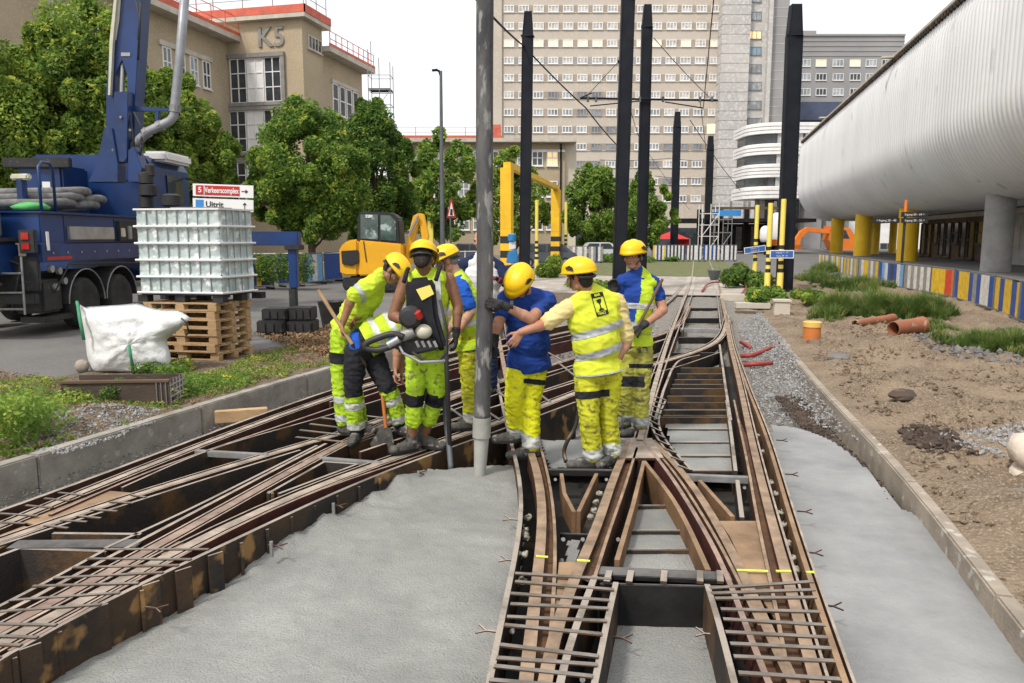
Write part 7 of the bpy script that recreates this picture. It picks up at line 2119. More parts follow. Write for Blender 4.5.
M['reflect'] = pm('reflect', (0.42, 0.45, 0.46), (0.34, 0.37, 0.38), 14, .4, spec=.5)
M['reflect_pale'] = pm('reflect_pale', (0.62, 0.65, 0.62), (0.45, 0.47, 0.45), 10, .45, spec=.5)
M['helmet'] = pm('helmet', (0.86, 0.56, 0.006), (0.8, 0.5, 0.006), 2, .42, spec=.4, c3=(0.6, 0.38, 0.05), s3=30, t3=.66)
M['hair_dark'] = pm('hair_dark', (0.018, 0.013, 0.01), (0.03, 0.022, 0.017), 30, .7, .9, 90, stretch=(1, 1, .25))
M['hair_grey'] = pm('hair_grey', (0.3, 0.28, 0.26), (0.16, 0.15, 0.14), 30, .7, .9, 90)
def skin(name, c):
    m = pm(name, c, tuple(x * .78 for x in c), 9, .5, .25, 120, c3=(c[0] * .9, c[1] * .62, c[2] * .55), s3=6, t3=.58, spec=.35)
    m.node_tree.nodes['Principled BSDF'].inputs['Subsurface Weight'].default_value = .06
    m.node_tree.nodes['Principled BSDF'].inputs['Subsurface Radius'].default_value = (.02, .008, .004)
    M[name] = m
skin('skin_tan', (0.46, 0.235, 0.15)); skin('skin_pale', (0.54, 0.31, 0.215)); skin('skin_brown', (0.25, 0.12, 0.068)); skin('skin_dark', (0.33, 0.165, 0.095))
M['eye_white'] = pm('eye_white', (0.6, 0.57, 0.52), None, 2, .3); M['eye_dark'] = pm('eye_dark', (0.02, 0.014, 0.01), None, 2, .25)
M['lip'] = pm('lip', (0.3, 0.12, 0.09), None, 6, .5)

def hand(mb, wr, d, nrm, L=.095, curl=.9, spread=.0, grow=0.0, thumb=1, sc_=1.0):
    """five fingered hand: wrist point, pointing direction, palm normal (palm faces nrm), finger curl towards nrm"""
    d = V(d).normalized(); nrm = V(nrm); nrm = (nrm - d * nrm.dot(d)).normalized(); s = d.cross(nrm) * thumb
    k = sc_
    # palm
    for q in (-.026, -.009, .009, .026):
        capsule(mb, wr + d * .012 * k + s * q * .75 * k, wr + d * .082 * k + s * q * k, (.0155 + grow) * k, (.0135 + grow) * k)
    lens = [(.034, .024, .019), (.038, .027, .02), (.035, .025, .019), (.028, .019, .016)]
    for i, q in enumerate((.033, .0115, -.0115, -.033)):
        p = wr + d * (.086 if i != 3 else .078) * k + s * q * k; ang = .25 * curl; dd = d
        base = (d + s * (q * 2.2)).normalized()
        for j, l in enumerate(lens[i]):
            dd = base * math.cos(ang) + nrm * math.sin(ang)
            r = (.0098 - .0012 * j + grow) * k
            e = p + dd * l * k; capsule(mb, p, e, r, r * .93, n=8, h=2); p = e; ang += curl * (.62 if j == 0 else .5)
    # thumb leaves the side of the palm near its base
    p = wr + d * .025 * k + s * .026 * k; t1 = (d * .62 + s * .66 + nrm * .35).normalized(); e = p + t1 * .042 * k
    capsule(mb, p, e, (.0145 + grow) * k, (.0115 + grow) * k, n=8, h=2)
    t2 = (d * .8 + s * .2 + nrm * (.3 + .45 * curl)).normalized(); f = e + t2 * .032 * k; capsule(mb, e, f, (.0115 + grow) * k, (.010 + grow) * k, n=8, h=2)
    t3 = (d * .75 - s * .15 + nrm * (.4 + .5 * curl)).normalized(); capsule(mb, f, f + t3 * .024 * k, (.0105 + grow) * k, (.009 + grow) * k, n=8, h=2)

def helmet(root, c, up, fwd, name='hard_hat', strap=True, sc_=1.0):
    """c = head centre"""
    up = V(up).normalized(); fwd = (V(fwd) - up * V(fwd).dot(up)).normalized(); rt = fwd.cross(up)
    R = Matrix((rt, fwd, up)).transposed()
    k = sc_
    vs = []; fs = []; n = 36; m = 11
    A, B, H = .118 * k, .148 * k, .112 * k
    zb = .018 * k
    for i in range(m + 1):
        t = PI / 2 * i / m
        for j in range(n):
            a = 2 * PI * j / n
            x = A * math.sin(t) * math.cos(a); y = B * math.sin(t) * math.sin(a) - .006; z = zb + H * math.cos(t) ** .82 if t < PI / 2 - 1e-6 else zb
            rid = .006 * k * max(0, math.cos(3 * math.acos(max(-1, min(1, abs(math.cos(a))))) * 1.0)) if 0 else 0
            # three soft ribs running front to back
            rx = x / A
            z += .006 * k * (math.exp(-(rx / .16) ** 2) + .6 * math.exp(-((abs(rx) - .48) / .1) ** 2)) * math.cos(t)
            vs.append(c + R @ V((x, y, z)))
    for i in range(m):
        for j in range(n):
            a = i * n + j; b = i * n + (j + 1) % n; fs.append((a, b, b + n, a + n))
    # short rim with a peak in front
    base = m * n; o = len(vs)
    for j in range(n):
        a = 2 * PI * j / n; pk = max(0, math.sin(a)) ** 2.2
        e = .006 + .036 * pk
        vs.append(c + R @ V(((A + .008) * math.cos(a), (B + e) * math.sin(a) - .006, zb - .012 * k - .012 * pk)))
    for j in range(n): fs.append((base + j, base + (j + 1) % n, o + (j + 1) % n, o + j))
    o2 = len(vs)
    for j in range(n):
        a = 2 * PI * j / n
        vs.append(c + R @ V((A * .94 * math.cos(a), B * .94 * math.sin(a) - .006, zb - .004)))
    for j in range(n): fs.append((o + j, o + (j + 1) % n, o2 + (j + 1) % n, o2 + j))
    h = MB().add(vs, fs).build(name, M['helmet'], root, smooth='all')
    for s in (-1, 1):                       # black side vents and ear clips
        m_ = MB()
        P = [(.25, .02), (.62, .035), (.5, .055), (.2, .05)]
        pts = []
        for (ya, z) in [(-.02, .03), (.045, .045), (.06, .062), (.02, .075), (-.01, .06)]:
            xx = A * math.sqrt(max(0, 1 - (ya / B) ** 2 - ((z - zb) / H * .82) ** 2)) + .004
            pts.append(c + R @ V((s * xx, ya * k, z * k)))
        MB().extr(pts, R @ V((s * .006, 0, 0))).build('vent', M['black_paint'], h)
        if strap: MB().tube([c + R @ V((s * .1, .03, .0)), c + R @ V((s * .085, .03, -.05)), c + R @ V((s * .055, .055, -.1))], .006, 6).build('chin_strap', M['black_paint'], h)
    MB().tube([c + R @ V((-.1, -.05, -.02)), c + R @ V((-.06, -.115, -.028)), c + R @ V((0, -.135, -.03)), c + R @ V((.06, -.115, -.028)), c + R @ V((.1, -.05, -.02))], .012, 8).build('headband', M['black_paint'], h, smooth='all')
    return h

def bone(mb, pts, rads, flat=1.0, side=None):
    for i in range(len(pts) - 1): capsule(mb, pts[i], pts[i + 1], rads[i], rads[i + 1], flat, side)

class Person:
    def __init__(s, label, d, J, skin_='skin_tan', group='road workers round the concrete hose', scale=1.0):
        s.d = d; s.k = scale
        s.J = {n: PD(v[0], v[1], d + (v[2] if len(v) > 2 else 0)) for n, v in J.items()}
        j = s.J
        g = (j['aL'] + j['aR']) / 2
        s.root = thing('person', label, 'person', (g.x, g.y, min(j['aL'].z, j['aR'].z) - .09), group)
        s.skin = skin_
        s.up = (j['neck'] - j['pel']).normalized(); s.side = (j['sR'] - j['sL']).normalized()
        s.fw = s.up.cross(s.side).normalized()          # chest direction when sL,sR are seen from behind left,right
    def setfwd(s, f):
        s.face = V(f).normalized()
    def torso(s, mb, g=0.0, hip=True, top=True, k=1.0, low=0.0, sh=.06):
        j = s.J; up, sd = s.up, s.side; bk = sd.cross(up)
        R = Matrix((sd, bk, up)).transposed(); L = (j['neck'] - j['pel']).length
        sm = (j['sL'] + j['sR']) / 2; hw = (j['sR'] - j['sL']).length / 2
        ch = j['pel'].lerp(sm, .70); be = j['pel'].lerp(sm, .33)
        if top:
            capsule(mb, j['sL'].lerp(sm, sh), j['sR'].lerp(sm, sh), .062 + g, .062 + g)
            capsule(mb, sm + up * .01, j['neck'] + up * .02, .075 + g * .6, .055 + g * .4)
            for q in ('sL', 'sR'): capsule(mb, j['neck'] + up * .015, j[q].lerp(sm, max(.1, sh)), .05 + g * .6, .058 + g)
        ellipsoid(mb, ch, R, (hw * .98 + g, .125 + g, L * .30 + g))
        ellipsoid(mb, be, R, (.165 * k + g, .128 * k + g, L * .30 + g))
        if hip:
            hm = (j['hL'] + j['hR']) / 2
            ellipsoid(mb, j['pel'] * .6 + hm * .4, R, (.168 * k + g, .125 + g, .13 + g))
        if low:
            ellipsoid(mb, j['pel'] - up * low, R, (.172 * k + g, .13 + g, .10 + g))
    def body(s, hands=('L', 'R'), vox=.0065, headtilt=None):
        j = s.J; mb = MB(); s.torso(mb, -.022)
        for q in ('L', 'R'):
            bone(mb, [j['s' + q], j['e' + q], j['w' + q]], [.056, .047, .031]); 
            mid = j['e' + q].lerp(j['w' + q], .3); capsule(mb, j['e' + q], mid, .045, .047)
            capsule(mb, j['s' + q].lerp(j['e' + q], .3), j['s' + q].lerp(j['e' + q], .6), .055, .052)
            bone(mb, [j['h' + q], j['k' + q], j['a' + q]], [.082, .056, .038]); capsule(mb, j['k' + q], j['k' + q].lerp(j['a' + q], .4), .052, .052)
            t = j.get('t' + q)
            capsule(mb, j['a' + q] - V((0, 0, .05)), t, .033, .027)
            s.onehand(mb, q, 0.0)
        # head
        c = j['head']; f = s.face; u = s.hup; r = f.cross(u); R = Matrix((r, f, u)).transposed()
        def P(x, y, z): return c + R @ V((x, y, z))
        capsule(mb, j['neck'] - s.up * .03, P(0, -.03, -.06), .058, .054)
        ellipsoid(mb, P(0, -.018, .028), R, (.078, .097, .092)); ellipsoid(mb, P(0, .012, -.028), R, (.066, .078, .088))
        ellipsoid(mb, P(0, .045, -.088), R, (.036, .034, .028))                      # chin
        capsule(mb, P(-.045, .0, -.075), P(-.015, .05, -.096), .024, .02); capsule(mb, P(.045, .0, -.075), P(.015, .05, -.096), .024, .02)   # jaw
        capsule(mb, P(0, .084, .012), P(0, .104, -.028), .010, .0155); capsule(mb, P(-.013, .092, -.032), P(.013, .092, -.032), .0095, .0095)   # nose
        capsule(mb, P(-.04, .078, .018), P(.04, .078, .018), .013, .013)             # brow
        for e in (-1, 1):
            ellipsoid(mb, P(e * .04, .06, -.03), R, (.026, .026, .024))              # cheek
            ellipsoid(mb, P(e * .078, -.012, -.012), R, (.010, .020, .032), 10, 7)   # ear
        ellipsoid(mb, P(0, .078, -.062), R, (.024, .016, .012), 10, 7)
        b = remeshed(mb, 'body', s.skin, s.root, vox, 2)
        for e in (-1, 1):
            m_ = MB(); ellipsoid(m_, P(e * .031, .079, .0), R, (.0125, .008, .007), 10, 7); ey = m_.build('eye', M['eye_white'], b, smooth='all')
            m_ = MB(); ellipsoid(m_, P(e * .031, .0855, .0), R, (.0055, .003, .0055), 8, 6); m_.build('iris', M['eye_dark'], ey) if False else m_.build('iris', M['eye_dark'], b, smooth='all')
            m_ = MB(); capsule(m_, P(e * .018, .092, .019), P(e * .048, .083, .021), .0045, .0035, n=6, h=2); m_.build('eyebrow', M['hair_dark'], b, smooth='all')
        m_ = MB(); capsule(m_, P(-.02, .091, -.062), P(.02, .091, -.062), .0045, .0045, n=8, h=2); m_.build('lips', M['lip'], b, smooth='all')
        return b
    def onehand(s, mb, q, grow):
        j = s.J; o = s.hands.get(q, {})
        d = o.get('d') or (j['w' + q] - j['e' + q]); n = o.get('n', -FH)
        hand(mb, j['w' + q], d, n, curl=o.get('curl', .8), grow=grow, thumb=o.get('thumb', 1), sc_=1.0)
    def glove(s, q, mat='glove_black'):
        mb = MB(); s.onehand(mb, q, .003)
        d = (s.J['w' + q] - s.J['e' + q]).normalized(); capsule(mb, s.J['w' + q] - d * .045, s.J['w' + q] + d * .02, .037, .03)
        return remeshed(mb, 'glove', mat, s.root, .0055, 1)
    def hair(s, mat, low=-.05, beard=False):
        c = s.J['head']; f = s.face; u = s.hup; r = f.cross(u); R = Matrix((r, f, u)).transposed(); mb = MB()
        ellipsoid(mb, c + R @ V((0, -.03, .03)), R, (.084, .093, .09)); ellipsoid(mb, c + R @ V((0, -.055, -.02)), R, (.072, .06, .06 + max(0, -low - .05)))
        for e in (-1, 1): ellipsoid(mb, c + R @ V((e * .068, .012, .015)), R, (.014, .028, .035))
        return remeshed(mb, 'hair', mat, s.root, .008, 1, .004, 60)
    def trousers(s, mat, r=(.108, .083, .076), upto=.93, wr=.010, seed=1.0, hipdrop=.0):
        j = s.J; mb = MB(); up = s.up; sd = s.side; bk = sd.cross(up); R = Matrix((sd, bk, up)).transposed(); hm = (j['hL'] + j['hR']) / 2
        ellipsoid(mb, j['pel'] * .5 + hm * .5, R, (.178, .138, .14)); ellipsoid(mb, j['pel'] + up * .06, R, (.165, .13, .1))
        for q in ('L', 'R'):
            e = j['k' + q].lerp(j['a' + q], upto)
            bone(mb, [j['h' + q], j['h' + q].lerp(j['k' + q], .5), j['k' + q], j['k' + q].lerp(j['a' + q], .55), e], [r[0], r[0] * .93, r[1], r[1] * .98, r[2]])
        o = remeshed(mb, 'trousers', mat, s.root, .011, 2, wr, 11, seed=seed)
        s.tr = o; return o
    def legband(s, q, t, hw, mat, upper=False, name='reflective_band', tr=None, off=.005):
        j = s.J; a, b = (j['h' + q], j['k' + q]) if upper else (j['k' + q], j['a' + q]); p = a.lerp(b, t)
        return band(tr or s.tr, s.root, p, b - a, hw, mat, name, near=p, nr=.15 + hw, off=off)
    def shirt(s, mat, sleeve=.62, seed=2.0, g=.012, low=.06, wr=.009, name='shirt', k=1.0, sl_r=.066):
        j = s.J; mb = MB(); s.torso(mb, g, k=k, low=low)
        for q in ('L', 'R'):
            if sleeve > 1:
                bone(mb, [j['s' + q], j['e' + q], j['e' + q].lerp(j['w' + q], sleeve - 1)], [sl_r, sl_r * .88, sl_r * .75])
            elif sleeve > 0: bone(mb, [j['s' + q], j['s' + q].lerp(j['e' + q], sleeve)], [sl_r, sl_r * .98])
        return remeshed(mb, name, mat, s.root, .010, 2, wr, 10, seed=seed)
    def vest(s, mat, seed=3.0, g=.026, low=.08, wr=.006, k=1.0, sh=.3):
        j = s.J; mb = MB(); s.torso(mb, g, k=k, low=low, sh=sh)
        o = remeshed(mb, 'safety_vest', mat, s.root, .010, 2, wr, 9, seed=seed)
        # cut straight hem and arm holes
        s.vs = o; return o
    def hem(s, o, low, up=None):
        up = up or s.up
        bm = bmesh.new(); bm.from_mesh(o.data); g = bm.verts[:] + bm.edges[:] + bm.faces[:]
        bmesh.ops.bisect_plane(bm, geom=g, plane_co=s.J['pel'] - s.root.location - up * low, plane_no=-up, clear_outer=True)
        bm.to_mesh(o.data); bm.free(); o.data.update()
    def openfront(s, v, mat, u0, u1):
        """the strip of shirt showing where the vest hangs open, narrowing downwards"""
        j = s.J; o = s.root.location; sm = (j['sL'] + j['sR']) / 2; bm = bmesh.new(); bm.from_mesh(v.data); bm.normal_update()
        fw = V((s.face.x, s.face.y, 0)).normalized(); L = (j['neck'] - j['pel']).length; d = []
        for f in bm.faces:
            c = f.calc_center_median() + o; t = (c - j['pel']).dot(s.up) / L; u = (c - sm).dot(s.side)
            a0 = -u1 * (.55 + .5 * t); a1 = -u0 * (1 - .9 * t) + .0
            if not (f.normal.dot(fw) > .05 and t > .12 and a0 < u * OF < a1): d.append(f)
        bmesh.ops.delete(bm, geom=d, context='FACES'); bm.normal_update()
        for x in bm.verts: x.co += x.normal * .003
        me = bpy.data.meshes.new('shirt_front'); bm.to_mesh(me); bm.free(); me.materials.append(M[mat]); me.polygons.foreach_set('use_smooth', [True] * len(me.polygons))
        q = bpy.data.objects.new('shirt_front', me); col.objects.link(q); q.parent = s.root
    def torsoband(s, o, t, hw=.025, mat='reflect', tilt=V((0, 0, 0)), off=.004):
        p = s.J['pel'].lerp(s.J['neck'], t)
        return band(o, s.root, p, s.up + tilt, hw, mat, off=off)
    def boots(s, mat='boot_dusty', L=.0, high=.1, sockmat=None):
        for q in ('L', 'R'):
            a = s.J['a' + q]; t = s.J['t' + q]; d = V((t.x - a.x, t.y - a.y, 0))
            d = d.normalized() if d.length > 1e-3 else -FH
            zs = a.z - .09; heel = V((a.x, a.y, zs + .035)) - d * .05; toe = V((a.x, a.y, zs + .03)) + d * .19
            sd = V((-d.y, d.x, 0)); mb = MB()
            capsule(mb, heel, toe, .043, .038, .86, sd); capsule(mb, V((a.x, a.y, zs + .06)) + d * .02, toe - d * .06 + V((0, 0, .018)), .048, .036, 1, sd)
            capsule(mb, V((a.x, a.y, zs + .07)), V((a.x, a.y, zs + .09 + high)) - d * .01, .05, .052); ellipsoid(mb, toe - d * .01 + V((0, 0, .008)), Matrix((sd, d, V((0, 0, 1)))).transposed(), (.046, .05, .038))
            b = remeshed(mb, 'boot', mat, s.root, .008, 1, .003, 30)
            out = []
            for k in range(20):
                an = 2 * PI * k / 20; c_ = math.cos(an); s_ = math.sin(an); out.append(V((a.x, a.y, 0)) + d * (.07 + .155 * c_) + sd * (.048 * s_ * (1 + .12 * c_)))
            MB().prism([(p.x, p.y) for p in out], zs - .002, zs + .024).build('sole', M['boot_sole'], b, bev=.004)
            MB().tube([V((a.x, a.y, zs + .1)) + d * .075 + sd * .03, V((a.x, a.y, zs + .13)) + d * .055 - sd * .03, V((a.x, a.y, zs + .15)) + d * .052 + sd * .03], .004, 5).build('laces', M['boot_sole'], b)

OF = -1
fdist = lambda px, py, z=0.0: (G(px, py, z) - CAM).dot(FH)
UPV = V((0, 0, 1))

# ---- worker in the middle with his back turned, arm reaching left
d = fdist(597, 462)
p = Person('worker with a glass symbol on his yellow vest, back turned, pointing left with one arm', d,
    dict(head=(579, 276, -.02), neck=(591, 293, 0), pel=(598, 362, 0), sL=(570, 307, -.06), sR=(617, 302, .08), eL=(545, 324, -.12), wL=(521, 332, -.16), eR=(627, 342, .1), wR=(615, 362, -.0),
         hL=(587, 378, -.02), hR=(609, 376, .06), kL=(589, 416, -.05), kR=(608, 413, .06), aL=(593, 457, -.02), aR=(612, 453, .08), tL=(572, 465, -.05), tR=(604, 463, -.02)), 'skin_tan')
p.setfwd(-RT * .82 + FH * .52 - UPV * .12); p.hup = (UPV * .97 - RT * .16).normalized(); p.hup = (p.hup - p.face * p.hup.dot(p.face)).normalized()
p.hands = {'L': dict(d=V(-RT * .55 - UPV * .8), n=-RT * .3 + FH, curl=.55, thumb=-1), 'R': dict(curl=1.2, n=-RT)}
p.body(); p.hair('hair_dark', -.08)
helmet(p.root, p.J['head'] + p.hup * .022, p.hup - p.face * .05, p.face)
p.trousers('trouser_yellow', seed=1.3)
for q in 'LR': p.legband(q, .88, .045, 'reflect_pale')
p.legband('L', .42, .03, 'cloth_black', True, 'pocket_flap', off=.003)
sh = p.shirt('shirt_beige', .85, sl_r=.074, low=.0, g=.012); p.hem(sh, -.05)
v = p.vest('vest_yellow', low=.10, g=.034, k=1.08); p.hem(v, .085)
p.torsoband(v, .47, .03, 'reflect', tilt=-RT * .16); p.torsoband(v, .16, .03, 'reflect', tilt=-RT * .16)
p.boots('boot_dusty')
# printed mark on the back of the vest: black bar, open frame with a glass, black bar
band(v, p.root, p.J['pel'] - p.up * .078, p.up, .006, 'reflect', name='hem_piping', off=.002)
def backlogo(pr):
    tl, tr_, br, bl = (590.5, 294), (602.5, 291.5), (609, 313.5), (597, 317)
    # project onto the back surface: use ray cast against the vest
    from mathutils.bvhtree import BVHTree
    bvh = BVHTree.FromPolygons([v_.co + pr.root.location for v_ in pr.vs.data.vertices], [tuple(f.vertices) for f in pr.vs.data.polygons])
    def S(u, w_):
        x = (tl[0] * (1 - u) + tr_[0] * u) * (1 - w_) + (bl[0] * (1 - u) + br[0] * u) * w_
        y = (tl[1] * (1 - u) + tr_[1] * u) * (1 - w_) + (bl[1] * (1 - u) + br[1] * u) * w_
        r = ray(x, y).normalized(); h = bvh.ray_cast(CAM, r)
        return (h[0] - r * .0065) if h[0] else PD(x, y, pr.d - .15)
    def quadgrid(name, u0, u1, w0, w1, mat, n=6, lift=0):
        vs = []; fs = []
        for i in range(n + 1):
            for j in range(n + 1):
                q = S(u0 + (u1 - u0) * i / n, w0 + (w1 - w0) * j / n); vs.append(q + (CAM - q).normalized() * lift)
        for i in range(n):
            for j in range(n):
                a = i * (n + 1) + j; fs.append((a, a + 1, a + n + 2, a + n + 1))
        return MB().add(vs, fs).build(name, M[mat], pr.root)
    quadgrid('printed_bar', 0, 1, 0, .2, 'cloth_black'); quadgrid('printed_bar', 0, 1, .82, 1, 'cloth_black')
    quadgrid('printed_line', 0, .07, .2, .82, 'cloth_black'); quadgrid('printed_line', .93, 1, .2, .82, 'cloth_black')
    def poly(name, pts, mat='cloth_black'):
        vs = [S(*q) for q in pts]; MB().add(vs, [tuple(range(len(vs)))]).build(name, M[mat], pr.root)
    poly('printed_glass', [(.3, .3), (.72, .28), (.66, .42), (.55, .48), (.56, .68), (.74, .74), (.74, .78), (.3, .78), (.32, .73), (.46, .68), (.46, .48), (.35, .42)])
    x = (S(.6, .1) - S(.4, .1)).normalized(); y = (S(.5, .05) - S(.5, .15)).normalized(); y = (y - x * y.dot(x)).normalized()
    k_ = (S(0, 0) - S(1, 0)).length
    for w_, s_ in ((.1, 'BAR'), (.91, 'TRACK')):
        text_obj('lettering', s_, k_ * (.26 if len(s_) < 4 else .24), .001, M['vest_yellow'], pr.root, S(.5, w_) + (CAM - S(.5, w_)).normalized() * .004, x, y, bold=.0008)
backlogo(p)

# ---- worker in blue bending to the hose
d = fdist(522, 452)
p = Person('worker in a dark blue shirt bending over and gripping the hose', d,
    dict(head=(520, 283, -.2), neck=(526, 296, -.06), pel=(529, 358, .05), sL=(507, 300, -.12), sR=(547, 302, .0), eL=(499, 322, -.2), wL=(494, 340, -.24), eR=(533, 319, -.33), wR=(503, 305, -.36),
         hL=(519, 370, .02), hR=(535, 370, .08), kL=(514, 400, -.02), kR=(531, 402, .04), aL=(517, 432, .12), aR=(531, 447, .0), tL=(500, 438, .1), tR=(512, 453, -.05)), 'skin_tan')
p.J['wR'] = PD(503, 305, dh - .10); p.J['eR'] = PD(531, 319, dh - .02)
p.setfwd(-RT * .45 - FH * .55 - UPV * .75); p.hup = (UPV * .55 - FH * .65 - RT * .3).normalized(); p.hup = (p.hup - p.face * p.hup.dot(p.face)).normalized()
p.side = -p.side
p.hands = {'R': dict(d=-RT * .95 + UPV * .15, n=FH, curl=1.15, thumb=1), 'L': dict(d=-UPV - RT * .2, n=RT, curl=1.1)}
p.side = -p.side
p.body(); p.hair('hair_dark')
helmet(p.root, p.J['head'] + p.hup * .022, p.hup, p.face)
p.trousers('trouser_bright', seed=4.3)
for q in 'LR': p.legband(q, .88, .05, 'reflect_pale')
p.legband('R', .35, .022, 'cloth_black', True, 'pocket_flap', off=.003)
sh = p.shirt('shirt_blue', .6, low=.03, sl_r=.07, wr=.008, g=.034); p.hem(sh, .09)
p.glove('R'); p.glove('L')
a = p.J['wR'] + RT * .03; MB().tube([a + V((0, 0, .0)) + RT * .025, a + RT * .05], .034, 14).build('wrist_watch', M['black_paint'], p.root, smooth=True)
for q in 'LR':
    pass
p.boots('boot_dusty')

# ---- worker facing us, lime vest, holding a rake
d = fdist(634, 430)
p = Person('worker facing the camera in a lime vest over a blue shirt, holding a rake handle', d,
    dict(head=(633, 256, -.03), neck=(639, 274, 0), pel=(634, 338, 0), sR=(622, 282, -.05), sL=(654, 284, .06), eR=(612, 308, .0), wR=(613, 294, -.1), eL=(663, 310, -.02), wL=(643, 326, -.2),
         hR=(626, 350, 0), hL=(642, 350, .0), kR=(624, 388, -.03), kL=(641, 388, -.03), aR=(624, 421, .08), aL=(640, 426, .0), tR=(610, 428, -.05), tL=(622, 433, -.08)), 'skin_tan')
p.setfwd(-RT * .5 - FH * .85 - UPV * .05); p.hup = (UPV + V((0, 0, 0))).normalized(); p.hup = (p.hup - p.face * p.hup.dot(p.face)).normalized()
p.hands = {'L': dict(d=-RT * .9 - UPV * .35, n=-UPV + FH * .3, curl=1.25), 'R': dict(d=UPV - RT * .1, n=-FH, curl=1.2)}
p.body(); p.hair('hair_dark')
helmet(p.root, p.J['head'] + p.hup * .022, p.hup, p.face)
p.trousers('trouser_dirty', seed=7.1)
for q in 'LR': p.legband(q, .84, .04, 'reflect')
p.legband('R', .8, .05, 'cloth_black', True, 'knee_pad', off=.003); p.legband('L', .4, .02, 'cloth_black', True, 'pocket_flap', off=.003)
p.shirt('shirt_blue', .5, sl_r=.07, low=.0)
v = p.vest('vest_lime', low=.06, g=.024, k=1.02, sh=.34); p.hem(v, .06)
p.openfront(v, 'shirt_blue', .10, .19)
p.torsoband(v, .52, .026, 'reflect_pale'); p.torsoband(v, .24, .026, 'reflect_pale')
# open front of the vest: blue shirt strip
p.glove('L'); p.glove('R'); p.boots('boot_dusty')
RK_ = thing('rake', 'wooden rake handle held slanting by the worker facing the camera', 'rake', tuple(G(620, 435, 0)))
q0 = p.J['wL'] - RT * .06 - UPV * .03; dr = (PD(650, 300, d - .1) - PD(626, 346, d - .26)).normalized()
MB().cyl(q0 + dr * .55, q0 - dr * .95, .014, 10).build('handle', M['brown_wood'], RK_, smooth=True)
e_ = q0 - dr * .95; MB().beam(e_ - FH * .2, e_ + FH * .2, .03, .03).build('rake_head', M['plate'], RK_)

# ---- worker with the backpack motor
d = fdist(415, 452)
p = Person('worker with a black backpack vibrator motor, bare arms and short yellow trousers', d,
    dict(head=(424, 259, -.02), neck=(425, 272, 0), pel=(427, 342, .0), sL=(406, 280, 0), sR=(449, 279, .02), eL=(393, 316, -.05), wL=(411, 324, -.18), eR=(458, 306, .0), wR=(456, 334, -.08),
         hL=(417, 355, 0), hR=(436, 355, 0), kL=(415, 396, -.08), kR=(436, 396, -.02), aL=(412, 440, .0), aR=(424, 437, .12), tL=(397, 450, -.1), tR=(440, 447, .05)), 'skin_brown')
p.setfwd(FH * .9 + RT * .2 - UPV * .45); p.hup = (UPV * .9 + FH * .4).normalized(); p.hup = (p.hup - p.face * p.hup.dot(p.face)).normalized()
p.hands = {'L': dict(d=RT, n=-UPV, curl=1.1, thumb=1), 'R': dict(d=-UPV, n=-RT, curl=1.0)}
p.body(); p.hair('hair_dark', -.08)
helmet(p.root, p.J['head'] + p.hup * .024, p.hup, p.face)
p.trousers('trouser_lime', r=(.098, .074, .07), upto=.56, seed=9.2)
for q in 'LR': p.legband(q, .06, .05, 'cloth_black', False, 'knee_pad', off=.004)
v = p.vest('vest_lime', low=.02, g=.018, sh=.45); p.hem(v, .0); p.torsoband(v, .45, .03, 'reflect_pale')
for s_ in (-1, 1):
    a = (p.J['sR'] if s_ > 0 else p.J['sL']).lerp(p.J['neck'], .45) - FH * .1
    b = p.J['pel'].lerp(p.J['neck'], .15) + RT * (.13 * s_) - FH * .16
    if s_ > 0: MB().beam(a, b, .05, .012, FH).build('reflective_band', M['reflect_pale'], p.root)
p.glove('R'); p.boots('boot_dusty')
# the motor pack: carried thing of its own
BP_ = thing('backpack_motor', 'black backpack with a yellow sticker and a petrol vibrator motor, worn by a worker', 'motor pack', tuple(PD(428, 320, d - .2)))
def bk(pix, dd, th, name, mat, bev=.02): return MB().extr([PD(a, b, d + dd) for a, b in pix], FH * th).build(name, M[mat], BP_, bev=bev)
bk([(405, 286), (408, 279), (429, 277), (434, 286), (437, 316), (447, 350), (436, 352), (414, 330), (406, 318)], -.27, .13, 'back_pad', 'cloth_black', .03)
bk([(416, 289.5), (430, 285), (434, 294), (422, 300.5)], -.279, .006, 'yellow_sticker', 'yellow_pale', 0)
for (a, b, c_, e) in ((404, 282, 407, 271), (436, 280, 440, 267)):
    MB().tube([PD(a, b, d - .2), PD(c_, e, d - .12), PD(c_ + 1, e - 2, d + .02)], .02, 6).build('shoulder_strap', M['cloth_black'], BP_, smooth='all')
m_ = MB().lathe([(.02, -.09), (.075, -.085), (.09, -.05), (.09, .04), (.06, .085), (.02, .09)], PD(410.5, 317, d - .36), 18, Matrix((RT, UPV, -FH)).transposed()); m_.build('engine_cowl', M['truck_dark'], BP_, smooth=True)
m_ = MB(); ellipsoid(m_, PD(423.5, 331.5, d - .36), Matrix((RT, FH, UPV)).transposed(), (.07, .06, .06)); m_.build('fuel_tank', M['cream'], BP_, smooth='all')
MB().cyl(PD(417, 312, d - .44), PD(420, 318, d - .42), .03, 12).build('red_cap', M['light_red'], BP_)
MB().cyl(PD(403, 336, d - .38), PD(414, 331, d - .38), .045, 16).build('gearbox', M['grey_steel'], BP_, smooth=True)
bk([(394, 344), (420, 337), (436, 341), (438, 350), (412, 356), (396, 352)], -.36, .16, 'motor_base', 'black_paint', .02)
MB().tube([PD(x, y, d - .42) for x, y in ((398, 343), (403, 353), (420, 362), (445, 361))], .012, 8).build('frame_tube', M['steel_bright'], BP_, smooth='all')
MB().tube([PD(x, y, d - .4) for x, y in ((412, 352), (425, 361), (440, 360), (447, 352), (447, 330), (440, 300))], .012, 8).build('frame_tube', M['truck_dark'], BP_, smooth='all')
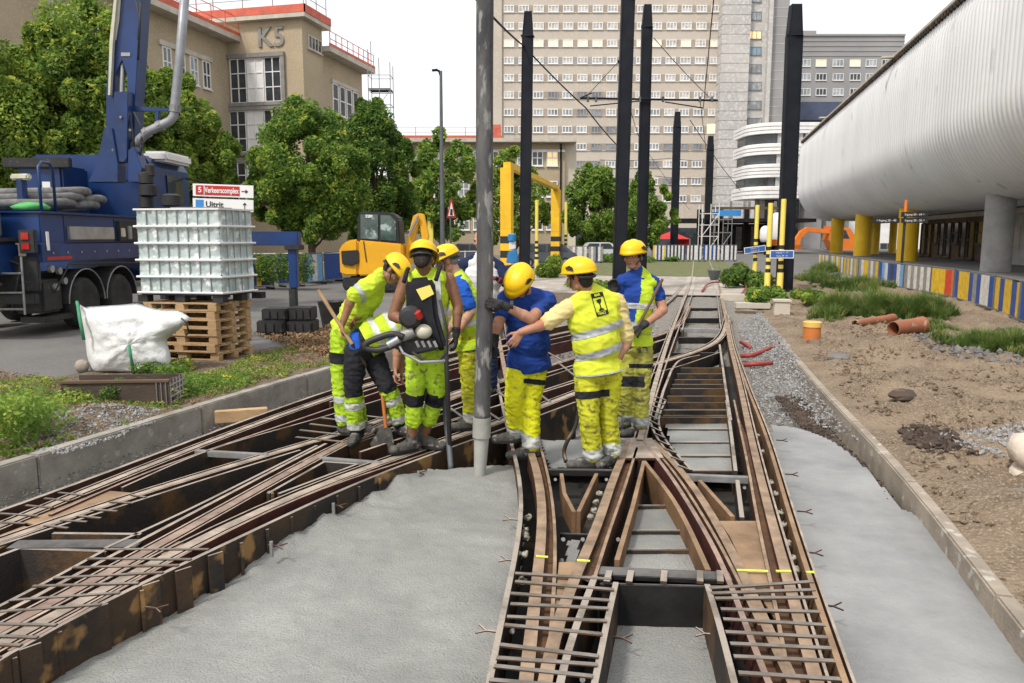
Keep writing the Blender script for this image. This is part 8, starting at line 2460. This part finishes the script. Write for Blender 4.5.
for k in range(4): MB().beam(PD(416 + k * 6, 341, d - .45), PD(419 + k * 6, 347, d - .45), .02, .02).build('bracket', M['grey_steel'], BP_)
MB().tube(smoothline([PD(x, y, d - .42) for x, y in ((404, 337), (392, 334), (378, 338), (367, 343), (366, 348), (378, 350), (392, 346), (402, 341))], 6), .026, 12).build('drive_hose', M['black_paint'], BP_, smooth='all')
MB().cyl(PD(388, 345, d - .44), PD(399, 339, d - .44), .03, 12).build('hose_coupling', M['steel_bright'], BP_, smooth=True)
MB().tube(smoothline([PD(x, y, d - .36) for x, y in ((400, 345), (402, 322), (404, 308), (408, 310), (412, 322))], 5), .010, 8).build('cable', M['grey_steel'], BP_, smooth='all')
MB().tube([PD(446, 352, d - .3), PD(448, 400, d - .1), PD(450, 452, d + .0), PD(451, 468, d + .05)], .02, 10).build('poker_hose', M['truck_dark'], BP_, smooth='all')

# ---- grey-haired worker in profile
d = fdist(468, 428)
p = Person('grey haired worker in a bright blue tee, in profile between the backpack and hose', d,
    dict(head=(446, 261, 0), neck=(459, 277, .02), pel=(470, 342, .0), sL=(461, 286, -.14), sR=(464, 284, .2), eL=(471, 312, -.18), wL=(456, 335, -.22), eR=(460, 312, .18), wR=(446, 335, .1),
         hL=(469, 352, -.07), hR=(471, 352, .09), kL=(470, 388, -.09), kR=(476, 388, .1), aL=(472, 420, -.08), aR=(480, 416, .12), tL=(458, 425, -.12), tR=(466, 420, .1)), 'skin_pale')
p.setfwd(-RT * .9 - FH * .15 - UPV * .42); p.hup = (UPV * .9 - RT * .4).normalized(); p.hup = (p.hup - p.face * p.hup.dot(p.face)).normalized()
p.hands = {'L': dict(curl=.8, n=-RT), 'R': dict(curl=.8, n=RT)}
p.body(vox=.0075); p.hair('hair_grey')
helmet(p.root, p.J['head'] + p.hup * .022, p.hup, p.face)
p.trousers('trouser_yellow', seed=12.1)
for q in 'LR': p.legband(q, .88, .045, 'reflect_pale')
p.shirt('shirt_bright_blue', .72, sl_r=.075, low=.0, g=.014)
v = p.vest('vest_lime', low=.06, g=.026); p.hem(v, .06); p.torsoband(v, .3, .026, 'reflect_pale')
p.boots('boot_dusty')

# ---- man behind the hose
d = 8.9
p = Person('bareheaded man in navy and white half hidden behind the grey hose', d,
    dict(head=(481, 240, 0), neck=(482, 256, .02), pel=(484, 310, .05), sL=(463, 264, .0), sR=(499, 266, .05), eL=(462, 286, .0), wL=(468, 305, -.1), eR=(507, 281, -.3), wR=(500, 291, -1.0),
         hL=(477, 320, .05), hR=(491, 320, .05), kL=(477, 352, .02), kR=(491, 352, .02), aL=(477, 386, .05), aR=(491, 386, .05), tL=(470, 392, -.05), tR=(486, 392, -.05)), 'skin_pale')
p.J['eR'] = p.J['sR'] + RT * .12 - UPV * .22 - FH * .14; p.J['wR'] = p.J['eR'] - FH * .2 + UPV * .08 - RT * .12
p.setfwd(-FH * .8 - RT * .5 - UPV * .2); p.hup = UPV - p.face * UPV.dot(p.face); p.hup.normalize()
# chest faces us: left/right swapped in the picture
p.J['sL'], p.J['sR'] = p.J['sR'].copy(), p.J['sL'].copy(); p.J['eL'], p.J['eR'] = p.J['eR'], p.J['eL']; p.J['wL'], p.J['wR'] = p.J['wR'], p.J['wL']
p.side = -p.side; p.hands = {'L': dict(curl=1.0, n=-UPV), 'R': dict(curl=.8, n=RT)}
p.body(vox=.008); p.hair('hair_grey')
p.trousers('cloth_navy', seed=13); p.shirt('cloth_navy', 1.5, low=.03, wr=.003)
v = p.vest('shirt_white', low=.03, g=.034, wr=.003, sh=.55); p.hem(v, .02)
v.name = 'white_vest'; p.glove('L', 'glove_red'); p.boots('boot_dusty')

# ---- bending worker in a lime tee with a shovel
d = fdist(348, 437)
p = Person('leftmost worker in a lime tee bending forward with a wooden shovel handle', d,
    dict(head=(395, 271, -.02), neck=(381, 276, .03), pel=(348, 326, .12), sL=(371, 286, -.12), sR=(378, 281, .18), eL=(352, 297, -.2), wL=(343, 322, -.22), eR=(372, 304, .05), wR=(358, 318, -.05),
         hL=(342, 337, .06), hR=(348, 337, .2), kL=(340, 378, .04), kR=(352, 380, .22), aL=(345, 424, .02), aR=(360, 424, .22), tL=(358, 432, -.06), tR=(374, 432, .15)), 'skin_dark')
p.setfwd(RT * .6 - FH * .3 - UPV * .72); p.hup = (UPV * .62 + RT * .72 - FH * .1).normalized(); p.hup = (p.hup - p.face * p.hup.dot(p.face)).normalized()
p.hands = {'L': dict(d=-UPV * .8 - RT * .1, n=RT, curl=1.2), 'R': dict(curl=1.1, n=RT)}
p.body(); p.hair('hair_dark')
helmet(p.root, p.J['head'] + p.hup * .022, p.hup, p.face)
p.trousers('trouser_lime', seed=15)
p.legband('L', .5, .05, 'cloth_black', True, 'knee_pad'); p.legband('L', .45, .03, 'reflect'); p.legband('L', .85, .03, 'reflect')
sh = p.shirt('tee_lime', .85, sl_r=.078, low=.04, g=.022, wr=.011); p.hem(sh, .05)
pp = p.J['sL'].lerp(p.J['eL'], .6); band(sh, p.root, pp, p.J['eL'] - p.J['sL'], .022, 'reflect', near=pp, nr=.12)
p.boots('boot_dusty')
SV = thing('shovel', 'shovel with a wooden handle gripped by the leftmost worker', 'shovel', tuple(G(372, 440, 0)))
MB().cyl(PD(318, 290, d - .26), PD(352, 344, d - .26), .017, 10).build('handle', M['pallet_wood'], SV, smooth=True)
MB().cyl(PD(352.2, 344.3, d - .26), PD(366, 366, d - .2), .014, 10).build('socket', M['plate'], SV, smooth=True)

# ---- worker bent double, vest over blue shirt, black trousers
d = fdist(378, 440)
p = Person('worker bent double in a striped vest and black trousers with yellow shins', d,
    dict(head=(412, 334, .18), neck=(402, 322, .12), pel=(362, 342, .02), sL=(395, 330, -.1), sR=(400, 318, .26), eL=(398, 348, -.1), wL=(396, 368, -.12), eR=(404, 345, .3), wR=(402, 370, .25),
         hL=(356, 352, -.04), hR=(371, 352, .1), kL=(353, 388, -.1), kR=(387, 386, .02), aL=(357, 431, .0), aR=(401, 424, .1), tL=(352, 441, -.16), tR=(414, 430, .0)), 'skin_tan')
p.setfwd(RT * .6 - UPV * .75); p.hup = (UPV * .6 + RT * .75).normalized(); p.hup = (p.hup - p.face * p.hup.dot(p.face)).normalized()
p.hands = {'L': dict(curl=1.1, n=RT), 'R': dict(curl=1.1, n=RT)}
p.body(vox=.0075); p.hair('hair_dark'); helmet(p.root, p.J['head'] + p.hup * .022, p.hup, p.face)
t = p.trousers('cloth_black', seed=17)
for q in 'LR':
    p.legband(q, .52, .165, 'trouser_lime', False, 'shin_panel', off=.003)
for q in 'LR':
    j = p.J; a, b = j['k' + q], j['a' + q]
    for tt in (.36, .82):
        pp = a.lerp(b, tt); band(t, p.root, pp, b - a, .032, 'reflect_pale', near=pp, nr=.2, off=.007)
p.shirt('shirt_bright_blue', .6, sl_r=.072, low=.02, g=.0)
v = p.vest('vest_lime', low=.0, g=.034, k=1.08, sh=.1); p.hem(v, -.03)
p.torsoband(v, .38, .028, 'reflect_pale'); p.torsoband(v, .74, .028, 'reflect_pale')
p.boots('boot_dusty')
S2 = thing('shovel', 'shovel with an orange handle and a dusty blade standing between the two left workers', 'shovel', tuple(G(382, 452, 0)))
MB().cyl(PD(380, 372, d), PD(386, 428, d - .05), .017, 10).build('handle', M['orange_plastic'], S2, smooth=True)
bl = []
for a, b in ((380, 428), (391, 428), (394, 444), (388, 455), (375, 454), (370, 444)): bl.append(PD(a, b, d - .12))
MB().extr(bl, FH * .012).build('blade', M['boot_dusty'], S2)
# crowbar by the middle worker, dark bin at the left
o = MB().tube(smoothline([G(566, 462, -.02), PD(564, 452, 6.25), PD(567, 442, 6.25), PD(573, 432, 6.3), PD(577, 420, 6.35), PD(580, 400, 6.4)], 6), .018, 8).build('curved_bar', M['plate'], smooth='all'); tag(o, 'curved dark steel bar left of the middle worker\'s boots', 'bar')
c = G(332, 326, 0); dq = (c - CAM).dot(FH); r = 13 * dq / F
BN = thing('black_bin', 'round black plastic tub behind the leftmost worker', 'tub', tuple(c))
MB().lathe([(r * .7, 0), (r * .75, .05), (r * 1.02, .5), (r * 1.06, .52), (r * .98, .5), (r * .7, .06), (.02, .05)], tuple(c), 24).build('tub', M['block_black'], BN, smooth=True)
